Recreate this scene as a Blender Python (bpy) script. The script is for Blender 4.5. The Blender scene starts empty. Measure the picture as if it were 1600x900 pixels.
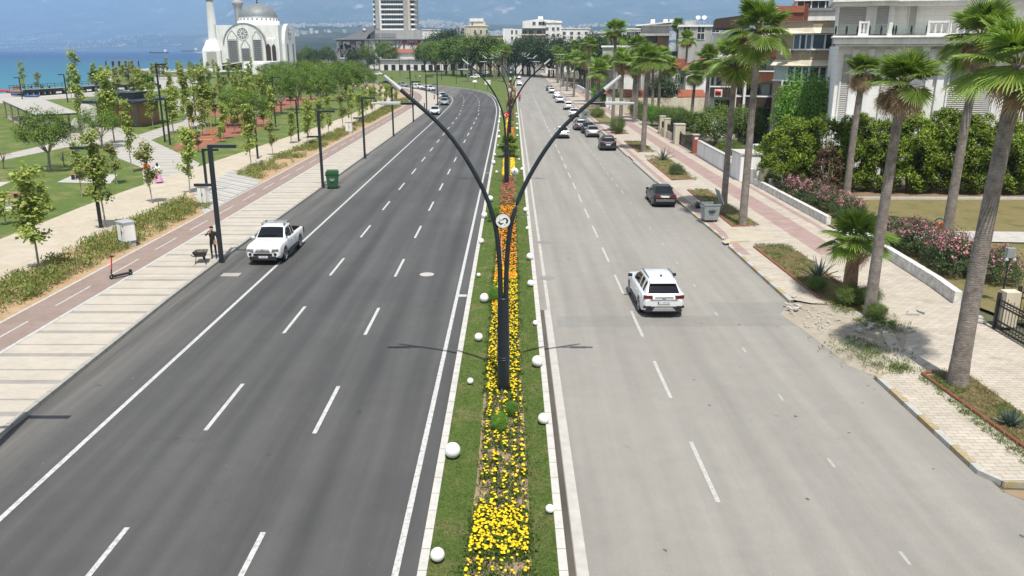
import bpy, bmesh, math, random
import numpy as np
from mathutils import Vector, Matrix

R = math.radians
random.seed(7)
rng = np.random.default_rng(11)
SC = bpy.context.scene
COL = SC.collection

# ------------------------------------------------------------------ camera, sky, sun, exposure
F_PX, CAM_H = 1270.0, 11.0
PITCH = math.atan(373 / F_PX)
cam_d = bpy.data.cameras.new('camera')
cam_d.sensor_width = 36.0
cam_d.lens = F_PX / 1600 * 36.0
cam_d.clip_start = 0.2
cam_d.clip_end = 80000
cam = bpy.data.objects.new('camera', cam_d)
COL.objects.link(cam)
cam.location = (0, 0, CAM_H)
cam.rotation_euler = (math.pi / 2 - PITCH, 0, 0)
SC.camera = cam
SC.render.resolution_x, SC.render.resolution_y = 1024, 576

SUN_EL = R(65)
SUN_DIR = Vector((0.13, -1.0, 0)).normalized() * math.cos(SUN_EL) + Vector((0, 0, math.sin(SUN_EL)))
world = bpy.data.worlds.new('World')
SC.world = world
world.use_nodes = True
wn, wl = world.node_tree.nodes, world.node_tree.links
bg = wn['Background']
sky = wn.new('ShaderNodeTexSky')
sky.sky_type = 'NISHITA'
sky.sun_disc = False
sky.sun_elevation = SUN_EL
sky.sun_rotation = math.atan2(SUN_DIR.x, SUN_DIR.y)
sky.air_density, sky.dust_density, sky.ozone_density = 1.0, 1.2, 1.0
# real cloud cover of the sky: bright broken cumulus low over the mountains
tc = wn.new('ShaderNodeTexCoord')
mp = wn.new('ShaderNodeMapping'); mp.inputs['Scale'].default_value = (5, 5, 16)
wl.new(tc.outputs['Generated'], mp.inputs['Vector'])
nz = wn.new('ShaderNodeTexNoise'); nz.inputs['Scale'].default_value = 1.6; nz.inputs['Detail'].default_value = 7; nz.inputs['Roughness'].default_value = .58
wl.new(mp.outputs['Vector'], nz.inputs['Vector'])
rp = wn.new('ShaderNodeValToRGB'); rp.color_ramp.elements[0].position = .36; rp.color_ramp.elements[1].position = .56
wl.new(nz.outputs['Fac'], rp.inputs['Fac'])
mx = wn.new('ShaderNodeMix'); mx.data_type = 'RGBA'
wl.new(rp.outputs['Color'], mx.inputs['Factor'])
wl.new(sky.outputs['Color'], mx.inputs['A'])
mx.inputs['B'].default_value = (8.5, 8.8, 9.2, 1)
wl.new(mx.outputs['Result'], bg.inputs['Color'])
bg.inputs['Strength'].default_value = 0.062

sun_d = bpy.data.lights.new('sun', 'SUN')
sun_d.energy = 4.25
sun_d.angle = R(0.5)
sun_d.color = (1.0, 0.955, 0.88)
sun = bpy.data.objects.new('sun', sun_d)
COL.objects.link(sun)
sun.location = (0, -40, 80)
sun.rotation_euler = SUN_DIR.to_track_quat('Z', 'Y').to_euler()

SC.view_settings.view_transform = 'Standard'
SC.view_settings.look = 'None'
SC.view_settings.exposure = 0.45
SC.view_settings.gamma = 1.0
SC.render.engine = 'CYCLES'
cy = SC.cycles
cy.use_denoising = True
cy.denoiser = 'OPENIMAGEDENOISE'
cy.max_bounces = 5
cy.diffuse_bounces = 2
cy.glossy_bounces = 3
cy.transmission_bounces = 3
cy.transparent_max_bounces = 8
cy.volume_bounces = 1
cy.caustics_reflective = False
cy.caustics_refractive = False
cy.sample_clamp_indirect = 6

# ------------------------------------------------------------------ helpers
def G(px, py, z=0.0):
    """survey: the ground point (height z) that a picture point of the 1600x900 photograph shows"""
    u, v = (px - 800) / F_PX, (py - 450) / F_PX
    cp, sp = math.cos(PITCH), math.sin(PITCH)
    dy, dz = cp - v * sp, -sp - v * cp
    t = (CAM_H - z) / -dz
    return (u * t, dy * t)

def W(px, py, y):
    """survey: x and height of a picture point on something standing at distance y"""
    v = (450 - py) / F_PX
    cp, sp = math.cos(PITCH), math.sin(PITCH)
    dz = (v * y * cp - y * sp) / (cp + v * sp)
    dep = y * cp - dz * sp
    return ((px - 800) / F_PX * dep, CAM_H + dz)

ORD = ('first second third fourth fifth sixth seventh eighth ninth tenth eleventh twelfth thirteenth fourteenth fifteenth sixteenth '
       'seventeenth eighteenth nineteenth twentieth').split()
ORD += ['twenty-' + o for o in ORD[:9]] + ['thirtieth'] + ['thirty-' + o for o in ORD[:9]] + ['fortieth'] + ['forty-' + o for o in ORD[:9]]

def tag(o, label=None, cat=None, group=None, kind=None):
    if label: o['label'] = label
    if cat: o['category'] = cat
    if group: o['group'] = group
    if kind: o['kind'] = kind
    return o

def thing(name, label, cat, loc=(0, 0, 0), rz=0.0, group=None):
    o = bpy.data.objects.new(name, None)
    o.empty_display_size = .3
    COL.objects.link(o)
    o.location = loc
    o.rotation_euler = (0, 0, rz)
    return tag(o, label, cat, group)

def copy_tree(o, parent=None):
    c = o.copy()
    COL.objects.link(c)
    if parent is not None:
        c.parent = parent
    for ch in list(o.children):
        copy_tree(ch, c)
    return c

def put(o, loc, rz=0.0, s=1.0):
    o.location = loc
    o.rotation_euler = (0, 0, rz)
    o.scale = (s, s, s) if not isinstance(s, tuple) else s
    return o

def link(name, me, parent=None):
    o = bpy.data.objects.new(name, me)
    COL.objects.link(o)
    if parent is not None: o.parent = parent
    return o

class MB:
    """collects shapes and links them as one mesh object"""
    def __init__(s):
        s.v, s.f, s.mi, s.sm = [], [], [], []
        s.M = None
    def add(s, vs, fs, m=0, smooth=False):
        b = len(s.v)
        if s.M is not None: vs = [tuple(s.M @ Vector(p)) for p in vs]
        s.v += [tuple(p) for p in vs]
        for f in fs:
            s.f.append(tuple(b + i for i in f)); s.mi.append(m); s.sm.append(smooth)
        return s
    def box(s, x0, x1, y0, y1, z0, z1, m=0):
        return s.add([(x0,y0,z0),(x1,y0,z0),(x1,y1,z0),(x0,y1,z0),(x0,y0,z1),(x1,y0,z1),(x1,y1,z1),(x0,y1,z1)],
                     [(3,2,1,0),(4,5,6,7),(0,1,5,4),(1,2,6,5),(2,3,7,6),(3,0,4,7)], m)
    def cbox(s, c, d, m=0, rz=0.0, rx=0.0, ry=0.0):
        M = Matrix.Translation(c) @ Matrix.Rotation(rz, 4, 'Z') @ Matrix.Rotation(rx, 4, 'X') @ Matrix.Rotation(ry, 4, 'Y')
        x, y, z = d[0] / 2, d[1] / 2, d[2] / 2
        vs = [M @ Vector(p) for p in [(-x,-y,-z),(x,-y,-z),(x,y,-z),(-x,y,-z),(-x,-y,z),(x,-y,z),(x,y,z),(-x,y,z)]]
        return s.add(vs, [(3,2,1,0),(4,5,6,7),(0,1,5,4),(1,2,6,5),(2,3,7,6),(3,0,4,7)], m)
    def poly(s, pts, m=0):
        return s.add(pts, [tuple(range(len(pts)))], m)
    def prism(s, pts, z0, z1, m=0, bottom=True):
        n = len(pts)
        a = sum(pts[i][0]*pts[(i+1)%n][1]-pts[(i+1)%n][0]*pts[i][1] for i in range(n))
        if a < 0: pts = pts[::-1]
        vs = [(p[0],p[1],z0) for p in pts] + [(p[0],p[1],z1) for p in pts]
        fs = [(i,(i+1)%n,n+(i+1)%n,n+i) for i in range(n)] + [tuple(range(n,2*n))]
        if bottom: fs.append(tuple(range(n-1,-1,-1)))
        return s.add(vs, fs, m)
    def xprism(s, pts, y0, y1, m=0):
        """outline given in x,z, extruded along y"""
        n = len(pts)
        a = sum(pts[i][0]*pts[(i+1)%n][1]-pts[(i+1)%n][0]*pts[i][1] for i in range(n))
        if a < 0: pts = pts[::-1]
        vs = [(p[0],y0,p[1]) for p in pts] + [(p[0],y1,p[1]) for p in pts]
        fs = [((i+1)%n,i,n+i,n+(i+1)%n)[::-1] for i in range(n)] + [tuple(range(n)), tuple(range(2*n-1,n-1,-1))]
        return s.add(vs, fs, m)
    def tube(s, path, r, n=8, m=0, caps=True, smooth=True):
        path = [Vector(p) for p in path]
        rs = r if isinstance(r, (list, tuple)) else [r] * len(path)
        vs, fs = [], []
        up = Vector((0, 0, 1))
        for i, p in enumerate(path):
            d = (path[min(i+1, len(path)-1)] - path[max(i-1, 0)]).normalized()
            a = up if abs(d.z) < .95 else Vector((1, 0, 0))
            u = d.cross(a).normalized(); w = u.cross(d).normalized()
            for k in range(n):
                t = 2 * math.pi * k / n
                vs.append(p + (u * math.cos(t) + w * math.sin(t)) * rs[i])
        for i in range(len(path) - 1):
            for k in range(n):
                a, b = i*n+k, i*n+(k+1)%n
                fs.append((a, b, b+n, a+n))
        s.add(vs, fs, m, smooth)
        if caps:
            s.add([vs[k] for k in range(n)], [tuple(range(n-1,-1,-1))], m)
            s.add([vs[(len(path)-1)*n+k] for k in range(n)], [tuple(range(n))], m)
        return s
    def lathe(s, prof, n=24, c=(0,0,0), m=0, smooth=True):
        vs = [(c[0]+r*math.cos(2*math.pi*k/n), c[1]+r*math.sin(2*math.pi*k/n), c[2]+z) for r, z in prof for k in range(n)]
        fs = [(i*n+k, i*n+(k+1)%n, (i+1)*n+(k+1)%n, (i+1)*n+k) for i in range(len(prof)-1) for k in range(n)]
        return s.add(vs, fs, m, smooth)
    def ball(s, c, r, n=16, m=0, sz=1.0):
        h = n // 2
        return s.lathe([(max(1e-4, r*math.sin(math.pi*i/h)), -sz*r*math.cos(math.pi*i/h)) for i in range(h+1)], n, c, m)
    def disc(s, c, r, nrm='y', n=20, m=0, sx=1.0):
        pts = []
        for k in range(n):
            a = 2*math.pi*k/n
            x, z = r*sx*math.cos(a), r*math.sin(a)
            pts.append((c[0]+x, c[1], c[2]+z) if nrm == 'y' else ((c[0], c[1]+x, c[2]+z) if nrm == 'x' else (c[0]+x, c[1]+z, c[2])))
        return s.poly(pts, m)
    def mesh(s, name, mats):
        me = bpy.data.meshes.new(name)
        me.from_pydata(s.v, [], s.f)
        for m in (mats if isinstance(mats, (list, tuple)) else [mats]): me.materials.append(m)
        me.polygons.foreach_set('material_index', s.mi)
        me.polygons.foreach_set('use_smooth', s.sm)
        me.update()
        return me
    def build(s, name, mats, parent=None, bevel=0.0, seg=2):
        o = link(name, s.mesh(name, mats), parent)
        if bevel:
            b = o.modifiers.new('bevel', 'BEVEL'); b.width = bevel; b.segments = seg; b.limit_method = 'ANGLE'; b.angle_limit = R(40)
        return o

def np_mesh(name, V, Fq, mats, mi=None, smooth=False):
    """fast mesh from arrays: V (n,3), Fq (m,k)"""
    V = np.asarray(V, dtype=np.float32); Fq = np.asarray(Fq, dtype=np.int32)
    me = bpy.data.meshes.new(name)
    me.vertices.add(len(V)); me.vertices.foreach_set('co', V.ravel())
    m, k = Fq.shape
    me.loops.add(m*k); me.loops.foreach_set('vertex_index', Fq.ravel())
    me.polygons.add(m)
    me.polygons.foreach_set('loop_start', np.arange(0, m*k, k, dtype=np.int32))
    for x in (mats if isinstance(mats, (list, tuple)) else [mats]): me.materials.append(x)
    if mi is not None: me.polygons.foreach_set('material_index', np.asarray(mi, dtype=np.int32))
    me.polygons.foreach_set('use_smooth', np.full(m, smooth))
    me.update(calc_edges=True)
    me.validate()
    return me

# ------------------------------------------------------------------ materials
def new_mat(name):
    m = bpy.data.materials.new(name); m.use_nodes = True
    return m, m.node_tree.nodes, m.node_tree.links, m.node_tree.nodes['Principled BSDF']

def N(nodes, t, **kw):
    n = nodes.new(t)
    for k, v in kw.items():
        if k in n.inputs: n.inputs[k].default_value = v
        else: setattr(n, k, v)
    return n

def mixc(nodes, links, fac, a, b):
    x = nodes.new('ShaderNodeMix'); x.data_type = 'RGBA'
    for sock, val in (('Factor', fac), ('A', a), ('B', b)):
        if hasattr(val, 'is_linked'): links.new(val, x.inputs[sock])
        else: x.inputs[sock].default_value = val if sock == 'Factor' else (*val, 1)
    return x.outputs['Result']

def ramp(nodes, links, src, p0, p1, c0=(0,0,0), c1=(1,1,1)):
    r = nodes.new('ShaderNodeValToRGB')
    r.color_ramp.elements[0].position, r.color_ramp.elements[1].position = p0, p1
    r.color_ramp.elements[0].color, r.color_ramp.elements[1].color = (*c0, 1), (*c1, 1)
    links.new(src, r.inputs['Fac'])
    return r.outputs['Color']

def coords(nodes, links, scale=(1,1,1), world=False):
    mp = nodes.new('ShaderNodeMapping'); mp.inputs['Scale'].default_value = scale
    if world: links.new(nodes.new('ShaderNodeNewGeometry').outputs['Position'], mp.inputs['Vector'])
    else: links.new(nodes.new('ShaderNodeTexCoord').outputs['Object'], mp.inputs['Vector'])
    return mp.outputs['Vector']

def noise(nodes, links, vec, scale, detail=4, rough=.6):
    n = N(nodes, 'ShaderNodeTexNoise', Scale=scale, Detail=detail, Roughness=rough)
    links.new(vec, n.inputs['Vector'])
    return n.outputs['Fac']

def bump(nodes, links, bsdf, h, strength, dist=.02):
    b = N(nodes, 'ShaderNodeBump', Strength=strength, Distance=dist)
    links.new(h, b.inputs['Height']); links.new(b.outputs['Normal'], bsdf.inputs['Normal'])

def plain(name, col, rough=.6, metal=0.0, var=.12, scale=6.0, bmp=0.0, coat=0.0, spec=.5, world=False, wear=None, streak=False):
    m, n, l, b = new_mat(name)
    f = noise(n, l, coords(n, l, world=world), scale, 5)
    f = ramp(n, l, f, .3, .7)
    c = mixc(n, l, f, tuple(x*(1-var) for x in col), tuple(min(1, x*(1+var)) for x in col))
    if wear: c = mixc(n, l, ramp(n, l, noise(n, l, coords(n, l, world=world), 7, 9, .85), .50, .60, (0, 0, 0), (.8, .8, .8)), c, wear)
    if streak:      # rain streaks and grime down the wall
        x = N(n, 'ShaderNodeMix', data_type='RGBA', blend_type='MULTIPLY'); x.inputs['Factor'].default_value = 1
        l.new(c, x.inputs['A']); l.new(ramp(n, l, noise(n, l, coords(n, l, (1, 1, .07)), 1.1, 8, .75), .42, .72, (1, 1, 1), (.70, .68, .64)), x.inputs['B']); c = x.outputs['Result']
    l.new(c, b.inputs['Base Color'])
    b.inputs['Roughness'].default_value = rough; b.inputs['Metallic'].default_value = metal
    b.inputs['Coat Weight'].default_value = coat; b.inputs['Coat Roughness'].default_value = .05
    b.inputs['Specular IOR Level'].default_value = spec
    if bmp: bump(n, l, b, noise(n, l, coords(n, l, world=world), scale*6, 6), bmp)
    return m

def leaf_mat(name, c0, c1, trans=.35, rough=.55, c2=None):
    """leaves: every leaf its own tint between two leaf colours, light passes through"""
    m, n, l, b = new_mat(name)
    g = n.new('ShaderNodeNewGeometry')
    c = mixc(n, l, g.outputs['Random Per Island'], c0, c1)
    oi = n.new('ShaderNodeObjectInfo')
    hs = N(n, 'ShaderNodeHueSaturation')
    mr = N(n, 'ShaderNodeMapRange'); mr.inputs['To Min'].default_value = .8; mr.inputs['To Max'].default_value = 1.2
    l.new(oi.outputs['Random'], mr.inputs['Value']); l.new(mr.outputs['Result'], hs.inputs['Value'])
    l.new(c, hs.inputs['Color'])
    l.new(hs.outputs['Color'], b.inputs['Base Color'])
    b.inputs['Roughness'].default_value = rough
    b.inputs['Specular IOR Level'].default_value = .35
    tr = n.new('ShaderNodeBsdfTranslucent')
    tcol = mixc(n, l, .5, (0, 0, 0), (0, 0, 0))
    hs2 = N(n, 'ShaderNodeHueSaturation', Saturation=1.15, Value=1.3)
    l.new(hs.outputs['Color'], hs2.inputs['Color']); l.new(hs2.outputs['Color'], tr.inputs['Color'])
    ms = n.new('ShaderNodeMixShader'); ms.inputs['Fac'].default_value = trans
    l.new(b.outputs['BSDF'], ms.inputs[1]); l.new(tr.outputs['BSDF'], ms.inputs[2])
    l.new(ms.outputs['Shader'], n['Material Output'].inputs['Surface'])
    return m

M = {}
M['white_paint'] = plain('white_paint', (.78, .78, .76), .5, var=.05, scale=3)
M['road_paint'] = plain('road_paint', (.50, .495, .48), .7, var=.18, scale=9, world=True, wear=(.20, .198, .195))
M['faint_paint'] = plain('faint_paint', (.36, .35, .33), .85, var=.15, scale=9, world=True)
M['worn_paint'] = plain('worn_paint', (.43, .42, .40), .8, var=.2, scale=9, world=True, wear=(.30, .29, .27))
M['dark_steel'] = plain('dark_steel', (.022, .03, .038), .38, .35, var=.12, scale=3)
M['grey_steel'] = plain('grey_steel', (.30, .32, .33), .42, .5, var=.1)
M['lamp_grey'] = plain('lamp_grey', (.5, .52, .53), .4, .3, var=.06)
M['galv'] = plain('galv', (.29, .33, .34), .5, .35, var=.2, scale=9, bmp=.1)
M['tar'] = plain('tar', (.10, .095, .09), .7, var=.4, scale=12, world=True)
M['black'] = plain('black', (.012, .012, .013), .5, var=.2)
M['rubber'] = plain('rubber', (.018, .018, .018), .8, var=.2, bmp=.1)
M['chrome'] = plain('chrome', (.6, .6, .6), .22, .9, var=.05)
M['alloy'] = plain('alloy', (.42, .43, .44), .35, .7, var=.08)
M['wood'] = plain('wood', (.30, .17, .075), .6, var=.3, scale=5)
M['wood_grey'] = plain('wood_grey', (.25, .215, .18), .7, var=.25, scale=4)
M['concrete'] = plain('concrete', (.42, .40, .37), .85, var=.14, scale=2, bmp=.15, world=True)
M['stone'] = plain('stone', (.40, .385, .35), .85, var=.25, scale=5, bmp=.3)
M['plaster_white'] = plain('plaster_white', (.84, .84, .825), .8, var=.05, scale=.7, streak=True)
M['plaster_cream'] = plain('plaster_cream', (.62, .56, .44), .8, var=.08, scale=.8, streak=True)
M['plaster_grey'] = plain('plaster_grey', (.40, .40, .39), .8, var=.08, scale=.8, streak=True)
M['plaster_tan'] = plain('plaster_tan', (.37, .30, .21), .8, var=.1, scale=1.2, streak=True)
M['brown_panel'] = plain('brown_panel', (.15, .052, .026), .5, var=.2, scale=2)
M['dark_brown'] = plain('dark_brown', (.05, .03, .024), .6, var=.2, scale=2)
M['curtain'] = plain('curtain', (.42, .50, .46), .7, var=.15, scale=4)
M['red_tile'] = plain('red_tile', (.30, .10, .055), .75, var=.25, scale=4, bmp=.4)
M['shutter'] = plain('shutter', (.40, .385, .36), .6, var=.06, scale=2)
M['grey_panel'] = plain('grey_panel', (.24, .24, .25), .5, var=.12, scale=.5)
M['trunk'] = plain('trunk', (.17, .135, .10), .9, var=.3, scale=8, bmp=.5)
M['trunk_pale'] = plain('trunk_pale', (.30, .26, .22), .9, var=.3, scale=8, bmp=.5)
M['soil'] = plain('soil', (.21, .14, .085), .95, var=.3, scale=3, bmp=.5, world=True)
M['red_plastic'] = plain('red_plastic', (.55, .02, .015), .4, var=.08)
M['orange_plastic'] = plain('orange_plastic', (.75, .11, .015), .4, var=.06)
M['green_plastic'] = plain('green_plastic', (.022, .095, .035), .45, var=.15)
M['green_sheet'] = plain('green_sheet', (.015, .10, .05), .7, var=.25, scale=1.5)
M['blue_plastic'] = plain('blue_plastic', (.03, .08, .3), .5, var=.1)
M['yellow_plastic'] = plain('yellow_plastic', (.75, .5, .03), .5, var=.1)
M['yellow_steel'] = plain('yellow_steel', (.5, .30, .07), .5, var=.1)
M['terracotta'] = plain('terracotta', (.24, .075, .045), .7, var=.22, scale=6)
M['brick_red'] = plain('brick_red', (.28, .08, .05), .8, var=.25, scale=9, bmp=.3)
M['globe'] = plain('globe', (.84, .84, .83), .3, var=.03, spec=.5)
M['skin'] = plain('skin', (.5, .29, .2), .6, var=.06)
M['hair'] = plain('hair', (.015, .011, .009), .6, var=.2)
M['cloth_black'] = plain('cloth_black', (.015, .015, .018), .9, var=.2)
M['cloth_white'] = plain('cloth_white', (.75, .74, .73), .9, var=.06)
M['cloth_orange'] = plain('cloth_orange', (.62, .10, .03), .9, var=.12)
M['cloth_navy'] = plain('cloth_navy', (.03, .035, .06), .9, var=.15)
M['cloth_pink'] = plain('cloth_pink', (.62, .27, .50), .9, var=.12)
M['cloth_red'] = plain('cloth_red', (.6, .03, .05), .8, var=.12)
M['tail_red'] = plain('tail_red', (.11, .004, .006), .12, var=.2, coat=.6)
M['lamp_glass'] = plain('lamp_glass', (.20, .22, .23), .12, .3, var=.15, scale=12, coat=.8)
M['paint_white'] = plain('paint_white', (.66, .67, .675), .3, var=.03, coat=.7)
M['paint_black'] = plain('paint_black', (.008, .009, .012), .3, var=.15, coat=.35, spec=.25)
M['paint_graphite'] = plain('paint_graphite', (.022, .023, .026), .3, .2, var=.1, coat=.4, spec=.3)
M['paint_grey'] = plain('paint_grey', (.16, .165, .17), .3, .4, var=.05, coat=1.0)
M['paint_silver'] = plain('paint_silver', (.38, .39, .40), .3, .5, var=.05, coat=1.0)
M['trim'] = plain('trim', (.02, .02, .021), .55, var=.15)
M['plate_white'] = plain('plate_white', (.74, .74, .72), .5, var=.04)

def glass_mat(name, col, rough=.06):
    m, n, l, b = new_mat(name)
    f = noise(n, l, coords(n, l), .8, 3)
    l.new(mixc(n, l, f, tuple(x*.7 for x in col), tuple(x*1.3 for x in col)), b.inputs['Base Color'])
    b.inputs['Roughness'].default_value = rough
    b.inputs['Specular IOR Level'].default_value = .38
    return m
M['car_glass'] = glass_mat('car_glass', (.006, .008, .011))
M['window_glass'] = glass_mat('window_glass', (.035, .045, .055), .08)
M['blue_glass'] = glass_mat('blue_glass', (.08, .12, .15), .08)
m, n, l, b = new_mat('rail_glass')
l.new(mixc(n, l, noise(n, l, coords(n, l), 2), (.75, .85, .83), (.85, .93, .9)), b.inputs['Base Color'])
b.inputs['Transmission Weight'].default_value = .9; b.inputs['Roughness'].default_value = .02; b.inputs['IOR'].default_value = 1.05
M['rail_glass'] = m
# ------------------------------------------------------------------ ground materials
def asphalt(name, dark, lite, streak, crack, tracks=False):
    m, n, l, b = new_mat(name)
    wp = coords(n, l, world=True)
    ws = coords(n, l, (1, .035, 1), world=True)
    big = ramp(n, l, noise(n, l, wp, .12, 5), .3, .7)
    lane = ramp(n, l, noise(n, l, ws, 1.1, 4, .55), .32, .68)
    c = mixc(n, l, big, dark, lite)
    c2 = N(n, 'ShaderNodeMix', data_type='RGBA', blend_type='MULTIPLY'); c2.inputs['Factor'].default_value = streak
    l.new(c, c2.inputs['A']); l.new(lane, c2.inputs['B'])
    fine = ramp(n, l, noise(n, l, wp, 38, 3, .8), .2, .8, (.72, .72, .72), (1.25, 1.25, 1.25))
    c3 = N(n, 'ShaderNodeMix', data_type='RGBA', blend_type='MULTIPLY'); c3.inputs['Factor'].default_value = 1
    l.new(c2.outputs['Result'], c3.inputs['A']); l.new(fine, c3.inputs['B'])
    med = ramp(n, l, noise(n, l, wp, 1.3, 8, .7), .3, .7, (.94, .94, .94), (1.05, 1.05, 1.05))
    c4 = N(n, 'ShaderNodeMix', data_type='RGBA', blend_type='MULTIPLY'); c4.inputs['Factor'].default_value = 1
    l.new(c3.outputs['Result'], c4.inputs['A']); l.new(med, c4.inputs['B'])
    out = c4.outputs['Result']
    # oil drips and small stains
    st = ramp(n, l, noise(n, l, coords(n, l, (1, .6, 1), world=True), .9, 9, .8), .69, .74)
    out = mixc(n, l, st, out, tuple(x*.5 for x in dark)) if False else out
    if tracks:
        # tyre polished wheel paths along each lane and a dusty parking edge by the kerb
        sx = n.new('ShaderNodeSeparateXYZ'); l.new(wp, sx.inputs[0])
        t1 = N(n, 'ShaderNodeMath', operation='MULTIPLY_ADD'); l.new(sx.outputs['X'], t1.inputs[0]); t1.inputs[1].default_value = 2*math.pi/1.665; t1.inputs[2].default_value = 1.2
        t2 = N(n, 'ShaderNodeMath', operation='SINE'); l.new(t1.outputs[0], t2.inputs[0])
        t3 = N(n, 'ShaderNodeMath', operation='MULTIPLY'); l.new(t2.outputs[0], t3.inputs[0]); l.new(noise(n, l, ws, .5, 5, .7), t3.inputs[1])
        trk = ramp(n, l, t3.outputs[0], .05, .55, (1.06,)*3, (.86,)*3)
        x5 = N(n, 'ShaderNodeMix', data_type='RGBA', blend_type='MULTIPLY'); x5.inputs['Factor'].default_value = 1
        l.new(out, x5.inputs['A']); l.new(trk, x5.inputs['B']); out = x5.outputs['Result']
        ed = N(n, 'ShaderNodeMapRange'); ed.inputs['From Min'].default_value = -12.6; ed.inputs['From Max'].default_value = -15.6; l.new(sx.outputs['X'], ed.inputs['Value'])
        em = N(n, 'ShaderNodeMath', operation='MULTIPLY'); l.new(ed.outputs['Result'], em.inputs[0]); l.new(ramp(n, l, noise(n, l, ws, .9, 8, .75), .35, .7), em.inputs[1])
        out = mixc(n, l, em.outputs[0], out, (.20, .19, .17))
    v = N(n, 'ShaderNodeTexVoronoi', feature='DISTANCE_TO_EDGE', Scale=.11, Randomness=1.0)
    dn = N(n, 'ShaderNodeTexNoise', Scale=.9, Detail=5); l.new(wp, dn.inputs['Vector'])
    ad = N(n, 'ShaderNodeVectorMath', operation='MULTIPLY_ADD'); l.new(dn.outputs['Color'], ad.inputs[0]); ad.inputs[1].default_value = (1.6,)*3; l.new(wp, ad.inputs[2])
    l.new(ad.outputs[0], v.inputs['Vector'])
    cr = ramp(n, l, v.outputs['Distance'], .0, .0035, (crack,)*3, (0, 0, 0))
    out2 = mixc(n, l, cr, out, tuple(x*.45 for x in dark))
    stn = N(n, 'ShaderNodeTexVoronoi', Scale=.42, Randomness=1.0); l.new(ad.outputs[0], stn.inputs['Vector'])
    sp = ramp(n, l, stn.outputs['Distance'], .02, .075, (.55,)*3, (0, 0, 0))
    out3 = mixc(n, l, sp, out2, tuple(x*.5 for x in dark))
    l.new(out3, b.inputs['Base Color'])
    b.inputs['Roughness'].default_value = .85
    b.inputs['Specular IOR Level'].default_value = .3
    bump(n, l, b, noise(n, l, wp, 60, 3), .25, .01)
    return m
M['asphalt_new'] = asphalt('asphalt_new', (.080, .0795, .0795), (.104, .103, .102), .30, .15, True)
M['asphalt_old'] = asphalt('asphalt_old', (.275, .261, .236), (.305, .290, .264), .20, .10)
M['asphalt_patch'] = asphalt('asphalt_patch', (.238, .229, .21), (.268, .258, .24), .15, .2)
M['asphalt_gutter'] = asphalt('asphalt_gutter', (.085, .07, .055), (.19, .17, .145), .5, .2)

def lawn(name, g0, g1, dry, amount, scale=.35):
    m, n, l, b = new_mat(name)
    wp = coords(n, l, world=True)
    c = mixc(n, l, ramp(n, l, noise(n, l, wp, 5, 8, .75), .3, .7), g0, g1)
    d = ramp(n, l, noise(n, l, wp, scale, 7, .7), .62 - amount*.3, .75 - amount*.2)
    c = mixc(n, l, d, c, dry)
    f = ramp(n, l, noise(n, l, wp, 26, 4, .8), .25, .75, (.55,)*3, (1.35,)*3)
    x = N(n, 'ShaderNodeMix', data_type='RGBA', blend_type='MULTIPLY'); x.inputs['Factor'].default_value = 1
    l.new(c, x.inputs['A']); l.new(f, x.inputs['B'])
    l.new(x.outputs['Result'], b.inputs['Base Color'])
    b.inputs['Roughness'].default_value = .9; b.inputs['Specular IOR Level'].default_value = .15
    bump(n, l, b, noise(n, l, wp, 30, 6, .8), .8, .05)
    return m
M['lawn'] = lawn('lawn', (.075, .125, .028), (.14, .19, .05), (.24, .215, .09), .42)
M['median_lawn'] = lawn('median_lawn', (.07, .12, .026), (.125, .17, .042), (.20, .18, .08), .40, .8)
M['dry_lawn'] = lawn('dry_lawn', (.17, .15, .06), (.25, .20, .10), (.12, .13, .04), .4, .6)
M['far_ground'] = lawn('far_ground', (.10, .11, .06), (.16, .15, .10), (.22, .20, .16), .5, .02)

def sand(name, a, b_, c_):
    m, n, l, b = new_mat(name)
    wp = coords(n, l, world=True)
    c = mixc(n, l, ramp(n, l, noise(n, l, wp, .5, 8, .65), .3, .7), a, b_)
    c = mixc(n, l, ramp(n, l, noise(n, l, wp, 1.7, 8, .75), .5, .75), c, c_)
    f = ramp(n, l, noise(n, l, wp, 24, 5, .8), .2, .8, (.82,)*3, (1.15,)*3)
    x = N(n, 'ShaderNodeMix', data_type='RGBA', blend_type='MULTIPLY'); x.inputs['Factor'].default_value = 1
    l.new(c, x.inputs['A']); l.new(f, x.inputs['B'])
    l.new(x.outputs['Result'], b.inputs['Base Color'])
    b.inputs['Roughness'].default_value = .95; b.inputs['Specular IOR Level'].default_value = .2
    bump(n, l, b, noise(n, l, wp, 14, 8, .8), .6, .04)
    return m
M['sandy'] = sand('sandy', (.42, .365, .285), (.51, .455, .375), (.38, .31, .215))
M['orange_soil'] = sand('orange_soil', (.38, .25, .14), (.45, .33, .21), (.30, .19, .10))
M['bed_soil'] = sand('bed_soil', (.26, .18, .11), (.33, .24, .16), (.20, .14, .085))
M['gravel'] = sand('gravel', (.32, .275, .22), (.41, .365, .30), (.26, .215, .15))
M['rubber_red'] = sand('rubber_red', (.26, .10, .065), (.31, .13, .09), (.22, .085, .055))
M['bike_red'] = sand('bike_red', (.26, .195, .168), (.30, .235, .205), (.22, .155, .13))

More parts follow.
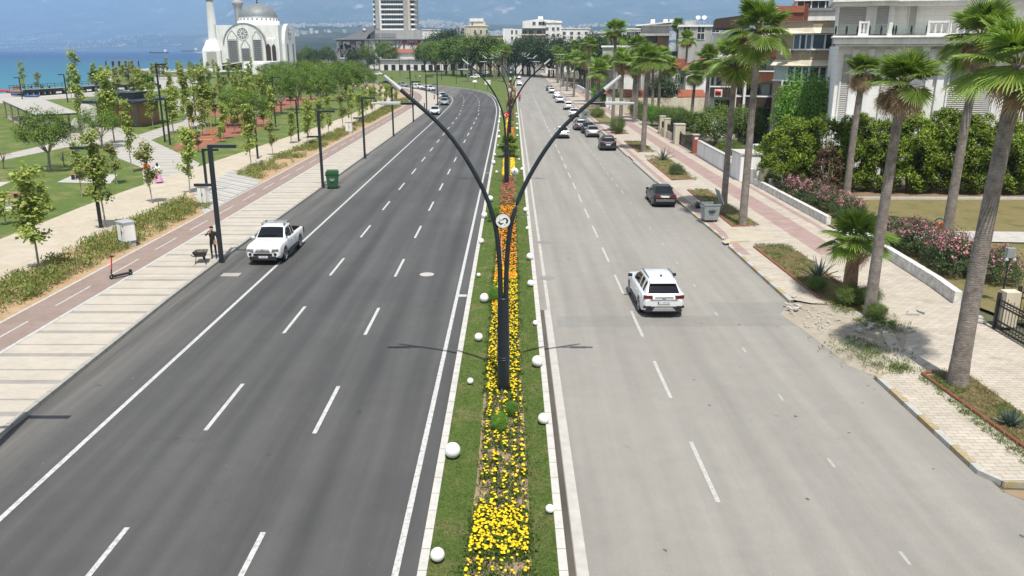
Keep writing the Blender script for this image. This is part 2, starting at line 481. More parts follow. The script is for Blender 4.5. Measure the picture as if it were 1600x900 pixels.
def striped(name, axis_scale, base, grey, period, joints=True, diag=0.0):
    """pale stamped concrete crossed by alternating thick and thin grey bands (bands run across the walk)"""
    m, n, l, b = new_mat(name)
    g = n.new('ShaderNodeNewGeometry'); s = n.new('ShaderNodeSeparateXYZ'); l.new(g.outputs['Position'], s.inputs[0])
    mad = N(n, 'ShaderNodeMath', operation='MULTIPLY_ADD'); l.new(s.outputs['X'], mad.inputs[0]); mad.inputs[1].default_value = diag; l.new(s.outputs['Y'], mad.inputs[2])
    def band(off, width, per):
        a = N(n, 'ShaderNodeMath', operation='ADD'); l.new(mad.outputs[0], a.inputs[0]); a.inputs[1].default_value = off + 1000*per
        q = N(n, 'ShaderNodeMath', operation='MODULO'); l.new(a.outputs[0], q.inputs[0]); q.inputs[1].default_value = per
        t = N(n, 'ShaderNodeMath', operation='LESS_THAN'); l.new(q.outputs[0], t.inputs[0]); t.inputs[1].default_value = width
        return t.outputs[0]
    tot = None
    for off, w, per in ((0, .34, period), (period*.53, .13, period), (period*.3, .10, period*3.1)):
        x = band(off, w, per)
        if tot is None: tot = x
        else:
            mxn = N(n, 'ShaderNodeMath', operation='MAXIMUM'); l.new(tot, mxn.inputs[0]); l.new(x, mxn.inputs[1]); tot = mxn.outputs[0]
    wp = coords(n, l, world=True)
    var = ramp(n, l, noise(n, l, wp, .9, 8, .7), .3, .7)
    cb = mixc(n, l, var, tuple(x*.88 for x in base), tuple(min(1, x*1.08) for x in base))
    cg = mixc(n, l, var, tuple(x*.85 for x in grey), tuple(x*1.12 for x in grey))
    c = mixc(n, l, tot, cb, cg)
    f = ramp(n, l, noise(n, l, coords(n, l, (1, 5, 1), world=True), 4, 6, .75), .25, .75, (.80,)*3, (1.08,)*3)
    x = N(n, 'ShaderNodeMix', data_type='RGBA', blend_type='MULTIPLY'); x.inputs['Factor'].default_value = 1
    l.new(c, x.inputs['A']); l.new(f, x.inputs['B'])
    l.new(x.outputs['Result'], b.inputs['Base Color'])
    b.inputs['Roughness'].default_value = .85; b.inputs['Specular IOR Level'].default_value = .3
    bump(n, l, b, noise(n, l, wp, 10, 6, .7), .25, .02)
    return m
M['promenade'] = striped('promenade', 1, (.47, .425, .36), (.31, .285, .255), 2.55)
M['plaza'] = striped('plaza', 1, (.46, .43, .385), (.27, .26, .25), 2.2)
M['zebra_paving'] = striped('zebra_paving', 1, (.47, .45, .41), (.27, .27, .27), 1.5, diag=.9)

def pavers(name, cream, pink, x0, x1):
    m, n, l, b = new_mat(name)
    wp = coords(n, l, world=True)
    br = N(n, 'ShaderNodeTexBrick', Scale=1.0)
    br.inputs['Brick Width'].default_value = .4; br.inputs['Row Height'].default_value = .2; br.inputs['Mortar Size'].default_value = .012
    br.inputs['Color1'].default_value = (.9, .9, .9, 1); br.inputs['Color2'].default_value = (1.06, 1.06, 1.06, 1); br.inputs['Mortar'].default_value = (.62, .6, .56, 1)
    l.new(wp, br.inputs['Vector'])
    s = n.new('ShaderNodeSeparateXYZ'); l.new(wp, s.inputs[0])
    def inside(out, lo, hi):
        a = N(n, 'ShaderNodeMath', operation='GREATER_THAN'); l.new(out, a.inputs[0]); a.inputs[1].default_value = lo
        c = N(n, 'ShaderNodeMath', operation='LESS_THAN'); l.new(out, c.inputs[0]); c.inputs[1].default_value = hi
        q = N(n, 'ShaderNodeMath', operation='MULTIPLY'); l.new(a.outputs[0], q.inputs[0]); l.new(c.outputs[0], q.inputs[1])
        return q.outputs[0]
    t = None
    for lo, hi in ((x0, x1), (x1+.9, x1+1.3), (12.7, 13.2)):
        q = inside(s.outputs['X'], lo, hi)
        if t is None: t = q
        else:
            mm = N(n, 'ShaderNodeMath', operation='MAXIMUM'); l.new(t, mm.inputs[0]); l.new(q, mm.inputs[1]); t = mm.outputs[0]
    far = inside(s.outputs['Y'], 43.5, 400)
    mm = N(n, 'ShaderNodeMath', operation='MULTIPLY'); l.new(t, mm.inputs[0]); l.new(far, mm.inputs[1])
    c = mixc(n, l, mm.outputs[0], cream, pink)
    var = ramp(n, l, noise(n, l, wp, .8, 8, .7), .3, .75, (.84,)*3, (1.1,)*3)
    for src in (br.outputs['Color'], var):
        x = N(n, 'ShaderNodeMix', data_type='RGBA', blend_type='MULTIPLY'); x.inputs['Factor'].default_value = 1
        l.new(c, x.inputs['A']); l.new(src, x.inputs['B']); c = x.outputs['Result']
    dirt = ramp(n, l, noise(n, l, wp, .55, 10, .8), .54, .74, (0,)*3, (.85,)*3)
    c = mixc(n, l, dirt, c, (.27, .22, .15))
    l.new(c, b.inputs['Base Color'])
    b.inputs['Roughness'].default_value = .9; b.inputs['Specular IOR Level'].default_value = .25
    bump(n, l, b, br.outputs['Fac'], .3, -.01)
    return m
M['pavers'] = pavers('pavers', (.47, .42, .355), (.37, .265, .245), 17.0, 18.5)

def kerb_mat(name, a, c2, per, colour=None):
    m, n, l, b = new_mat(name)
    g = n.new('ShaderNodeNewGeometry'); s = n.new('ShaderNodeSeparateXYZ'); l.new(g.outputs['Position'], s.inputs[0])
    ad = N(n, 'ShaderNodeMath', operation='ADD'); l.new(s.outputs['Y'], ad.inputs[0]); ad.inputs[1].default_value = 1000*per
    q = N(n, 'ShaderNodeMath', operation='MODULO'); l.new(ad.outputs[0], q.inputs[0]); q.inputs[1].default_value = per
    t = N(n, 'ShaderNodeMath', operation='LESS_THAN'); l.new(q.outputs[0], t.inputs[0]); t.inputs[1].default_value = per*.5 if colour else .025
    wp = coords(n, l, world=True)
    v = ramp(n, l, noise(n, l, wp, 2.5, 8, .75), .3, .7)
    ca = mixc(n, l, v, tuple(x*.82 for x in a), tuple(min(1, x*1.1) for x in a))
    cb = mixc(n, l, v, tuple(x*.85 for x in c2), tuple(min(1, x*1.15) for x in c2))
    c = mixc(n, l, t.outputs[0], ca, cb)
    if colour:
        wear = ramp(n, l, noise(n, l, wp, 4, 10, .85), .45, .58)
        c = mixc(n, l, wear, c, (.36, .34, .30))
        q2 = N(n, 'ShaderNodeMath', operation='MODULO'); l.new(ad.outputs[0], q2.inputs[0]); q2.inputs[1].default_value = per*.5
        t2 = N(n, 'ShaderNodeMath', operation='LESS_THAN'); l.new(q2.outputs[0], t2.inputs[0]); t2.inputs[1].default_value = .03
        c = mixc(n, l, t2.outputs[0], c, (.12, .11, .1))
    l.new(c, b.inputs['Base Color']); b.inputs['Roughness'].default_value = .85
    bump(n, l, b, noise(n, l, wp, 12, 5), .3, .02)
    return m
M['kerb'] = kerb_mat('kerb', (.50, .485, .45), (.2, .19, .17), .8)
M['kerb_grey'] = kerb_mat('kerb_grey', (.34, .33, .30), (.13, .12, .11), .8)
M['kerb_yellow'] = kerb_mat('kerb_yellow', (.46, .45, .42), (.34, .25, .09), 2.0, True)

# ------------------------------------------------------------------ land, sea, hills
def structure(name, mb_or_me, mats=None, kind='structure'):
    o = mb_or_me.build(name, mats) if isinstance(mb_or_me, MB) else link(name, mb_or_me)
    return tag(o, kind=kind)

COAST = [(-420, -60), (-170, 110), (-142, 170), (-134, 212), (-124, 262), (-150, 320), (-176, 372), (-186, 420), (-182, 470), (-190, 560), (-300, 900), (-700, 2000), (-1500, 4000), (-3250, 9000)]
mb = MB()
land = COAST + [(-3400, 9600), (9000, 9600), (9000, -60)]
mb.poly([(x, y, -.03) for x, y in land], 0)
for a, b_ in zip(COAST[:-1], COAST[1:]):
    mb.poly([(a[0], a[1], -.03), (b_[0], b_[1], -.03), (b_[0]-9, b_[1]-2, -2.6), (a[0]-9, a[1]-2, -2.6)], 1)
structure('ground', mb, [M['far_ground'], M['stone']])

m, n, l, b = new_mat('sea_water')
g = n.new('ShaderNodeNewGeometry'); s = n.new('ShaderNodeSeparateXYZ'); l.new(g.outputs['Position'], s.inputs[0])
wp = coords(n, l, (1, .5, 1), world=True)
# shallows over sand are turquoise, open water is deep blue
nn = N(n, 'ShaderNodeMath', operation='MULTIPLY_ADD'); l.new(noise(n, l, coords(n, l, world=True), .006, 4), nn.inputs[0]); nn.inputs[1].default_value = 320; l.new(s.outputs['Y'], nn.inputs[2])
dep = N(n, 'ShaderNodeMapRange'); dep.inputs['From Min'].default_value = 330; dep.inputs['From Max'].default_value = 1500; l.new(nn.outputs[0], dep.inputs['Value'])
cr = n.new('ShaderNodeValToRGB'); l.new(dep.outputs['Result'], cr.inputs['Fac'])
cr.color_ramp.elements[0].color = (.035, .185, .23, 1); cr.color_ramp.elements[1].color = (.006, .05, .15, 1)
e = cr.color_ramp.elements.new(.35); e.color = (.014, .12, .20, 1)
foam = ramp(n, l, noise(n, l, coords(n, l, (.25, 1, 1), world=True), .35, 8, .8), .70, .78, (0,)*3, (.55,)*3)
l.new(mixc(n, l, foam, cr.outputs['Color'], (.55, .62, .63)), b.inputs['Base Color'])
b.inputs['Roughness'].default_value = .35; b.inputs['Specular IOR Level'].default_value = .25; b.inputs['IOR'].default_value = 1.33
bump(n, l, b, noise(n, l, wp, .5, 6, .7), .5, .4)
M['sea'] = m
mb = MB(); mb.poly([(-26000, -200, -1.6), (1500, -200, -1.6), (1500, 11500, -1.6), (-26000, 11500, -1.6)])
structure('sea', mb, M['sea'])

def fbm(x, y, seed=0, octv=5):
    """smooth value noise on arrays"""
    out = np.zeros_like(x); amp = 1.0; tot = 0
    for o in range(octv):
        r = np.random.default_rng(seed + o); T = r.random((64, 64))
        xi, yi = np.floor(x).astype(int), np.floor(y).astype(int)
        fx, fy = x - xi, y - yi
        fx, fy = fx*fx*(3-2*fx), fy*fy*(3-2*fy)
        t = lambda i, j: T[(xi+i) % 64, (yi+j) % 64]
        out += amp * ((t(0,0)*(1-fx)+t(1,0)*fx)*(1-fy) + (t(0,1)*(1-fx)+t(1,1)*fx)*fy)
        tot += amp; amp *= .5; x, y = x*2.03+7.1, y*2.03+3.3
    return out / tot

def terrain_h(az, r):
    """height of the far land at azimuth az (tangent, right positive) and distance r"""
    az, r = np.asarray(az, float), np.asarray(r, float)
    x, y = az*r, r
    sea_side = 1 / (1 + np.exp((az + .33) * 60))          # 1 over the bay
    r0 = 2300 + sea_side * 7000
    n1 = fbm(x/2600+20, y/2600+20, 3)
    n2 = fbm(x/900+9, y/900+5, 21)
    low = np.clip((r - r0) / 4200, 0, 1)
    plain = low**1.1 * (150 + 190*n1) * (.45 + .55*n2)
    head = np.exp(-((az + .42)/.10)**2) * np.exp(-((r - 10100)/600)**2) * 140 * (.75+.5*n2)
    m0 = 8200 + sea_side*3200
    t = np.clip((r - m0) / 8200, 0, 1)
    ridge = (1.0 + .55*(n1-.5) + .28*(n2-.5)) * (1010 + 330*np.clip(az+.12, -1, .6) + 60*np.cos(az*14))
    mount = (t*t*(3-2*t)) * ridge + np.where(t > 0, t, 0)*160*(np.abs(n2-.5)*2)
    h = plain + head + mount
    return np.where(r < r0 + 30, -4.0, h)

na, nr = 260, 120
A = np.linspace(-.78, .78, na); RR = np.concatenate([np.linspace(2000, 9000, 40)[:-1], np.linspace(9000, 19500, nr-39)])
AA, RG = np.meshgrid(A, RR)
H = terrain_h(AA, RG)
V = np.stack([AA*RG, RG, H], -1).reshape(-1, 3)
idx = np.arange(na*nr).reshape(nr, na)
Fq = np.stack([idx[:-1,:-1], idx[:-1,1:], idx[1:,1:], idx[1:,:-1]], -1).reshape(-1, 4)
m, n, l, b = new_mat('hill_cover')
wp = coords(n, l, world=True)
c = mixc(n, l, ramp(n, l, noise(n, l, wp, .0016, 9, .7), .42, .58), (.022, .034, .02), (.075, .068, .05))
c = mixc(n, l, ramp(n, l, noise(n, l, wp, .003, 10, .78), .56, .66), c, (.38, .35, .31))  # paler patches: bare rock, and light between clouds put into the hill colour
l.new(c, b.inputs['Base Color']); b.inputs['Roughness'].default_value = 1; b.inputs['Specular IOR Level'].default_value = 0
M['hill'] = m
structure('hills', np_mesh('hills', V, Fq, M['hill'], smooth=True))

# the town that spreads over the plain and up the slopes: far beyond counting
M['town_wall'] = plain('town_wall', (.52, .51, .49), .9, var=.2, scale=.02, world=True)
def town(name, n, seed, zone):
    r = np.random.default_rng(seed)
    vs, fs, mi = [], [], []
    k = 0
    while k < n:
        az, rr = zone(r)
        x, y = az*rr, rr
        dens = fbm(np.array([x/700.]), np.array([y/700.]), 50, 3)[0]
        if dens < .5 + .12*r.random(): continue
        h = float(terrain_h(az, rr))
        if h < -1: h = -.1
        q = 1.0 if rr < 9400 else .62; sx, sy, sz = r.uniform(8, 22)*q, r.uniform(9, 18)*q, r.uniform(5, 15)*q*(1.6 if r.random() < .1 else 1)
        b0 = 8*k
        for dz in (-6, sz):
            for dx, dy in ((-1,-1),(1,-1),(1,1),(-1,1)):
                vs.append((x+dx*sx/2, y+dy*sy/2, h+dz))
        c = 0 if r.random() < .6 else (1 if r.random() < .6 else 2)
        for f in ((0,1,5,4),(1,2,6,5),(2,3,7,6),(3,0,4,7)): fs.append([b0+i for i in f]); mi.append(c)
        fs.append([b0+i for i in (4,5,6,7)]); mi.append(3 if r.random() < .45 else c)
        k += 1
    return structure(name, np_mesh(name, vs, fs, [M['town_wall'], M['plaster_grey'], M['plaster_grey'], M['red_tile']], mi), kind='stuff')
town('hillside_town', 5200, 5, lambda r: (r.uniform(-.31, .40), 2400 + 7600*r.random()**1.7))
town('shore_town', 1300, 6, lambda r: (r.uniform(-.66, -.30), 9450 + 3600*r.random()**1.6))
town('mountain_villages', 420, 8, lambda r: (r.uniform(-.66, .3), r.uniform(9600, 14500)))

# ------------------------------------------------------------------ haze
m = bpy.data.materials.new('haze_air'); m.use_nodes = True
n, l = m.node_tree.nodes, m.node_tree.links
n.remove(n['Principled BSDF'])
pv = n.new('ShaderNodeVolumePrincipled')
pv.inputs['Color'].default_value = (.44, .68, 1.0, 1)
pv.inputs['Density'].default_value = 1.05e-4
pv.inputs['Anisotropy'].default_value = 0.0
l.new(pv.outputs['Volume'], n['Material Output'].inputs['Volume'])
mb = MB(); mb.box(-27000, 27000, -400, 24000, -8, 1900)
structure('haze', mb, m, kind='stuff')

# ------------------------------------------------------------------ roads, kerbs, walks, lawns
def sheet(name, pts, z, mt, kind='structure'):
    mb = MB(); a = sum(pts[i][0]*pts[(i+1)%len(pts)][1]-pts[(i+1)%len(pts)][0]*pts[i][1] for i in range(len(pts)))
    if a < 0: pts = pts[::-1]
    mb.poly([(p[0], p[1], z) for p in pts]); return structure(name, mb, M[mt], kind)

def offset(path, d):
    out = []
    for i, p in enumerate(path):
        a, b_ = Vector(path[max(i-1,0)]), Vector(path[min(i+1,len(path)-1)])
        t = (b_-a).normalized()
        out.append((p[0]-t.y*d, p[1]+t.x*d))     # positive d: to the left of travel
    return out

def smooth_path(p, it=2):
    for _ in range(it):
        q = [p[0]]
        for a, b_ in zip(p[:-1], p[1:]):
            q += [(a[0]*.75+b_[0]*.25, a[1]*.75+b_[1]*.25), (a[0]*.25+b_[0]*.75, a[1]*.25+b_[1]*.75)]
        p = q + [p[-1]]
    return p

def ribbon(mb, path, w, z, m=0):
    L, Rr = offset(path, w/2), offset(path, -w/2)
    vs = [(p[0], p[1], z) for p in L] + [(p[0], p[1], z) for p in Rr]
    k = len(path)
    mb.add(vs, [(i, k+i, k+i+1, i+1) for i in range(k-1)], m)

def kerb_run(mb, path, w, z0, z1, m=0):
    L, Rr = offset(path, w/2), offset(path, -w/2)
    k = len(path)
    vs = [(p[0],p[1],z0) for p in L]+[(p[0],p[1],z1) for p in L]+[(p[0],p[1],z1) for p in Rr]+[(p[0],p[1],z0) for p in Rr]
    fs = []
    for i in range(k-1):
        for a in range(3): fs.append((a*k+i, a*k+i+1, (a+1)*k+i+1, (a+1)*k+i)[::-1])
    fs += [(0, k, 2*k, 3*k), (k-1, 4*k-1, 3*k-1, 2*k-1)]
    mb.add(vs, fs, m)

INNER = smooth_path([(-2.05, -20), (-2.05, 90), (-2.2, 147), (-2.6, 165), (-3.6, 190), (-5.4, 210), (-8.4, 227), (-14.5, 245), (-24, 265), (-38, 287), (-62, 315), (-100, 348), (-170, 392)])
OUTER = smooth_path([(-14.3, -20), (-15.0, 20), (-15.35, 29), (-15.75, 39), (-15.62, 60), (-15.6, 120), (-15.5, 175), (-16.4, 192), (-18.2, 205), (-22, 222), (-27.4, 240), (-35, 258), (-48, 280), (-72, 303), (-108, 334), (-178, 376)])
RIGHT_L = [(1.22, -20), (1.22, 430)]
RIGHT_R = [(12.72, -20), (12.72, 62), (12.5, 63), (12.5, 430)]
sheet('left_road', INNER + OUTER[::-1], .004, 'asphalt_new')
sheet('right_road', RIGHT_L + RIGHT_R[::-1], .004, 'asphalt_old')

# median / grass island between the roads
mb = MB(); kerb_run(mb, offset(INNER, -.10), .2, -.02, .14); structure('median_kerb_left', mb, M['kerb'])
mb = MB(); kerb_run(mb, [(1.12, -20), (1.12, 430)], .2, -.02, .14); structure('median_kerb_right', mb, M['kerb'])
isl = offset(INNER, -.2)
sheet('median_lawn', isl + [(-170, 430), (1.02, 430), (1.02, -20)], .11, 'median_lawn')
mb = MB(); ribbon(mb, [(1.31, -20), (1.31, 34)], .17, .009); structure('right_gutter', mb, M['asphalt_gutter'])
mb = MB(); ribbon(mb, [(1.55, -20), (1.55, 34)], .26, .0095); ribbon(mb, [(1.62, 34.02), (1.62, 160)], .15, .0095); structure('right_gutter_edge', mb, M['concrete'])
bed_pts = [(-1.1, -20), (-1.06, 15), (-.93, 19), (-.90, 36), (-.90, 60), (-.92, 150)] + [(.30, 150), (.28, 60), (.28, 36), (.33, 26), (.42, 19), (.44, 14), (.44, -20)]
sheet('flower_bed', bed_pts, .125, 'bed_soil')

# left walk: promenade, cycle lane, planting strip, sandy path
BIKE_R = smooth_path([(-19.1, -20), (-19.1, 150), (-19.6, 180), (-21.6, 203), (-25.6, 224), (-31, 243), (-39, 262), (-52, 284), (-76, 309), (-112, 340)])
BIKE_L = offset(BIKE_R, 2.15)
mb = MB(); kerb_run(mb, offset(OUTER, .09), .18, -.02, .15); structure('promenade_kerb', mb, M['kerb_grey'])
sheet('promenade', offset(OUTER, .18) + BIKE_R[::-1], .13, 'promenade')
sheet('cycle_lane', BIKE_R + BIKE_L[::-1], .134, 'bike_red')
mb = MB(); ribbon(mb, BIKE_R, .16, .139); ribbon(mb, offset(BIKE_R, 2.1), .13, .139)
y = 3.0
while y < 150:
    ribbon(mb, [(-20.15, y), (-20.15, y+3.1)], .09, .139); y += 5.2
mid = offset(BIKE_R, 1.05)
for i in range(len(mid)-1):
    if mid[i][1] > 152 and i % 2 == 0: ribbon(mb, [mid[i], mid[i+1]], .09, .139)
structure('cycle_lane_markings', mb, M['road_paint'])

PATH_R = smooth_path([(-24.6, -20), (-24.9, 35), (-25.2, 60), (-24.6, 95), (-24.4, 140), (-25.5, 175), (-28.5, 205), (-36, 240), (-60, 280), (-115, 345)])
PATH_L = smooth_path([(-30.3, -20), (-30.4, 35), (-30.6, 50), (-31.2, 62), (-30.2, 80), (-29.6, 95), (-28.4, 120), (-28, 145), (-29, 175), (-32, 205), (-41, 243), (-64, 284), (-119, 349)])
sheet('planting_strip', offset(BIKE_L, .02) + PATH_R[::-1], .115, 'orange_soil')
sheet('sandy_path', PATH_R + PATH_L[::-1], .12, 'sandy')
sheet('park_lawn', PATH_L + [(-150, 372), (-176, 372), (-150, 320), (-124, 262), (-132, 212), (-140, 170), (-168, 112), (-300, 20), (-300, -20)], .105, 'lawn')
sheet('crossing_paving', [G(*p, .13) for p in ((302, 302), (365, 264), (409, 284), (318, 334))], .141, 'zebra_paving')
sheet('plaza', [G(*p, .11) for p in ((225, 291), (222, 262), (185, 247), (172, 228), (120, 227), (0, 251), (0, 243), (90, 222), (103, 200), (120, 180), (128, 160), (160, 170), (180, 196), (216, 211), (262, 196), (286, 190), (293, 183), (283, 175), (268, 168), (262, 158), (300, 150), (312, 158), (302, 168), (310, 176), (318, 192), (300, 200), (262, 209), (236, 219), (268, 234), (312, 255), (300, 276))], .113, 'plaza')
sheet('beach_walk', [(-141, 172), (-122, 150), (-110, 165), (-104, 190), (-96, 215), (-98, 262), (-112, 300), (-140, 350), (-148, 330), (-122, 265), (-131, 214)], .112, 'plaza')
sheet('playground', [G(*p, .11) for p in ((267, 231), (290, 239), (322, 229), (365, 214), (396, 205), (420, 195), (424, 186), (390, 180), (356, 178), (352, 172), (310, 160), (300, 167), (318, 176), (338, 182), (352, 195), (318, 204), (300, 214))], .116, 'rubber_red')
sheet('playground_far', [G(*p, .11) for p in ((424, 178), (450, 168), (490, 160), (500, 152), (450, 152), (420, 162))], .116, 'rubber_red')
sheet('mosque_court', [(-178, 395), (-100, 395), (-92, 470), (-180, 470)], .10, 'concrete')

# right pavement with its kerbs
sheet('right_pavement', [(12.66, 41.5), (12.66, 61.6), (12.4, 62.4), (12.36, 110), (12.5, 300), (12.66, 430), (18.7, 430), (18.7, 156), (20.4, 140), (20.4, 101.5), (20.2, 60), (20.35, 43), (20.0, 36), (19.4, 28), (19.3, 18.85), (13, 19.1), (12.66, 19.6), (12.66, 26.2), (14.2, 28.5), (15.0, 31.5), (14.6, 34.4), (13.4, 34.6), (12.66, 35.2)], .13, 'pavers')
mb = MB()
def kerb_poly(path, mt=0): kerb_run(mb, path, .2, -.02, .15, mt)
kerb_poly([(12.6, 35.0), (12.58, 45.6), (12.9, 46.6), (14.0, 46.8)])
kerb_poly([(13.4, 26.7), (12.68, 26.2), (12.62, 19.6), (12.9, 19.05), (16, 18.8)])
kerb_poly([(13.4, 47.6), (12.7, 47.6), (12.6, 52.4), (12.5, 61), (12.9, 62.2)])
structure('right_kerb', mb, M['kerb_yellow'])
mb = MB()
kerb_poly([(13.5, 69.0), (12.4, 69.4), (12.3, 82.4), (12.5, 83.2), (13.5, 83.4)])
kerb_poly([(13.4, 87.0), (12.3, 86.7), (12.3, 93.5), (12.4, 104), (12.35, 140), (12.45, 300)])
structure('right_kerb_far', mb, M['kerb_grey'])
mb = MB()
vo = [(12.5, 35.0), (11.6, 33.4), (11.9, 31.4), (12.1, 29), (12.2, 27.4), (12.66, 26.5)]
vi = [(13.9, 35.1), (15.0, 34.6), (15.6, 31.6), (14.8, 28.8), (14.1, 27.3), (13.7, 26.4)]
mb.add([(x, y, .010) for x, y in vo] + [(x, y, .134) for x, y in vi] + [(16.2, 33.2, .134), (16.0, 31.0, .134)], [(i, 6+i, 7+i, i+1) for i in range(5)] + [(7, 12, 13, 8), (8, 13, 9)], 0)
structure('broken_verge', mb, M['gravel'])
sheet('side_entrance', [(12.5, 18.7), (12.5, -20), (40, -20), (40, 18.4), (16, 18.6)], .003, 'asphalt_old')
sheet('entrance_dirt', [(12.7, 18.8), (13.4, 17.6), (15.4, 17.2), (17, 18.6)], .010, 'bed_soil')
sheet('driveway_sand', [(13.0, 47.5), (12.4, 46.9), (12.4, 46.2), (14.2, 46.9), (15.7, 47.3), (16, 48.8), (14.4, 50.2), (13.2, 49.2)], .1345, 'sandy')

# planting beds in the pavement with their terracotta edging
BEDS = [[(14.25, 26.2), (15.9, 26.6), (15.9, 14), (14.7, 14)], [(13.85, 45.3), (15.45, 46), (16.1, 43.9), (15.8, 37), (15.9, 33.2), (14.6, 33.6), (13.95, 35.4)],
        [(14.1, 64.8), (15.8, 65.4), (15.95, 51.4), (14.1, 50.9)], [(13.85, 83.5), (16.3, 87), (16.3, 79.7), (15.8, 70.8), (13.85, 70)],
        [(13.85, 101.4), (15.9, 101.4), (15.9, 92.8), (13.85, 89.8)], [(13.75, 118.2), (15.7, 118.2), (15.7, 110.8), (13.7, 109.2)],
        [(13.5, 165), (16.2, 165), (16.2, 128), (13.5, 128)]]
for p in BEDS: sheet('planting_bed', p, .138, 'dry_lawn')
mb = MB()
def edging(path): mb.tube([(x, y, .16) for x, y in path], .065, 8)
edging([(14.9, 14.5), (14.28, 26.3), (14.75, 26.5)])
edging([(13.85, 45.3), (13.92, 40), (13.96, 35.3)])
edging([(15.8, 39.4), (15.85, 37.6)])
edging([(14.12, 64.9), (14.1, 57), (14.1, 50.9), (15.2, 51.1)])
edging([(13.85, 83.5), (13.85, 70), (15.8, 70.7)])
edging([(13.85, 101.4), (13.85, 89.8), (15, 91.5)])
edging([(13.72, 118), (13.7, 109.2), (15.7, 110.6)])
structure('bed_edging', mb, M['terracotta'])

# gardens behind the pavement
sheet('garden_lawn', [(20.45, 43), (20.45, 47.3), (45, 44.5), (45, 30), (21.5, 30), (20.1, 36)], .12, 'dry_lawn')
sheet('garden_lawn', [(20.45, 50.2), (20.45, 60.8), (48, 60.6), (48, 48.2)], .12, 'dry_lawn')
sheet('garden_path', [(20.2, 47.3), (20.2, 50.2), (48, 48.2), (48, 45)], .135, 'concrete')
sheet('hedge_bed', [(20.45, 60.8), (20.45, 69), (48, 66), (48, 60.6)], .14, 'soil')
mb = MB(); kerb_run(mb, [(20.5, 60.9), (48, 60.7)], .22, 0, .3); structure('hedge_bed_kerb', mb, M['kerb'])
sheet('gate_court', [(19.5, 14), (20, 30), (45, 30), (45, 14)], .118, 'pavers')

# ------------------------------------------------------------------ road markings and road wear
mb = MB()
ribbon(mb, [(-12.5, -20), (-12.45, 146), (-12.6, 168), (-13.1, 185), (-14.6, 201), (-16.6, 209)], .15, .0085)
rs = [p for p in offset(INNER, .5) if p[1] < 400]
ribbon(mb, rs, .15, .0085)
for x in (-9.22, -5.9):
    y = 4.8 if x < -9 else 4.6
    while y < 150: ribbon(mb, [(x, y), (x, y+3.55)], .13, .0085); y += 8.72
INN2 = [p for p in INNER if p[1] > 148]
for d in (3.9, 7.2):
    pth = offset(INN2, d)
    k = 0
    for a, b_ in zip(pth[:-1], pth[1:]):
        L = (Vector(b_)-Vector(a)).length; t = 0
        while t < L:
            if k % 3 == 0:
                p = Vector(a).lerp(Vector(b_), t/L); q = Vector(a).lerp(Vector(b_), min(1, (t+3)/L)); ribbon(mb, [tuple(p), tuple(q)], .14, .0085)
            t += 3; k += 1
mb.poly([(-2.6, 36.0, .0087), (-2.1, 36.0, .0087), (-2.1, 36.35, .0087), (-2.6, 36.35, .0087)])
ribbon(mb, [(-2.55, 75.2), (-2.05, 75.2)], .2, .0087)
structure('left_road_markings', mb, M['road_paint'])
mb = MB()
y = 18.2
while y < 240:
    if not (31 < y < 34.0): ribbon(mb, [(5.22, y), (5.22, y+3.3)], .12, .0085)
    y += 5.95 if y > 24 else 6.4
structure('right_road_markings', mb, M['worn_paint'])
mb = MB()
y = 15.6
while y < 190:
    ribbon(mb, [(8.85, y), (8.85, y+ (.5 if y < 60 else 1.6))], .08, .0085); y += 4.4 if y < 60 else 3.4
structure('right_road_faint_markings', mb, M['faint_paint'])
mb = MB()
r = np.random.default_rng(3); xs = np.linspace(1.9, 12.4, 26); mb.poly([(x, 31.7+r.normal(0, .035)+.02*x, .0072) for x in xs]+[(x, 33.1+r.normal(0, .03)+.016*x, .0072) for x in xs[::-1]])
mb.poly([(9.0, 33.28, .0074), (12.4, 33.32, .0074), (12.4, 35.1, .0074), (8.9, 35.2, .0074)])
structure('road_patch', mb, M['asphalt_patch'])
mb = MB(); r = np.random.default_rng(33)
def blot(x, y, s, st=1.0):
    k = 9; mb.poly([(x+s*math.cos(6.283*i/k)*r.uniform(.5, 1.1), y+s*st*math.sin(6.283*i/k)*r.uniform(.5, 1.1), .0078) for i in range(k)])
for px, py in ((1168, 456), (1176, 449), (1160, 467), (1190, 466), (1113, 408), (1120, 404), (1370, 572), (1352, 608), (1338, 632), (1330, 682)):
    x, y = G(px, py)
    for _ in range(2): blot(x+r.normal(0, .2), y+r.normal(0, .2), r.uniform(.02, .08), .6)
for _ in range(46): blot(r.uniform(-15, -3), 15+50*r.random()**1.5, r.uniform(.02, .06), 1.3)
for _ in range(26): blot(r.uniform(2, 12.2), 15+60*r.random()**1.5, r.uniform(.02, .07), 1.3)
structure('road_stains', mb, M['tar'])
# ------------------------------------------------------------------ leaves
LM = {}
LM['sapling'] = leaf_mat('leaf_sapling', (.17, .25, .035), (.40, .45, .12), .3)
LM['sapling_red'] = leaf_mat('leaf_sapling_rusty', (.17, .20, .05), (.30, .30, .10), .3)
LM['pine'] = leaf_mat('leaf_pine', (.032, .09, .008), (.19, .28, .03), .15)
LM['broad'] = leaf_mat('leaf_broad', (.05, .10, .018), (.17, .23, .042), .22)
LM['dark'] = leaf_mat('leaf_dark', (.022, .048, .014), (.065, .095, .028), .2)
LM['bright'] = leaf_mat('leaf_bright', (.07, .20, .018), (.20, .36, .05), .3)
LM['thuja'] = leaf_mat('leaf_thuja', (.03, .08, .008), (.28, .37, .03), .2)
LM['brown'] = leaf_mat('leaf_brown', (.09, .055, .03), (.16, .10, .06), .15)
LM['grey'] = leaf_mat('leaf_grey', (.12, .10, .085), (.18, .155, .13), .15)
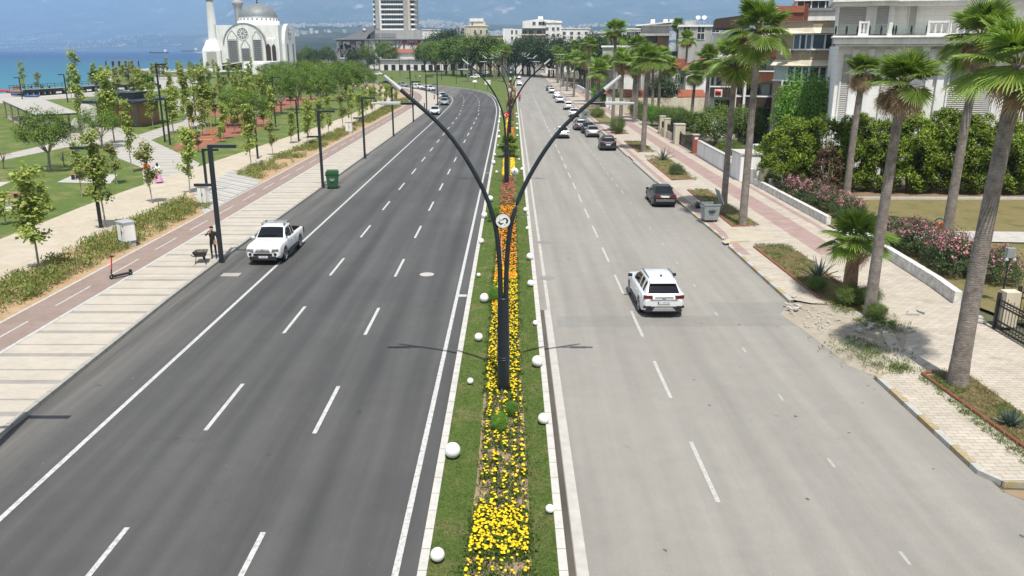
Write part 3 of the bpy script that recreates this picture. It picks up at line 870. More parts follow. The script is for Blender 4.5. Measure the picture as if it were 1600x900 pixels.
LM['oleander'] = leaf_mat('leaf_oleander', (.03, .06, .02), (.09, .13, .045), .25)
LM['pink'] = leaf_mat('blossom_pink', (.62, .16, .27), (.80, .42, .50), .3)
LM['palm'] = leaf_mat('leaf_palm', (.10, .19, .028), (.28, .37, .085), .32, .4)
LM['palm_dry'] = leaf_mat('leaf_palm_dry', (.26, .18, .10), (.50, .38, .25), .2)
LM['agave'] = leaf_mat('leaf_agave', (.055, .085, .075), (.10, .14, .12), .1, .5)
LM['shrub_a'] = leaf_mat('leaf_shrub_green', (.12, .17, .035), (.30, .32, .09), .25)
LM['shrub_b'] = leaf_mat('leaf_shrub_tan', (.17, .13, .07), (.26, .20, .11), .2)
LM['grass'] = leaf_mat('blade_grass', (.07, .13, .025), (.16, .21, .055), .35)
LM['dry_grass'] = leaf_mat('blade_dry_grass', (.20, .17, .075), (.32, .26, .14), .25)
LM['petal_yellow'] = leaf_mat('petal_yellow', (.72, .47, .008), (.86, .66, .02), .15)
LM['petal_orange'] = leaf_mat('petal_orange', (.70, .17, .006), (.82, .33, .012), .15)
LM['petal_red'] = leaf_mat('petal_red', (.30, .05, .04), (.42, .13, .09), .15)
LM['flower_leaf'] = leaf_mat('leaf_flower', (.05, .10, .02), (.14, .20, .045), .3)

def unit(a): return a / np.maximum(np.linalg.norm(a, axis=1, keepdims=True), 1e-9)

def leaf_quads(C, Nrm, L, Wd, r, jitter=.7, T=None):
    """one diamond leaf at each centre C; Nrm: facing; T: preferred long axis"""
    n = len(C)
    Nn = unit(Nrm + r.normal(0, jitter, (n, 3)))
    t = r.normal(0, 1, (n, 3)) if T is None else T + r.normal(0, jitter*.6, (n, 3))
    t = unit(t - Nn*np.sum(t*Nn, 1, keepdims=True)); b = np.cross(Nn, t)
    Ls = L*r.uniform(.65, 1.25, (n, 1)); Ws = Wd*r.uniform(.7, 1.2, (n, 1))
    V = np.stack([C - t*Ls*.5, C + b*Ws*.5, C + t*Ls*.5, C - b*Ws*.5], 1).reshape(-1, 3)
    return V, np.arange(4*n).reshape(n, 4)

def cluster(centres, sig, per, r):
    k = len(centres)
    c = np.repeat(np.asarray(centres, float), per, 0)
    s = np.repeat(np.asarray(sig, float).reshape(-1, 1) if np.ndim(sig) else np.full((k, 1), sig), per, 0)
    return c + r.normal(0, 1, (k*per, 3))*s

def join(parts):
    Vs, Fs, o = [], [], 0
    for V, F in parts: Vs.append(V); Fs.append(F+o); o += len(V)
    return np.concatenate(Vs), np.concatenate(Fs)

def tree_thing(name, trunk_me, crown_me):
    t = thing(name, '', '')
    for k in ('label', 'category'):
        if k in t: del t[k]
    link('trunk', trunk_me, t); link('crown', crown_me, t)
    return t

PROTO = []
def proto(o): PROTO.append(o); return o

def sapling(seed, h=5.0, mt='sapling', dens=1.0):
    r = np.random.default_rng(seed)
    mb = MB(); lean = r.normal(0, .10, 2)
    ax = lambda t: np.array([lean[0]*t*t*2 + .05*math.sin(5*t+seed), lean[1]*t*t*2 + .05*math.cos(4*t+seed), h*t])
    mb.tube([ax(t) for t in np.linspace(0, .97, 9)], list(np.linspace(.055, .014, 9)), 7)
    cs, sg = [], []
    nb = int(17*dens)
    for i in range(nb):
        t = r.uniform(.30, 1.0)
        a = r.uniform(0, 6.28); ln = r.uniform(.2, .75)*(1.15-.65*abs(t-.55))
        p0 = ax(t*.96); p1 = p0 + np.array([math.cos(a)*ln, math.sin(a)*ln, ln*r.uniform(.25, .8)])
        mb.tube([p0, (p0+p1)/2+np.array([0, 0, .04]), p1], [.016, .011, .006], 4)
        for q in (.45, .75, 1.0): cs.append(p0+(p1-p0)*q); sg.append(.13)
    for t in np.linspace(.35, 1, 7): cs.append(ax(t)); sg.append(.13)
    C = cluster(cs, np.array(sg)*1.25, 26, r)
    out = C - np.array([0, 0, h*.5]); out[:, 2] *= .1
    V, F = leaf_quads(C, unit(out)*.5+np.array([0, 0, .9]), .215, .155, r, .6)
    return tree_thing('young_tree', mb.mesh('sapling_trunk', M['trunk_pale']), np_mesh('sapling_crown', V, F, LM[mt]))

def round_tree(seed, h, rad, trunk_h, mt, leaf, nclump, per, name, flat=.75, tmat='trunk', trunk_r=.16, low=-.35, sig=.16, gap=1.0):
    """trunk with limbs carrying a crown of many leaf clumps, uneven and open between the clumps"""
    r = np.random.default_rng(seed)
    mb = MB(); ch = h - trunk_h; cz = trunk_h + ch*.5
    fork = np.array([r.normal(0, .1), r.normal(0, .1), trunk_h*.9])
    mb.tube([(0, 0, 0), fork*.5+np.array([.06*rad*.3, 0, 0]), fork], [trunk_r*1.25, trunk_r, trunk_r*.85], 8)
    d = unit(r.normal(0, 1, (nclump*3, 3))); d = d[d[:, 2] > low][:nclump]
    lump = .72 + .38*fbm(d[:, 0]*2+10+seed, d[:, 1]*2+d[:, 2]*2+10, seed, 3)*gap
    q = r.uniform(.45, 1.0, (len(d), 1))**.6
    C0 = d*q*lump[:, None]*np.array([rad, rad, ch*.5*1.1]) + np.array([0, 0, cz])
    for k in range(0, min(len(C0), 60), 6):
        e = C0[k]; mid_ = fork + (e-fork)*.5 + np.array([0, 0, .1*ch*r.random()])
        mb.tube([fork*.97, mid_, fork + (e-fork)*.92], [trunk_r*.5, trunk_r*.3, trunk_r*.1], 5)
    C = cluster(C0, rad*sig*r.uniform(.7, 1.3, len(C0)), per, r)
    out = unit(C - np.array([0, 0, cz-ch*.25]))
    V, F = leaf_quads(C, out*.8+np.array([0, 0, .55]), leaf, leaf*.62, r, .55)
    return tree_thing(name, mb.mesh(name+'_trunk', M[tmat]), np_mesh(name+'_crown', V, F, LM[mt]))

def cone_bush(seed, h, rad, mt, n=5200, name='cypress_bush'):
    """upright feathery evergreen: sprays that point up and outwards from many shoots"""
    r = np.random.default_rng(seed)
    mb = MB()
    for k in range(5):
        a = r.uniform(0, 6.28); mb.tube([(.1*math.cos(a), .1*math.sin(a), 0), (rad*.35*math.cos(a), rad*.35*math.sin(a), h*.45), (rad*.3*math.cos(a), rad*.3*math.sin(a), h*.8)], [.09, .06, .02], 6)
    # feathery sprays grouped on separate lumps, so that light and gaps fall between the lumps
    nl = 92; per = n // nl
    th = r.uniform(0, 6.28, nl); u = (np.arange(nl)+.5)/nl
    prof = np.sin(np.clip(u*.90+.10, 0, 1)*math.pi)**.5
    rr = rad*prof*r.uniform(.62, .92, nl)
    lc = np.stack([np.cos(th)*rr, np.sin(th)*rr, u*h*.86+.35+r.normal(0, .1, nl)], 1)
    ls = rad*.25*r.uniform(.75, 1.25, nl)
    d = unit(r.normal(0, 1, (nl*per, 3)) + np.repeat(np.stack([np.cos(th)*.7, np.sin(th)*.7, np.full(nl, .9)], 1), per, 0))
    C = np.repeat(lc, per, 0) + d*np.repeat(ls, per)[:, None]*r.uniform(.55, 1.05, (nl*per, 1))
    V, F = leaf_quads(C, d*.4 + np.array([0, 0, .5]), .27, .09, r, .5, T=unit(d + np.array([0, 0, .75])))
    return tree_thing(name, mb.mesh(name+'_trunk', M['trunk']), np_mesh(name+'_crown', V, F, LM[mt]))

# ------------------------------------------------------------------ fan palms
def fan_leaf(pet, R_, az, el, droop, r, nseg=26, fill=1.02):
    """one palmate leaf: stalk and pleated fan whose split tips hang; returns (stalk path, V, F)"""
    ca, sa = math.cos(az), math.sin(az)
    outd = np.array([ca*math.cos(el), sa*math.cos(el), math.sin(el)])
    side = np.array([-sa, ca, 0])
    upv = np.cross(outd, side)*-1.0
    if upv[2] < 0 and el > -1.2: upv = -upv
    p0 = np.array([ca*.08, sa*.08, 0]); hub = p0 + outd*pet + np.array([0, 0, -.10*pet*pet])
    mid_ = p0 + outd*pet*.5
    bend = el - droop
    fwd = np.array([ca*math.cos(bend), sa*math.cos(bend), math.sin(bend)])
    nrm = np.cross(side, fwd); nrm = nrm if nrm[2] > 0 else -nrm
    V, F = [], []
    half = R(112)
    for i in range(nseg):
        a = -half + 2*half*(i+.5)/nseg
        da = half/nseg*fill
        ln = R_*(.78+.30*math.cos(a*.62))*r.uniform(.93, 1.05)
        def P(ang, d, zz): return hub + (fwd*math.cos(ang)+side*math.sin(ang))*d + nrm*zz
        cup = -.10*R_*(abs(a)/half)**2
        pl = .028*R_
        base = len(V)
        s1, s2 = ln*.12, ln*.52
        V += [P(a-da, s1, 0), P(a+da, s1, 0), P(a-da, s2, cup*.6-pl), P(a, s2, cup*.6+pl), P(a+da, s2, cup*.6-pl)]
        tipdrop = np.array([0, 0, -ln*r.uniform(.05, .22)])
        q = P(a, ln*.86, cup) + tipdrop*.45; wv = (side*math.cos(a)-fwd*math.sin(a))*ln*.018
        V += [q-wv, q+wv, P(a+r.normal(0, .02), ln, cup*1.2)+tipdrop]
        F += [(base, base+3, base+2, base), (base, base+1, base+3, base), (base+1, base+4, base+3, base+1), (base+2, base+3, base+6, base+5), (base+3, base+4, base+6, base+3), (base+5, base+6, base+7, base+5)]
    return (p0, mid_, hub), np.array(V), F

def palm_meshes(seed, nlive=30, ndry=12, pet=.8, R_=.9, nseg=26, low=-30):
    r = np.random.default_rng(seed)
    def collect(specs, name, mt, stalk_mt):
        mb = MB()
        for (az, el, dr, p, q) in specs:
            st, V, F = fan_leaf(p, q, az, el, dr, r, nseg, 1.02 if mt == 'palm' else .55)
            k = len(mb.v)
            mb.v += [tuple(x) for x in V]
            for f in F:
                mb.f.append(tuple(k+i for i in (f[:3] if f[0] == f[3] else f))); mb.mi.append(0); mb.sm.append(False)
            mb.tube(st, [.03, .02, .013], 4, 1, caps=False)
        return mb.mesh(name, [LM[mt], stalk_mt])
    live = []
    for i in range(nlive):
        t = (i+.5)/nlive
        el = R(86 - (86-low)*t**1.15) + r.normal(0, .2)
        live.append((i*2.399963+r.normal(0, .15), el, r.uniform(.0, .3)+.40*t, pet*r.uniform(.65, 1.25)*(.75+.35*t), R_*r.uniform(.85, 1.1)))
    dry = [(r.uniform(0, 6.28), R(r.uniform(-80, -28)), r.uniform(.5, 1.0), pet*r.uniform(.35, 1.05), R_*r.uniform(.45, 1.05)) for _ in range(ndry)]
    a = collect(live, 'palm_crown', 'palm', M['palm_stalk'])
    b_ = collect(dry, 'palm_skirt', 'palm_dry', M['palm_stalk_dry']) if ndry else None
    return a, b_

M['palm_stalk'] = plain('palm_stalk', (.16, .17, .05), .6, var=.2)
M['palm_stalk_dry'] = plain('palm_stalk_dry', (.25, .15, .075), .8, var=.2)
m, n, l, b = new_mat('palm_bark')
oc = coords(n, l)
wv = N(n, 'ShaderNodeTexWave', wave_type='BANDS', bands_direction='Z', Scale=4.2, Distortion=7, Detail=6); wv.inputs['Detail Scale'].default_value = 2.0
l.new(oc, wv.inputs['Vector'])
c = mixc(n, l, ramp(n, l, noise(n, l, oc, 2.2, 10, .8), .36, .64), (.11, .092, .078), (.31, .275, .24))
x = N(n, 'ShaderNodeMix', data_type='RGBA', blend_type='MULTIPLY'); x.inputs['Factor'].default_value = .26
l.new(c, x.inputs['A']); l.new(ramp(n, l, wv.outputs['Fac'], .1, .6, (.5,)*3, (1.1,)*3), x.inputs['B'])
l.new(x.outputs['Result'], b.inputs['Base Color']); b.inputs['Roughness'].default_value = .95
bump(n, l, b, wv.outputs['Fac'], .4, .02)
M['palm_bark'] = m
M['palm_bark_red'] = plain('palm_bark_red', (.20, .12, .08), .95, var=.35, scale=9, bmp=.6)

PALM_VAR = [palm_meshes(100, 25, 12), palm_meshes(101, 21, 22, low=-8), palm_meshes(102, 26, 7), palm_meshes(103, 20, 26, low=0)]
PALM_NEAR = [palm_meshes(110, 25, 6, .85, 1.0, 38, -18), palm_meshes(111, 21, 20, .6, .75, 36, 4), palm_meshes(112, 25, 14, .75, .85, 36)]
PALM_SHORT = palm_meshes(120, 24, 5, .75, .85, 36, low=-12)
PALM_FAR = [palm_meshes(130, 22, 8, .8, .95, 14), palm_meshes(131, 20, 12, .8, .95, 14)]
# slim date-like crown reused for the shore and the median

TRUNKS = {}
def palm_trunk(h, r0, r1, lean, bark='palm_bark'):
    key = (round(h, 1), r0, r1, lean, bark)
    if key not in TRUNKS:
        mb = MB(); k = 12
        pts, rad = [], []
        for i in range(k+1):
            t = i/k
            pts.append((lean[0]*t*t, lean[1]*t*t, h*t)); rad.append(r1 + (r0-r1)*(1-t)**1.6 + (.10*r0 if i == 0 else 0))
        mb.tube(pts, rad, 14)
        TRUNKS[key] = mb.mesh('palm_trunk', M[bark])
    return TRUNKS[key]

def palm(x, y, h, var, label, group, z=.13, s=1.0, r0=.30, r1=.19, lean=(0, 0), rz=None, bark='palm_bark', name='palm_tree', cat='palm tree'):
    t = thing(name, label, cat, (x, y, z), 0, group)
    link('trunk', palm_trunk(h, r0, r1, lean, bark), t)
    a, b_ = var
    rz = random.uniform(0, 6.28) if rz is None else rz
    for nm, me in (('crown', a), ('dead_fronds', b_)):
        if me is None: continue
        o = link(nm, me, t); o.location = (lean[0], lean[1], h-.05); o.rotation_euler = (0, 0, rz); o.scale = (s, s, s)
    return t

def PT(px_base, crown_row, y=None):
    x, y = G(*px_base, .13)
    return x, y, W(0, crown_row, y)[1] - .13

# palms standing in the pavement beds (row nearest the road), near to far
RP = 'palms along the right pavement'
x, y, h = PT((1495, 600), 100); palm(x, y, h, PALM_NEAR[0], 'big palm with a broad green crown at the right edge beside a small agave', RP, s=1.08, r0=.32, r1=.22, lean=(.3, 0), rz=2.2)
x, y, h = PT((1358, 492), 128); palm(x, y, h, PALM_NEAR[1], 'palm with a small crown over a brown dead skirt, beside the short palm', RP, s=1.25, r0=.25, r1=.185, lean=(.18, 0), rz=.6)
x, y, h = PT((1325, 470), 372); palm(x, y, h, PALM_SHORT, 'short stout palm with green fans and reddish trunk beside the agave', 'palms along the right pavement', s=1.1, r0=.36, r1=.26, bark='palm_bark_red', rz=1.0)
x, y, h = PT((1160, 352), 45); palm(x, y, h, PALM_NEAR[2], 'tall leafy palm right of its twin in the bed by the grey bin', RP, s=1.45, r0=.26, r1=.19, lean=(.1, .1), rz=3.0)
x, y, h = PT((1130, 332), 92); palm(x, y, h, PALM_VAR[0], 'lower leaning palm left of its twin in the bed by the grey bin', RP, s=1.3, r0=.23, r1=.17, lean=(.12, 0))
x, y, h = PT((1005, 236), 92); palm(x, y, h, PALM_VAR[2], 'single palm in the edged bed beside the parked black SUV', RP, s=1.35, r0=.30, r1=.22)
x, y, h = PT((969, 208), 98); palm(x, y, h, PALM_VAR[1], 'shorter palm of the pair in the bed behind the parked silver sedan', RP, s=1.2, r0=.28, r1=.22)
x, y, h = PT((957, 198), 48); palm(x, y, h, PALM_VAR[0], 'taller palm of the pair in the bed behind the parked silver sedan', RP, s=1.35, r0=.26, r1=.2)
# palms inside the gardens
GP = 'palms in the front gardens'
x, y, h = PT((1478, 375), 55); palm(x, y, h, PALM_NEAR[2], 'dark trunked tall palm beside the orange litter bin', GP, s=1.55, r0=.30, r1=.22, lean=(.26, 0), rz=.4)
x, y, h = PT((1322, 305), 112); palm(x, y, h, PALM_NEAR[1], 'palm with hanging brown skirt in front of the white villa and clipped conifers', GP, s=1.35, r0=.30, r1=.22, lean=(.2, 0), rz=2.4)
x, y, h = PT((1100, 217), 92); palm(x, y, h, PALM_VAR[2], 'palm rising in front of the brown panelled apartment house', GP, s=1.35, r0=.28, r1=.2)
for (px, by, cy_, s_, lab) in ((1042, 172, 103, 1.5, 'shaggy palm with a long dead skirt beside the red tiled wall'), (1028, 185, 88, 1.35, 'leaning green palm left of the shaggy one by the tiled wall'),
                              (1068, 168, 60, 1.3, 'slim palm before the gable of the red roofed villa'), (1053, 150, 38, 1.3, 'tall palm with a drooping head before the grey modern house')):
    x, y, h = PT((px, by), cy_); palm(x, y, h, PALM_VAR[1 if px in (1042, 1053) else 0], lab, GP, s=s_, r0=.27, r1=.2)
# far rows on both sides of the right pavement
for i, (x, y, h, v, lab) in enumerate([(18.9, 128, 8.6, 1, 'bushy palm with brown skirt just left of the tiled wall roof'), (22.5, 133, 9.4, 0, 'palm behind the left end of the tiled wall roof'), (26.0, 120, 7.6, 1, 'low palm in front of the beige wall'), (30.5, 122, 9.0, 2, 'palm before the red roofed villa'), (21.3, 147, 9.2, 0, 'palm beside the tiled gate roof'), (33.5, 140, 10.4, 3, 'palm behind the villa roof'), (24.5, 160, 9.8, 2, 'palm in the garden of the pale flat roofed house'), (27.5, 168, 8.6, 1, 'shaggy palm in the garden of the pale flat roofed house'), (23, 180, 9.4, 0, 'palm at the far corner of the pale flat roofed house')]):
    palm(x, y, h, PALM_VAR[v], lab, GP, s=1.4, r0=.26, r1=.19, lean=(random.uniform(-.4, .4), 0))
FP = 'palms lining the far end of the road'
k = 0
for i in range(30):
    y = 132 + i*9.2 + random.uniform(-2.5, 2.5)
    x = (15.2 if i % 3 else 20.5) + random.uniform(-.8, 1.2) + max(0, (y-200)*.012)
    h = random.uniform(6.6, 10.2) if i % 4 else random.uniform(10, 12.5)
    palm(x, y, h, PALM_FAR[i % 2], f'{ORD[i]} palm of the far right-hand row, counting away from the paired palms', FP, s=random.uniform(1.15, 1.45), r0=.21, r1=.16, lean=(random.uniform(-.5, .5), 0))
for i in range(16):
    y = 285 + i*9 + random.uniform(-4, 4); x = -1 + random.uniform(-1, 1)*3 - i*1.2
    palm(x, y, random.uniform(8, 11), PALM_FAR[i % 2], f'{ORD[i]} palm on the far grass island, counting from the road fork', 'palms on the far grass island', z=.11, s=1.3, r0=.26, r1=.2)
x, y, h = PT((731, 128), 68); palm(x, y, h, PALM_FAR[0], 'slender tall palm alone in front of the round trees on the grass island', 'palms on the far grass island', s=1.6, r0=.28, r1=.2)
for i, (px, py, ty) in enumerate([(578, 106, 72), (586, 107, 70), (593, 108, 74), (602, 108, 80), (618, 108, 82), (628, 107, 82), (640, 106, 84), (561, 104, 84), (672, 108, 82), (684, 107, 84)]):
    x, y = G(px, py); h = W(0, ty, y)[1]
    palm(x, y, h, PALM_FAR[i % 2], f'{ORD[i]} palm from the left of those before the shopping podium', 'palms before the shopping podium', z=0, s=2.3, r0=.4, r1=.3)
for i, (px, py, ty) in enumerate([(152, 148, 122), (222, 150, 124), (236, 150, 130)]):
    x, y = G(px, py); h = W(0, ty, y)[1]
    palm(x, y, max(2.2, h), PALM_SHORT, ['bushy palm in front of the dark piles of the pier', 'palm left of the pair beyond the kiosk', 'palm right of the pair beyond the kiosk'][i], 'palms by the shore', z=.1, s=1.5, r0=.3, r1=.22)
palm(-.35, 86, 1.3, PALM_SHORT, 'low dark palm spreading over the median flowers', None, z=.12, s=.9, r0=.3, r1=.22)
# withered banana plants on the median
def dry_plant(seed, h):
    r = np.random.default_rng(seed); mb = MB()
    st = MB(); st.tube([(0, 0, 0), (.05, 0, h*.5), (0, .05, h*.85)], [.20, .15, .07], 8)
    for i in range(13):
        az = r.uniform(0, 6.28); z0 = h*r.uniform(.45, .9); L = r.uniform(.9, 1.8)
        pts = []
        for t in np.linspace(0, 1, 7):
            pts.append(np.array([math.cos(az)*L*.42*math.sin(t*1.9), math.sin(az)*L*.42*math.sin(t*1.9), z0 + L*.45*math.sin(t*2.6) - L*.7*t*t]))
        sd = np.array([-math.sin(az), math.cos(az), 0])
        w_ = [.03, .14, .2, .22, .19, .13, .03]
        vs = [p + sd*w for p, w in zip(pts, w_)] + [p - sd*w for p, w in zip(pts, w_)]
        mb.add(vs, [(k, k+1, 7+k+1, 7+k) for k in range(6)])
    return st, mb
for i, (x, y, h, lab) in enumerate([(-.3, 118, 5.2, 'nearest of the withered brown banana plants on the median'), (.1, 131, 5.8, 'tallest withered banana plant standing in the middle of the median group'), (-.4, 146, 5.5, 'farthest withered banana plant on the median, beyond the other two')]):
    t = thing('banana_plant', lab, 'dry plant', (x, y, .12), random.uniform(0, 6), 'withered banana plants on the median')
    st, mb = dry_plant(40+i, h); st.build('stem', M['palm_bark_red'], t); mb.build('leaves', LM['palm_dry'], t)

# ------------------------------------------------------------------ park trees
SAP = [sapling(200+i, h, mt, d) for i, (h, mt, d) in enumerate([(4.6, 'sapling', 1.0), (5.4, 'sapling', 1.25), (4.2, 'sapling', .8), (5.0, 'sapling_red', .8), (5.6, 'sapling', .7)])]
SAPH = [4.6, 5.4, 4.2, 5.0, 5.6]
PINE = [round_tree(300+i, 7.0, 3.3, 2.2, 'pine', .22, 120, 62, 'pine_tree', low=-.45, tmat='trunk_pale', trunk_r=.17, sig=.10, gap=1.5) for i in range(3)]
BROAD = [round_tree(320+i, 13, 5.4, 3.0, 'broad', .55, 230, 24, 'broad_tree', low=-.5, trunk_r=.4, sig=.11) for i in range(3)]
BRIGHTB = [round_tree(326+i, 13, 5.4, 3.0, 'pine', .55, 230, 24, 'broad_tree', low=-.5, trunk_r=.4, sig=.11) for i in range(2)]
DARKT = [round_tree(330+i, 9, 4.2, 2.2, 'dark', .42, 200, 24, 'broad_tree', low=-.6, trunk_r=.25, sig=.13) for i in range(3)]
BUSH = [round_tree(340+i, 5.0, 2.9, .4, 'bright', .19, 360, 34, 'garden_tree', low=-.7, trunk_r=.12, sig=.10) for i in range(2)]
DBUSH = [round_tree(345+i, 4.6, 3.0, .3, 'broad', .20, 330, 30, 'garden_tree', low=-.8, trunk_r=.12, sig=.11) for i in range(2)]
BARE = [round_tree(350, 5.0, 2.2, 1.6, 'grey', .10, 90, 16, 'bare_tree', trunk_r=.14, sig=.12)]
USED = set()
def place(p, x, y, label, cat, group, z=.1, s=1.0, sz=None, name=None):
    if p.name in USED: o = copy_tree(p)
    else: o = p; USED.add(p.name)
    put(o, (x, y, z), random.uniform(0, 6.28), (s, s, sz or s))
    if name: o.name = name
    return tag(o, label, cat, group)

def sap_at(px, py, ty, k, label, group, s=1.0):
    x, y = G(px, py, .11); h = max(1.4, W(0, ty, y)[1]-.1)
    place(SAP[k], x, y, label, 'young tree', group, s=s*(.55+.45*h/SAPH[k]), sz=h/SAPH[k])

SG = 'young trees in the planting strip'
for i, (px, py, ty, k) in enumerate([(60, 424, 262, 1), (164, 356, 205, 1), (237, 318, 222, 3), (298, 302, 204, 0), (393, 262, 168, 0), (426, 243, 188, 3), (455, 224, 178, 2), (481, 216, 164, 0)]):
    sap_at(px, py, ty, k, f'{ORD[i]} young tree from the near end of the planting strip beside the cycle lane', SG, 1.0 if i else 1.15)
for i in range(13):
    y = 96 + i*6.3; place(SAP[i % 5], -23.0 - random.uniform(0, 1.2) - max(0, y-165)*.12, y, f'{ORD[i+8]} young tree from the near end of the planting strip beside the cycle lane', 'young tree', SG, s=random.uniform(.85, 1.05), sz=random.uniform(.9, 1.15))
LG = 'young trees on the park lawn'
for i, (px, py, ty, k, lab) in enumerate([(9, 351, 300, 2, 'small young tree at the left edge below the picnic table'), (72, 330, 286, 2, 'small young tree on the lawn left of the picnic table slab'), (129, 308, 224, 4, 'slim sparse young tree in front of the second picnic table'),
        (130, 221, 83, 4, 'tall slender young tree rising above the pergola against the sea'), (178, 224, 112, 1, 'yellowish bushy young tree in front of the kiosk'), (207, 270, 160, 4, 'leaning young tree with pale trunk at the plaza edge'),
        (183, 287, 222, 3, 'thin young tree beside the picnic slab and plaza'), (272, 208, 140, 1, 'leafy young tree at the bend of the curved path'), (239, 201, 147, 4, 'thin young tree on the lawn beside the kiosk'),
        (297, 201, 122, 2, 'young tree between curved path and playground'), (320, 198, 106, 1, 'large young tree on the playground edge'), (337, 195, 136, 3, 'rust tinted young tree beside the playground'), (344, 222, 198, 2, 'knee high young tree on the lawn before the playground'),
        (392, 222, 165, 0, 'young tree at the front edge of the playground lawn'), (310, 238, 205, 3, 'thin young tree near the yellow exercise frame'), (412, 196, 160, 2, 'young tree behind the playground corner')]):
    sap_at(px, py, ty, k, lab, LG, 1.35 if k == 1 else 1.0)
cnt = 0
for i in range(46):
    y = 104 + i*3.3; x = -32 - random.uniform(0, 26) - (y-100)*.05
    place(SAP[(i*3) % 5], x, y, f'{ORD[i] if i < len(ORD) else "farthest"} of the scattered young trees in the park behind, counted from the playground', 'young tree', 'scattered young trees in the park behind', s=random.uniform(.95, 1.3), sz=random.uniform(.85, 1.2))
    cnt += 1
for i in range(24):
    y = 150 + random.uniform(0, 230); x = -70 - random.uniform(0, 45) - (y-150)*.12
    place(SAP[3 if i % 2 else 4], x, y, f'{ORD[i]} thin rust tinted tree near the shore, counted from the kiosk', 'young tree', 'thin trees near the shore', s=1.3, sz=random.uniform(1.0, 1.4))
for i in range(44):
    y = 165 + i*4.6; x = -(.30+.20*random.random())*y
    place(SAP[(0, 3, 4, 1)[i % 4]], x, y, f'{ORD[i]} olive tinted young tree between playground and mosque, nearest counted first', 'young tree', 'young trees between playground and mosque', s=random.uniform(1.2, 1.6), sz=random.uniform(1.0, 1.35))
PG = 'pines in the park grove'
pl = [(372, 197, 140), (402, 198, 146), (440, 178, 120), (466, 172, 118), (500, 172, 116), (530, 158, 108), (552, 150, 104), (424, 165, 112), (486, 156, 104), (450, 152, 104), (516, 146, 100), (572, 150, 108), (541, 140, 97), (432, 146, 104), (560, 136, 97), (470, 140, 97), (500, 136, 95), (446, 134, 97), (480, 132, 95), (530, 131, 95), (424, 136, 100), (552, 128, 97)]
for i, (px, py, ty) in enumerate(pl):
    x, y = G(px, py, .1); h = W(0, ty, y)[1]
    lab = ('bright round topped pine on the near side of the playground', 'bright pine just right of the playground equipment')[i] if i < 2 else f'{ORD[i-2]} pine of the park grove, counted from the near edge backwards'
    place(PINE[i % 3], x, y, lab, 'pine tree', PG, s=h/7.0*(1.0 if i > 1 else 1.0), sz=h/7.0)
x, y = G(78, 268); place(PINE[1], x, y, 'leaning pine with pale trunk standing on the left lawn', 'pine tree', None, s=.72, sz=.8)
x, y = G(160, 232); place(PINE[0], x, y, 'low pine behind the yellowish young tree at the plaza', 'pine tree', None, s=.7, sz=.62)
for i, (px, py, s_, lab) in enumerate([(354, 195, .8, 'bare grey tree beside the bright pine at the playground'), (470, 158, 1.1, 'grey leafless tree amid the pine grove'), (101, 262, .35, 'small bare tree on the lawn behind the picnic slab'), (6, 266, .45, 'small bare tree at the left edge of the lawn'), (455, 142, 1.3, 'grey leafless tree at the back of the grove')]):
    x, y = G(px, py); place(BARE[0], x, y, lab, 'bare tree', None, s=s_)
# tapered small cypress by the shore
x, y = G(262, 112)
# far trees: island, behind the road, around the podium
IG = 'round trees on the far grass island'
for i, (px, py, ty) in enumerate([(697, 117, 72), (708, 119, 70), (722, 119, 68), (736, 121, 68), (750, 121, 66), (766, 121, 68), (779, 119, 72), (664, 112, 76), (680, 113, 73)]):
    x, y = G(px, py); h = W(0, ty, y)[1]
    place((BRIGHTB + BROAD)[i % 5], x, y, f'{ORD[i]} round crowned tree from the left on the far grass island', 'round tree', IG, s=h/13*1.3, sz=h/13*1.2)
BG = 'dark trees behind the far palms'
for i in range(22):
    y = 215 + i*8.5 + random.uniform(-4, 4); x = 22 + random.uniform(0, 9) - max(0, (i-11))*3.2
    place(DARKT[i % 3], x, y, f'{ORD[i]} dark tree behind the far palm row, counted away from the villas', 'dark tree', BG, s=random.uniform(1.3, 1.8), z=0)
for i in range(14):
    y = 425 + random.uniform(0, 70); x = -42 + i*7.2
    place((BROAD + DARKT)[i % 6], x, y, f'{ORD[i]} tree from the left in the belt closing the far end of the road', 'tree', 'trees closing the far end of the road', s=random.uniform(1.0, 1.4), z=0)
for i in range(28):
    y = 440 + random.uniform(0, 160); x = -(y*.265) + i*3.9*y/500
    place(DARKT[i % 3] if i % 3 else BROAD[0], x, y, f'{ORD[i]} tree from the left in the grove between mosque and podium', 'tree', 'trees between mosque and podium', s=random.uniform(.8, 1.25), z=0)
for i, (px, py, ty) in enumerate([(700, 96, 45), (712, 97, 48), (690, 97, 52)]):
    x, _z = W(px, 96, 470); place(DARKT[i], x, 470, f'{ORD[i]} tall dark tree between the white annexe and the cream block', 'dark tree', 'tall dark trees by the cream block', s=2.3, z=0)

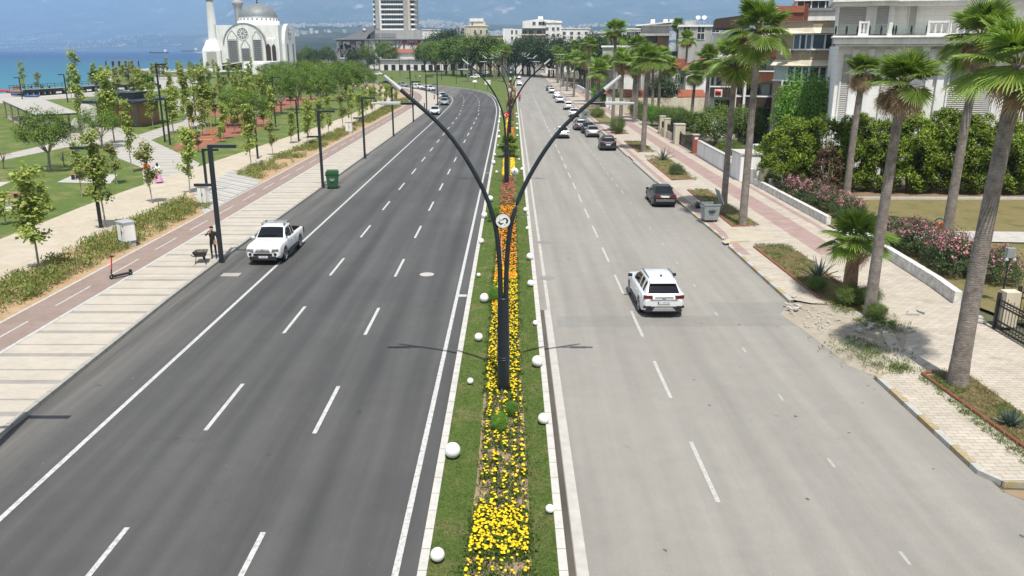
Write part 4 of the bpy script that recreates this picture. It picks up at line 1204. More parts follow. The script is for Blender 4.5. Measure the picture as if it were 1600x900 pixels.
# ------------------------------------------------------------------ right gardens
CON = [cone_bush(400+i, 5.8, 2.3, 'thuja', n=17000) for i in range(3)]
CG = 'clipped conifers before the white villa'
for i, (x, y, s_) in enumerate([(22.6, 66.6, 1.0), (25.0, 65.9, .95), (27.3, 65.2, .93), (29.4, 64.8, .98), (31.6, 64.5, 1.02), (34.0, 64.3, 1.0), (36.2, 64.2, 1.08), (38.8, 63.9, .97), (41.2, 63.8, .93), (43.6, 63.4, 1.0)]):
    place(CON[i % 3], x, y, f'{ORD[i]} feathery golden green conifer from the left before the white villa', 'conifer', CG, s=s_*1.02, sz=s_*(.95+.08*(i % 3)), z=.14)
dead = cone_bush(409, 3.6, 1.1, 'brown', 2200, 'dead_bush'); place(dead, 24.4, 62.9, 'dead brown conifer in front of the clipped green ones', 'dead bush', None, z=.14)
place(BUSH[0], *W(1252, 235, 84)[:1], 84, 'dense bright green tree beside the tan apartment block', 'garden tree', None, s=1.25, sz=1.7)
place(DBUSH[0], 24.5, 99, 'dark green garden tree in front of the brown apartment house', 'garden tree', None, s=1.0, sz=1.0)
place(DBUSH[1], 28.5, 100, 'second dark green garden tree right of its neighbour by the brown house', 'garden tree', None, s=.95)
place(DBUSH[0], 24.0, 116, 'leafy shrub behind the beige wall beside the yellow bush', 'garden tree', None, s=.6)
place(BUSH[1], 27.5, 118, 'yellowish bush behind the beige garden wall', 'garden tree', None, s=.45)
for i, (x, y, s_, b_) in enumerate([(20.9, 124, .6, 1), (22.8, 123.2, .62, 0), (24.6, 122.4, .55, 1), (22.4, 118.5, .62, 0), (25.3, 117.5, .5, 1), (28.5, 116.8, .6, 0), (31.5, 115.6, .55, 1), (34.2, 114.8, .65, 0), (21.6, 134, .5, 0), (21.5, 168, .6, 0)]):
    place((DBUSH if b_ == 0 else BUSH)[i % 2], x, y, f'{ORD[i]} low garden bush from the left along the beige wall', 'garden bush', 'garden bushes along the beige wall', s=s_, z=.1)
place(BUSH[1], 17.5, 165, 'small bright tree among the far palm trunks', 'garden tree', None, s=.75, sz=.9)
place(DARKT[1], 27, 150, 'dark conifer like tree before the white house with red wall', 'dark tree', None, s=.75, sz=.75)
place(DBUSH[1], 21.5, 143, 'low green shrub by the white gate pillars', 'garden tree', None, s=.55)
place(DBUSH[1], 22.3, 84, 'low hedge shrub behind the white compound wall', 'garden tree', None, s=.55, sz=.42)
place(DBUSH[0], 24.8, 80, 'low hedge shrub behind the white gate pillar', 'garden tree', None, s=.6, sz=.45)
place(DBUSH[1], 14.2, 111, 'spiky green shrub at the foot of the paired palms', 'garden tree', None, s=.38, sz=.5)
place(DBUSH[0], 14.3, 138, 'low shrub beside the far grey bin', 'garden tree', None, s=.45, sz=.35)

def oleander(seed):
    r = np.random.default_rng(seed); mb = MB()
    for k in range(9):
        a = r.uniform(0, 6.28); mb.tube([(0, 0, 0), (.35*math.cos(a), .35*math.sin(a), .7), (.8*math.cos(a), .8*math.sin(a), 1.3)], [.03, .022, .01], 5)
    d = unit(r.normal(0, 1, (260, 3))); d[:, 2] = np.abs(d[:, 2])
    C0 = d*r.uniform(.35, 1, (260, 1))**.5*np.array([1.25, 1.25, 1.35])*(.8+.35*fbm(d[:,0]*2+5, d[:,1]*2+5, seed, 3))[:, None] + np.array([0, 0, .35])
    C = cluster(C0, .13, 16, r)
    V, F = leaf_quads(C, unit(C)+np.array([0, 0, .4]), .18, .045, r, .8, T=unit(C)+np.array([0, 0, .8]))
    top = C0[(C0[:, 2] > .9)]
    B = cluster(top[r.permutation(len(top))[:70]]*1.06, .07, 9, r)
    V2, F2 = leaf_quads(B, unit(B), .085, .08, r, .6)
    t = tree_thing('oleander_bush', mb.mesh('oleander_stems', M['trunk']), np_mesh('oleander_leaves', V, F, LM['oleander']))
    t.children[0].name = 'stems'; t.children[1].name = 'leaves'
    link('blossoms', np_mesh('oleander_blossoms', V2, F2, LM['pink']), t)
    return t
OLE = [oleander(500+i) for i in range(3)]
OG = 'pink oleanders along the planter walls'
for i, (x, y, s_, lab) in enumerate([(21.7, 61.5, 1.0, 'oleander with few flowers at the far end of the long planter'), (21.9, 58.8, 1.05, 'oleander second from the far end of the long planter'), (22.2, 56.2, 1.0, 'pink oleander left of the tall palm behind the long planter'), (22.6, 53.8, .95, 'pink oleander at the near end of the long planter'),
        (22.0, 45.8, .95, 'oleander nearest the short palm in the second planter'), (22.5, 43.9, 1.1, 'oleander full of pink flowers below the orange litter bin'), (22.8, 41.6, 1.1, 'oleander in the middle of the second planter'), (22.4, 39.6, 1.15, 'dark leafed oleander left of the meter box post'), (23.6, 38.2, 1.0, 'oleander behind the meter box post')]):
    place(OLE[i % 3], x, y, lab, 'oleander', OG, s=s_, z=.12)

def agave(seed, n=22, L=.75, name='agave_plant'):
    r = np.random.default_rng(seed); mb = MB()
    for i in range(n):
        az = i*2.4+r.normal(0, .15); t = i/n; el = R(85-68*t)+r.normal(0, .08); ln = L*r.uniform(.8, 1.1)
        pts = []
        for q in (0, .3, .65, 1):
            dr = .22*q*q*t*ln
            pts.append(np.array([math.cos(az)*(.05+math.cos(el)*ln*q), math.sin(az)*(.05+math.cos(el)*ln*q), math.sin(el)*ln*q-dr+.03]))
        sd = np.array([-math.sin(az), math.cos(az), 0]); upv = np.array([0, 0, .02])
        w_ = [.05, .06, .042, .002]
        vs = [p+sd*w+upv for p, w in zip(pts, w_)]+[p-upv for p in pts]+[p-sd*w+upv for p, w in zip(pts, w_)]
        mb.add(vs, [(k, k+1, 4+k+1, 4+k) for k in range(3)]+[(4+k, 4+k+1, 8+k+1, 8+k) for k in range(3)])
    return tag(mb.build(name, LM['agave']))
for i, (px, py, L, lab) in enumerate([(1278, 437, 1.15, 'large blue grey agave in the bed beside the short palm'), (1578, 664, .55, 'small agave in the nearest bed at the right edge'), (1036, 250, 1.35, 'pale spiky agave in the edged bed beyond the black sedan'), (1090, 325, .5, 'small agave in the bed behind the grey bin')]):
    x, y = G(px, py, .14); o = agave(600+i, 24, L); o.location = (x, y, .13); tag(o, lab, 'agave')
place(OLE[1], 14.9, 73.5, 'small flowerless shrub at the near end of the agave bed', 'shrub', None, s=.6, z=.13)
for ch in [c for c in bpy.data.objects if c.get('label') == 'small flowerless shrub at the near end of the agave bed'][0].children:
    if ch.name.startswith('blossoms'): bpy.data.objects.remove(ch)
for i, (x, y, s_, lab) in enumerate([(15.0, 34.4, .42, 'dark scrub left of the short palm trunk'), (15.9, 34.6, .36, 'grey green scrub right of the short palm trunk'), (15.3, 32.4, .3, 'bright weed clump at the foot of the skirted palm'), (14.3, 36.6, .3, 'dark weed clump below the large agave')]):
    place(DBUSH[i % 2], x, y, lab, 'scrub', None, s=s_*.55, sz=s_*.5, z=.12)

# ------------------------------------------------------------------ ground cover and flowers: beyond counting
def scatter(name, pts, mt, L, Wd, per, spread, hgt, z0=.11, seed=1, up=1.0):
    r = np.random.default_rng(seed)
    P = np.concatenate([pts, np.full((len(pts), 1), z0)], 1)
    c = np.repeat(P, per, 0)
    C = c + np.concatenate([r.normal(0, spread, (len(c), 2)), r.uniform(.0, hgt, (len(c), 1))], 1)
    T = (C - c); T[:, 2] = np.abs(T[:, 2]) + hgt*up
    V, F = leaf_quads(C, r.normal(0, 1, C.shape), L, Wd, r, .3, T=unit(T))
    return structure(name, np_mesh(name, V, F, LM[mt]), kind='stuff')

def strip_pts(n, f, y0, y1, r, pw=1.0):
    y = y0 + (y1-y0)*r.random(n)**pw
    lo, hi = f(y); x = lo + (hi-lo)*r.random(n)
    k = fbm(x*.35+30, y*.35+30, 77, 3) + .25*r.random(n) > .52
    return np.stack([x, y], 1)[k]
r = np.random.default_rng(5)
bx = np.array([p[0] for p in BIKE_L]); by = np.array([p[1] for p in BIKE_L]); qx = np.array([p[0] for p in PATH_R]); qy = np.array([p[1] for p in PATH_R])
sf = lambda y: (np.interp(y, qy, qx)+.1, np.interp(y, by, bx)-.55)
cut = lambda p: p[~((p[:, 1] > 57.3+(p[:,0]+21.5)*-1.2) & (p[:, 1] < 70+(p[:,0]+21.5)*-1.0))]
scatter('ground_cover', cut(strip_pts(5600, sf, 22, 190, r, 1.5)), 'shrub_a', .19, .07, 15, .15, .42, seed=2)
scatter('ground_cover', cut(strip_pts(3400, sf, 22, 190, r, 1.5)), 'shrub_b', .17, .035, 9, .15, .36, seed=3)
sf2 = lambda y: (np.full_like(y, -1.95), np.full_like(y, -.95)); sf3 = lambda y: (np.full_like(y, .38), np.full_like(y, 1.0))
def uni(n, f, y0, y1, pw):
    y = y0 + (y1-y0)*r.random(n)**pw; lo, hi = f(y); return np.stack([lo+(hi-lo)*r.random(n), y], 1)
scatter('grass', np.concatenate([uni(15000, sf2, 13, 75, 2.0), uni(13000, sf3, 13, 75, 2.0)]), 'grass', .06, .014, 3, .03, .03, z0=.105, seed=4)
bedp = []
for p in BEDS[:5]:
    xs, ys = [q[0] for q in p], [q[1] for q in p]
    k = 1500 if ys[0] < 60 else 700
    bedp.append(np.stack([r.uniform(min(xs)+.1, max(xs)-.05, k), r.uniform(min(ys), max(ys), k)], 1))
bedp = np.concatenate(bedp); kk = fbm(bedp[:,0]*.9+40, bedp[:,1]*.9+40, 31, 3)
scatter('dry_grass', bedp[kk > .42], 'dry_grass', .16, .018, 7, .07, .08, z0=.13, seed=6)
scatter('grass', np.concatenate([bedp[kk < .46], np.stack([r.normal(13.3, .6, 260), r.normal(28.6, .9, 260)], 1), np.stack([r.normal(15.2, .5, 260), r.normal(31.9, .6, 260)], 1), np.stack([r.uniform(14.0, 14.4, 240), r.uniform(18, 26, 240)], 1), np.stack([r.normal(13.6, .4, 120), r.normal(26.9, .3, 120)], 1)]), 'grass', .15, .02, 7, .06, .08, z0=.13, seed=7)

def flower_mass(name, pts, mt, size, z=.125, hgt=.17, seed=1):
    """low dome-shaped flower heads"""
    r = np.random.default_rng(seed); V, F = [], []
    for i, (x, y) in enumerate(pts):
        s = size*r.uniform(.65, 1.2); h = z + hgt*r.uniform(.7, 1.25); b0 = len(V); a0 = r.uniform(0, 6.28); tx, ty = r.normal(0, .2, 2)
        for k in range(6):
            a = a0 + k*1.0472; V.append((x+s*.5*math.cos(a), y+s*.5*math.sin(a), h+s*.5*(tx*math.cos(a)+ty*math.sin(a))))
        for k in range(6):
            a = a0 + k*1.0472+.5; V.append((x+s*.33*math.cos(a), y+s*.33*math.sin(a), h+s*.2+s*.3*(tx*math.cos(a)+ty*math.sin(a))))
        V.append((x, y, h+s*.26))
        for k in range(6):
            k2 = (k+1) % 6
            F += [(b0+k, b0+k2, b0+6+k), (b0+k2, b0+6+k2, b0+6+k), (b0+6+k, b0+6+k2, b0+12)]
    return structure(name, np_mesh(name, V, F, LM[mt]), kind='stuff')
bf = lambda y: (np.interp(y, [13, 16, 18, 36, 150], [-1.04, -.98, -.86, -.86, -.88]), np.interp(y, [13, 20, 26, 36, 150], [.38, .35, .28, .24, .25]))
def bed(n, y0, y1, keep=None, pw=1.0, side=None):
    p = uni(n, bf, y0, y1, pw)
    if side is not None: p = p[side(p)]
    if keep is not None: p = p[keep(p)]
    return p
rowy = lambda p: np.abs(((p[:, 0]+1.1) % .26) - .13) < .075
yel = np.concatenate([bed(190, 12, 15.7, rowy), bed(400, 15.75, 17.6), bed(60, 15.2, 18.2, rowy), bed(560, 17.5, 25.2, rowy), bed(700, 24.8, 30.5, lambda p: r.random(len(p)) < .8), bed(620, 30.5, 36, lambda p: r.random(len(p)) < .75), bed(420, 36, 40.5), bed(60, 40, 43)])
yel = yel[~((np.abs(yel[:, 0]+.28) < .22) & (np.abs(yel[:, 1]-24.98) < .25))]
flower_mass('yellow_marigolds', yel, 'petal_yellow', .08, seed=21)
org = np.concatenate([bed(60, 33, 35, side=lambda p: p[:, 0] < -.6), bed(330, 40, 46), bed(620, 46, 57.5), bed(260, 38.3, 39.4), bed(30, 31, 36)])
flower_mass('orange_marigolds', org, 'petal_orange', .105, seed=22)
far_y = np.concatenate([bed(700, 72, 84, side=lambda p: np.abs(p[:, 0]+.33) > .18), bed(260, 96, 104, side=lambda p: np.abs(p[:, 0]+.33) > .25)])
flower_mass('yellow_marigolds', far_y, 'petal_yellow', .17, seed=23)
flower_mass('orange_marigolds', np.concatenate([bed(420, 90, 96, side=lambda p: np.abs(p[:, 0]+.33) > .2), bed(350, 104, 118, side=lambda p: np.abs(p[:, 0]+.33) > .2)]), 'petal_orange', .18, seed=24)
flower_mass('yellow_marigolds', bed(420, 118, 150, side=lambda p: p[:, 0] < -.4), 'petal_yellow', .2, seed=26)
flower_mass('red_bedding_flowers', np.concatenate([bed(150, 58, 64), bed(240, 64, 71.5)]), 'petal_red', .12, seed=25, hgt=.2)
allp = np.concatenate([yel, org]); scatter('flower_leaves', allp[r.random(len(allp)) < .9] + r.normal(0, .03, (1, 2)), 'flower_leaf', .11, .05, 18, .085, .16, z0=.12, seed=27)
scatter('flower_leaves', np.concatenate([bed(500, 57, 72), bed(900, 72, 118), bed(400, 118, 150)]), 'flower_leaf', .14, .06, 8, .07, .14, z0=.12, seed=28)
for i, (px, py, s_, lab) in enumerate([(781, 664, .12, 'pale young shrub among the yellow marigolds nearest the camera'), (771, 336, .2, 'yellow green young shrub beside the round emblem'), (773, 462, .15, 'small green shrub left of the lamp column in the marigolds'), (800, 640, .1, 'tiny pale shrub right of the pipe among yellow marigolds')]):
    x, y = G(px, py+10, .13); place(BUSH[i % 2], x, y, lab, 'shrub', None, s=s_*.8, sz=s_, z=.12)
# ------------------------------------------------------------------ buildings
def window(parent, x, z, w, h, y, glass='window_glass', frame='white_paint', bars=1, t=.07, dep=.12):
    """framed window set into a front that faces -y: frame with its pane a hand's breadth behind the frame's face"""
    mb = MB()
    mb.box(x-w/2-t, x-w/2, y-dep, y+.02, z-h/2-t, z+h/2+t); mb.box(x+w/2, x+w/2+t, y-dep, y+.02, z-h/2-t, z+h/2+t)
    mb.box(x-w/2, x+w/2, y-dep, y+.02, z+h/2, z+h/2+t); mb.box(x-w/2, x+w/2, y-dep, y+.02, z-h/2-t, z-h/2)
    for i in range(1, bars+1):
        xx = x-w/2+w*i/(bars+1); mb.box(xx-t*.45, xx+t*.45, y-dep*.9, y-.012, z-h/2, z+h/2)
    f = mb.build('window', M[frame], parent)
    p = MB(); p.box(x-w/2, x+w/2, y-.05, y-.01, z-h/2, z+h/2); p.build('pane', M[glass], f)
    return f

def block(parent, name, x0, x1, y0, y1, z0, z1, mt, bevel=0):
    mb = MB(); mb.box(x0, x1, y0, y1, z0, z1); return mb.build(name, M[mt], parent, bevel)

# ---- mosque: axis aligned with the road, front face at y = 430
Y0 = 430.0
t = thing('mosque', 'white domed mosque with rose window and slender minaret on the waterfront', 'mosque', (0, 0, 0))
X = lambda px, py=60: W(px, py, Y0)[0]
Z = lambda py, d=0: W(0, py, Y0+d)[1]
fx0, fx1 = X(350), X(414); cx = (fx0+fx1)/2; rad = (fx1-fx0)/2; zs = Z(37) - rad
mb = MB()
mb.box(X(337), X(434), Y0+1.6, Y0+34, 0, Z(39))
mb.box(X(318), X(337.5), Y0+3, Y0+30, 0, Z(72))
mb.box(X(413), X(428), Y0+.8, Y0+3, 0, Z(61))
mb.build('wall', M['plaster_white'], t)
def arch_pts(x0, x1, zb, z_spring, pointed=0.0, k=18):
    c, r_ = (x0+x1)/2, (x1-x0)/2
    pts = [(x0, zb), (x1, zb)]
    for i in range(k+1):
        a = math.pi*i/k
        pts.append((c+r_*math.cos(a), z_spring + r_*math.sin(a)*(1+pointed*math.sin(a)**6)))
    return pts
mb = MB(); mb.xprism(arch_pts(fx0, fx1, 0, zs), Y0-.6, Y0+1.6); mb.build('front_gable', M['plaster_white'], t)
mb = MB()
o_, i_ = arch_pts(fx0-.5, fx1+.5, 0, zs), arch_pts(fx0, fx1, 0, zs)
for a in range(2, len(o_)-1):
    mb.add([(o_[a][0], Y0-.9, o_[a][1]), (o_[a+1][0], Y0-.9, o_[a+1][1]), (i_[a+1][0], Y0-.9, i_[a+1][1]), (i_[a][0], Y0-.9, i_[a][1]),
            (o_[a][0], Y0+1.5, o_[a][1]), (o_[a+1][0], Y0+1.5, o_[a+1][1])], [(3, 2, 1, 0), (0, 1, 5, 4)])
mb.build('arch_moulding', M['grey_panel'], t)
def arch_window(x, zb, zt, w, y, parent, lattice=True):
    f = MB(); f.xprism(arch_pts(x-w/2-.45, x+w/2+.45, zb-.3, zt-w*.25, .55), y-.25, y+.01); fo = f.build('window', M['plaster_grey'], parent)
    p = MB(); p.box(x-w/2, x+w/2, y-.32, y-.255, zb, zt-w*.45); p.build('pane', M['grey_panel'], fo)
    tr = MB(); tr.xprism(arch_pts(x-w/2+.12, x+w/2-.12, zt-w*.42, zt-w*.28, .6), y-.31, y-.252); tr.build('tympanum', M['plaster_white'], fo)
    lt = MB()
    for i in range(1, 5): lt.box(x-w/2+w*i/5-.06, x-w/2+w*i/5+.06, y-.38, y-.325, zb, zt-w*.45)
    k = int((zt-zb)/1.0)
    for i in range(1, k): lt.box(x-w/2, x+w/2, y-.40, y-.383, zb+i-.06, zb+i+.06)
    lt.build('lattice', M['dark_steel'], fo)
arch_window(X(363.5), Z(97), Z(57), (X(371)-X(357)), Y0-.6, t)
arch_window(X(402), Z(95), Z(57), (X(408)-X(396)), Y0-.6, t)
arch_window(X(383), Z(95), Z(70.5), (X(389)-X(377)), Y0-.6, t)
def rose(c, r_, parent, axis='y'):
    f = MB(); f.M = Matrix.Translation(c) @ (Matrix.Rotation(math.pi/2, 4, 'Z') if axis == 'x' else Matrix.Identity(4))
    f.disc((0, 0, 0), r_, 'y', 32, 0); fo = f.build('rose_window', M['grey_panel'], parent)
    w_ = MB(); w_.M = f.M
    for k in range(10):
        a = 2*math.pi*k/10
        w_.cbox((r_*.58*math.cos(a), -.08, r_*.58*math.sin(a)), (r_*.5, .12, r_*.11), 0, 0, 0, -a)
    n_ = 32
    for r0, r1 in ((r_*.9, r_*1.03), (r_*.24, r_*.36)):
        vs = [(q*math.cos(2*math.pi*k/n_), -.12, q*math.sin(2*math.pi*k/n_)) for q in (r0, r1) for k in range(n_)]
        w_.add(vs, [(k, (k+1) % n_, n_+(k+1) % n_, n_+k) for k in range(n_)])
    w_.build('tracery', M['plaster_white'], fo)
rose((X(380.2), Y0-.66, Z(52.5)), Z(42.7)-Z(52.5), t)
# right-hand side front with its own arch, seen at a slant
sx = X(434); sy0, sy1 = Y0+7, Y0+27; sc_ = (sy0+sy1)/2; sr = (sy1-sy0)/2
pts = [(sy0, 0), (sy1, 0)] + [(sc_+sr*math.cos(math.pi*i/16), Z(39)-sr*.9+sr*math.sin(math.pi*i/16)) for i in range(17)]
mb = MB(); mb.M = Matrix(((0, 1, 0, 0), (1, 0, 0, 0), (0, 0, 1, 0), (0, 0, 0, 1)))
mb.xprism(pts, sx-.2, sx+1.6); mb.build('side_gable', M['plaster_white'], t)
rose((sx+1.68, sc_, Z(53)), 3.2, t, 'x')
for yy in (sc_-5.5, sc_+5.5):
    p = MB(); p.box(sx+1.6, sx+1.72, yy-1.5, yy+1.5, 2, Z(68)); p.build('side_window', M['grey_panel'], t)
for q, (a, b_) in enumerate(((414, 421), (423, 429))):
    p = MB(); p.xprism(arch_pts(X(a), X(b_), 0, Z(74), .6), Y0+.55, Y0+.78); p.build('porch_arch', M['dark_brown'], t)
# corner turrets, drum, dome, finial
for px, zt in ((352, 46), (416.5, 44)):
    mb = MB(); mb.lathe([(2.0, 0), (2.0, Z(zt+10)), (2.3, Z(zt+9.5)), (2.1, Z(zt+7)), (1.3, Z(zt+2)), (.1, Z(zt))], 16, (X(px), Y0+4, 0)); mb.build('corner_turret', M['plaster_grey'], t)
dcx, dcy = X(390.5), Y0+17; k = (Y0+17)/Y0
dr = (X(423)-X(359))/2*k*.985
mb = MB(); mb.lathe([(dr, Z(40)), (dr, W(0, 33, dcy)[1]), (dr*.965, W(0, 33, dcy)[1]), (dr*.965, W(0, 28.5, dcy)[1])], 40, (dcx, dcy, 0)); dm = mb.build('drum', M['plaster_white'], t)
zb = W(0, 28.3, dcy)[1]; zt_ = W(0, 5.5, dcy)[1]; rr_ = (X(419.5)-X(361.5))/2*k
mb = MB()
for i in range(28):
    a = 2*math.pi*i/28; mb.cbox((dcx+dr*.975*math.cos(a), dcy+dr*.975*math.sin(a), zb-1.0), (.3, .75, 1.3), 0, a)
mb.build('drum_windows', M['grey_panel'], dm)
m, n, l, b = new_mat('lead_dome')
wv = N(n, 'ShaderNodeTexWave', wave_type='RINGS', rings_direction='Z', Scale=.02)
c = mixc(n, l, ramp(n, l, noise(n, l, coords(n, l), .6, 7, .7), .3, .7), (.17, .19, .20), (.26, .28, .285)); l.new(c, b.inputs['Base Color'])
b.inputs['Roughness'].default_value = .55; b.inputs['Metallic'].default_value = .2; M['lead'] = m
prof = [(rr_*1.03, zb-.35), (rr_*1.03, zb)] + [(rr_*math.cos(a), zb + (zt_-zb)*math.sin(a)) for a in np.linspace(0, math.pi/2-.02, 14)]
mb = MB(); mb.lathe(prof, 40, (dcx, dcy, 0)); dome = mb.build('dome', M['lead'], t)
mb = MB()
for i in range(40):
    a0 = 2*math.pi*i/40
    mb.tube([(dcx+1.004*rr_*math.cos(q)*math.cos(a0), dcy+1.004*rr_*math.cos(q)*math.sin(a0), zb+1.004*(zt_-zb)*math.sin(q)) for q in np.linspace(0, 1.5, 9)], .07, 4)
mb.build('dome_ribs', M['grey_panel'], dome)
mb = MB(); mb.lathe([(.25, zt_-.1), (.5, zt_+.5), (.12, zt_+1), (.4, zt_+1.6), (.1, zt_+2.2), (.03, zt_+4)], 10, (dcx, dcy, 0)); mb.build('finial', M['dark_steel'], dome)
def minaret(px, py_b, py_ring, y, half):
    z_base = Z(py_b); x = W(px, 60, y)[0]
    mb = MB(); mb.box(x-half, x+half, y-half, y+half, 0, Z(79)); mb.box(x-half*.55, x+half*.55, y-half-.12, y-half, 2, Z(81), 1)
    s_ = 2.55
    vs = [(x+a*half, y+c*half, Z(79)) for a, c in ((-1,-1),(1,-1),(1,1),(-1,1))] + [(x+a*s_, y+c*s_, Z(62)) for a, c in ((-1,-1),(1,-1),(1,1),(-1,1))]
    mb.add(vs, [(0,1,5,4),(1,2,6,5),(2,3,7,6),(3,0,4,7),(4,5,6,7)])
    o = mb.build('minaret_base', [M['plaster_white'], M['stone']], t)
    zr = W(0, py_ring, y)[1]
    sh = MB(); sh.lathe([(2.35, Z(62)), (1.72, zr), (1.75, zr+.1), (2.6, zr+1.4), (2.6, zr+2.4), (1.5, zr+2.5), (1.4, zr+16), (1.7, zr+16.2), (.05, zr+25)], 20, (x, y, 0)); sh.build('minaret_shaft', M['plaster_white'], t)
    rg = MB(); rg.lathe([(1.78, zr-.7), (1.78, zr+.05)], 20, (x, y, 0)); rg.lathe([(1.7, zr+16.2), (1.75, zr+16.5), (.04, zr+25.2)], 20, (x, y, 0)); rg.build('minaret_ring', M['grey_panel'], t)
minaret(333, 100, .6, Y0+4, 4.6)
y2 = Y0+36; x2 = W(371.5, 10, y2)[0]; zr = W(0, 9, y2)[1]
mb = MB(); mb.lathe([(2.0, 0), (1.9, zr-1.2), (2.6, zr+.5), (2.9, zr+.9), (2.9, zr+2.5), (2.75, zr+2.5), (2.75, zr+1), (1.6, zr+1), (1.5, zr+18), (.05, zr+27)], 20, (x2, y2, 0)); mb.build('minaret_shaft', M['plaster_grey'], t)
# low terrace in front
t = thing('terrace_building', 'low white terrace building with sloping canopy in front of the mosque', 'terrace building')
y = 385.0; Xw = lambda px, py: W(px, py, y)[0]; Zw = lambda py: W(0, py, y)[1]
block(t, 'wall', Xw(378, 100), Xw(421, 100), y, y+25, 0, Zw(96.5), 'plaster_white')
block(t, 'side_wall', Xw(404, 110), Xw(421, 110), y-9, y-.05, 0, Zw(99.5), 'plaster_white')
block(t, 'deck', Xw(322, 110), Xw(396, 110), y-4, y-.02, Zw(112), Zw(109.5), 'plaster_white')
block(t, 'opening', Xw(345, 104), Xw(380, 104), y+2, y+3, 0, Zw(98.5), 'dark_brown')
mb = MB(); mb.xprism([(Xw(337, 103), Zw(104.5)), (Xw(381, 98), Zw(97)), (Xw(381, 98), Zw(96)), (Xw(337, 103), Zw(103.5))], y-2, y+1.9); mb.build('canopy', M['plaster_white'], t)
mb = MB(); y = 372; xa, xb = W(344, 120, y)[0], W(393, 120, y)[0]; za, zb2 = 0, W(0, 113, y)[1]
k = 14
for i in range(k): mb.cbox(((xa+(xb-xa)*(i+.5)/k), y+(.06 if i % 2 else -.06), zb2/2), ((xb-xa)/k*.98, .05, zb2), 0)
for i in range(k+1): mb.box(xa+(xb-xa)*i/k-.07, xa+(xb-xa)*i/k+.07, y+.1, y+.22, 0, zb2+.1, 1)
tag(mb.build('site_hoarding', [M['green_sheet'], M['grey_steel']]), 'green sheeted construction hoarding in front of the white terrace', 'hoarding')

# ---- hotel tower on its shopping podium
y = 520.0; Xw = lambda px, py=50: W(px, py, y)[0]; Zw = lambda py: W(0, py, y)[1]
t = thing('hotel_tower', 'tall grey and white hotel tower with balcony bands rising from the shopping podium', 'tower block')
block(t, 'wall', Xw(587), Xw(647.5), y+1.5, y+26, 0, 76, 'plaster_grey')
block(t, 'front_wall', Xw(594), Xw(597), y+.6, y+1.5, Zw(48), 76, 'plaster_white')
fl = (Zw(31.5)-Zw(47))/2
zz = Zw(47); k = 0
while zz < 74:
    mb = MB(); mb.box(Xw(596.5), Xw(631), y-.9, y+1.45, zz, zz+fl*.30); mb.build('balcony_slab', M['plaster_white'], t)
    wd = MB(); wd.box(Xw(597.5), Xw(630), y+1.2, y+1.46, zz+fl*.32, zz+fl*.98); w_ = wd.build('window_band', M['blue_glass'], t)
    mu = MB()
    for i in range(1, 9): xx = Xw(597.5)+(Xw(630)-Xw(597.5))*i/9; mu.box(xx-.1, xx+.1, y+1.1, y+1.19, zz+fl*.32, zz+fl*.98)
    mu.build('mullion', M['plaster_grey'], w_)
    for a, b_ in ((642.2, 648.5), (584.2, 587)):
        mb = MB(); mb.box(Xw(a), Xw(b_), y-.2, y+12, zz, zz+fl*.32); mb.build('side_balcony', M['plaster_white'], t)
        mb = MB(); mb.box(Xw(a)+.3, Xw(b_)-.3, y+1.0, y+1.45, zz+fl*.34, zz+fl*.98); mb.build('side_window', M['window_glass'], t)
    zz += fl; k += 1
mb = MB(); mb.box(Xw(638.5), Xw(641.5), y-.3, y+1.4, 0, 76); mb.build('cream_fin', M['plaster_cream'], t)
mb = MB(); mb.box(Xw(585), Xw(587.5), y+1.2, y+3, 0, 76); mb.build('dark_edge', M['grey_panel'], t)
t = thing('shopping_podium', 'low shopping podium with patterned white panels and red script sign below the tower', 'shopping centre')
y = 505.0
mb = MB(); mb.box(Xw(578), Xw(667), y, y+60, Zw(61.5), Zw(47)); mb.build('upper_wall', M['plaster_grey'], t)
for a, b_ in ((581.5, 593.5), (595.5, 618)): block(t, 'louvre', Xw(a), Xw(b_), y-.25, y-.01, Zw(58.5), Zw(52), 'grey_panel')
mb = MB(); mb.box(Xw(578), Xw(664), y-6, y+55, 0, Zw(61.5)-.02); mb.build('wall', M['plaster_white'], t)
mb = MB(); mb.box(Xw(524), Xw(668), y-7.5, y+54, Zw(62.3), Zw(60.9)); mb.build('roof_edge', M['grey_panel'], t)
mb = MB(); mb.box(Xw(527), Xw(577.9), y-5, y+50, 0, Zw(62.4)); mb.build('glass_wing', M['grey_panel'], t)
mb = MB()
r = np.random.default_rng(12)
for i in range(46):
    px = r.uniform(527, 662); a = r.uniform(-.7, .7); x_, z_ = Xw(px), (Zw(63)+Zw(76))/2 - (6 if px < 578 else 0)*r.random()
    mb.cbox((x_, y-6.15, z_), (.3, .12, 5.2), 0, 0, 0, a)
mb.build('lattice_pattern', M['grey_panel'], t)
for px, py, w_, h_ in ((535, 80, 2.2, 7), (541, 79, 1.6, 8), (547, 81, 3.2, 8), (553, 72, 3.0, 4), (557, 83, 3.5, 6), (566, 76, 1.8, 5), (571, 80, 2.4, 5)):
    block(t, 'shop_opening', Xw(px)-w_/2, Xw(px)+w_/2, y-5.3, y-5.02, max(.1, Zw(py)-h_/2), Zw(py)+h_/2, 'black' if h_ > 5 else 'red_tile')
for px, py, w_, h_ in ((531, 70, 2.5, 4), (543, 70, 4, 3.5), (562, 70, 3, 4), (574, 70, 2, 5), (538, 88, 5, 2.6)):
    block(t, 'white_panel', Xw(px)-w_/2, Xw(px)+w_/2, y-5.28, y-5.03, max(.1, Zw(py)-h_/2), Zw(py)+h_/2, 'plaster_white')
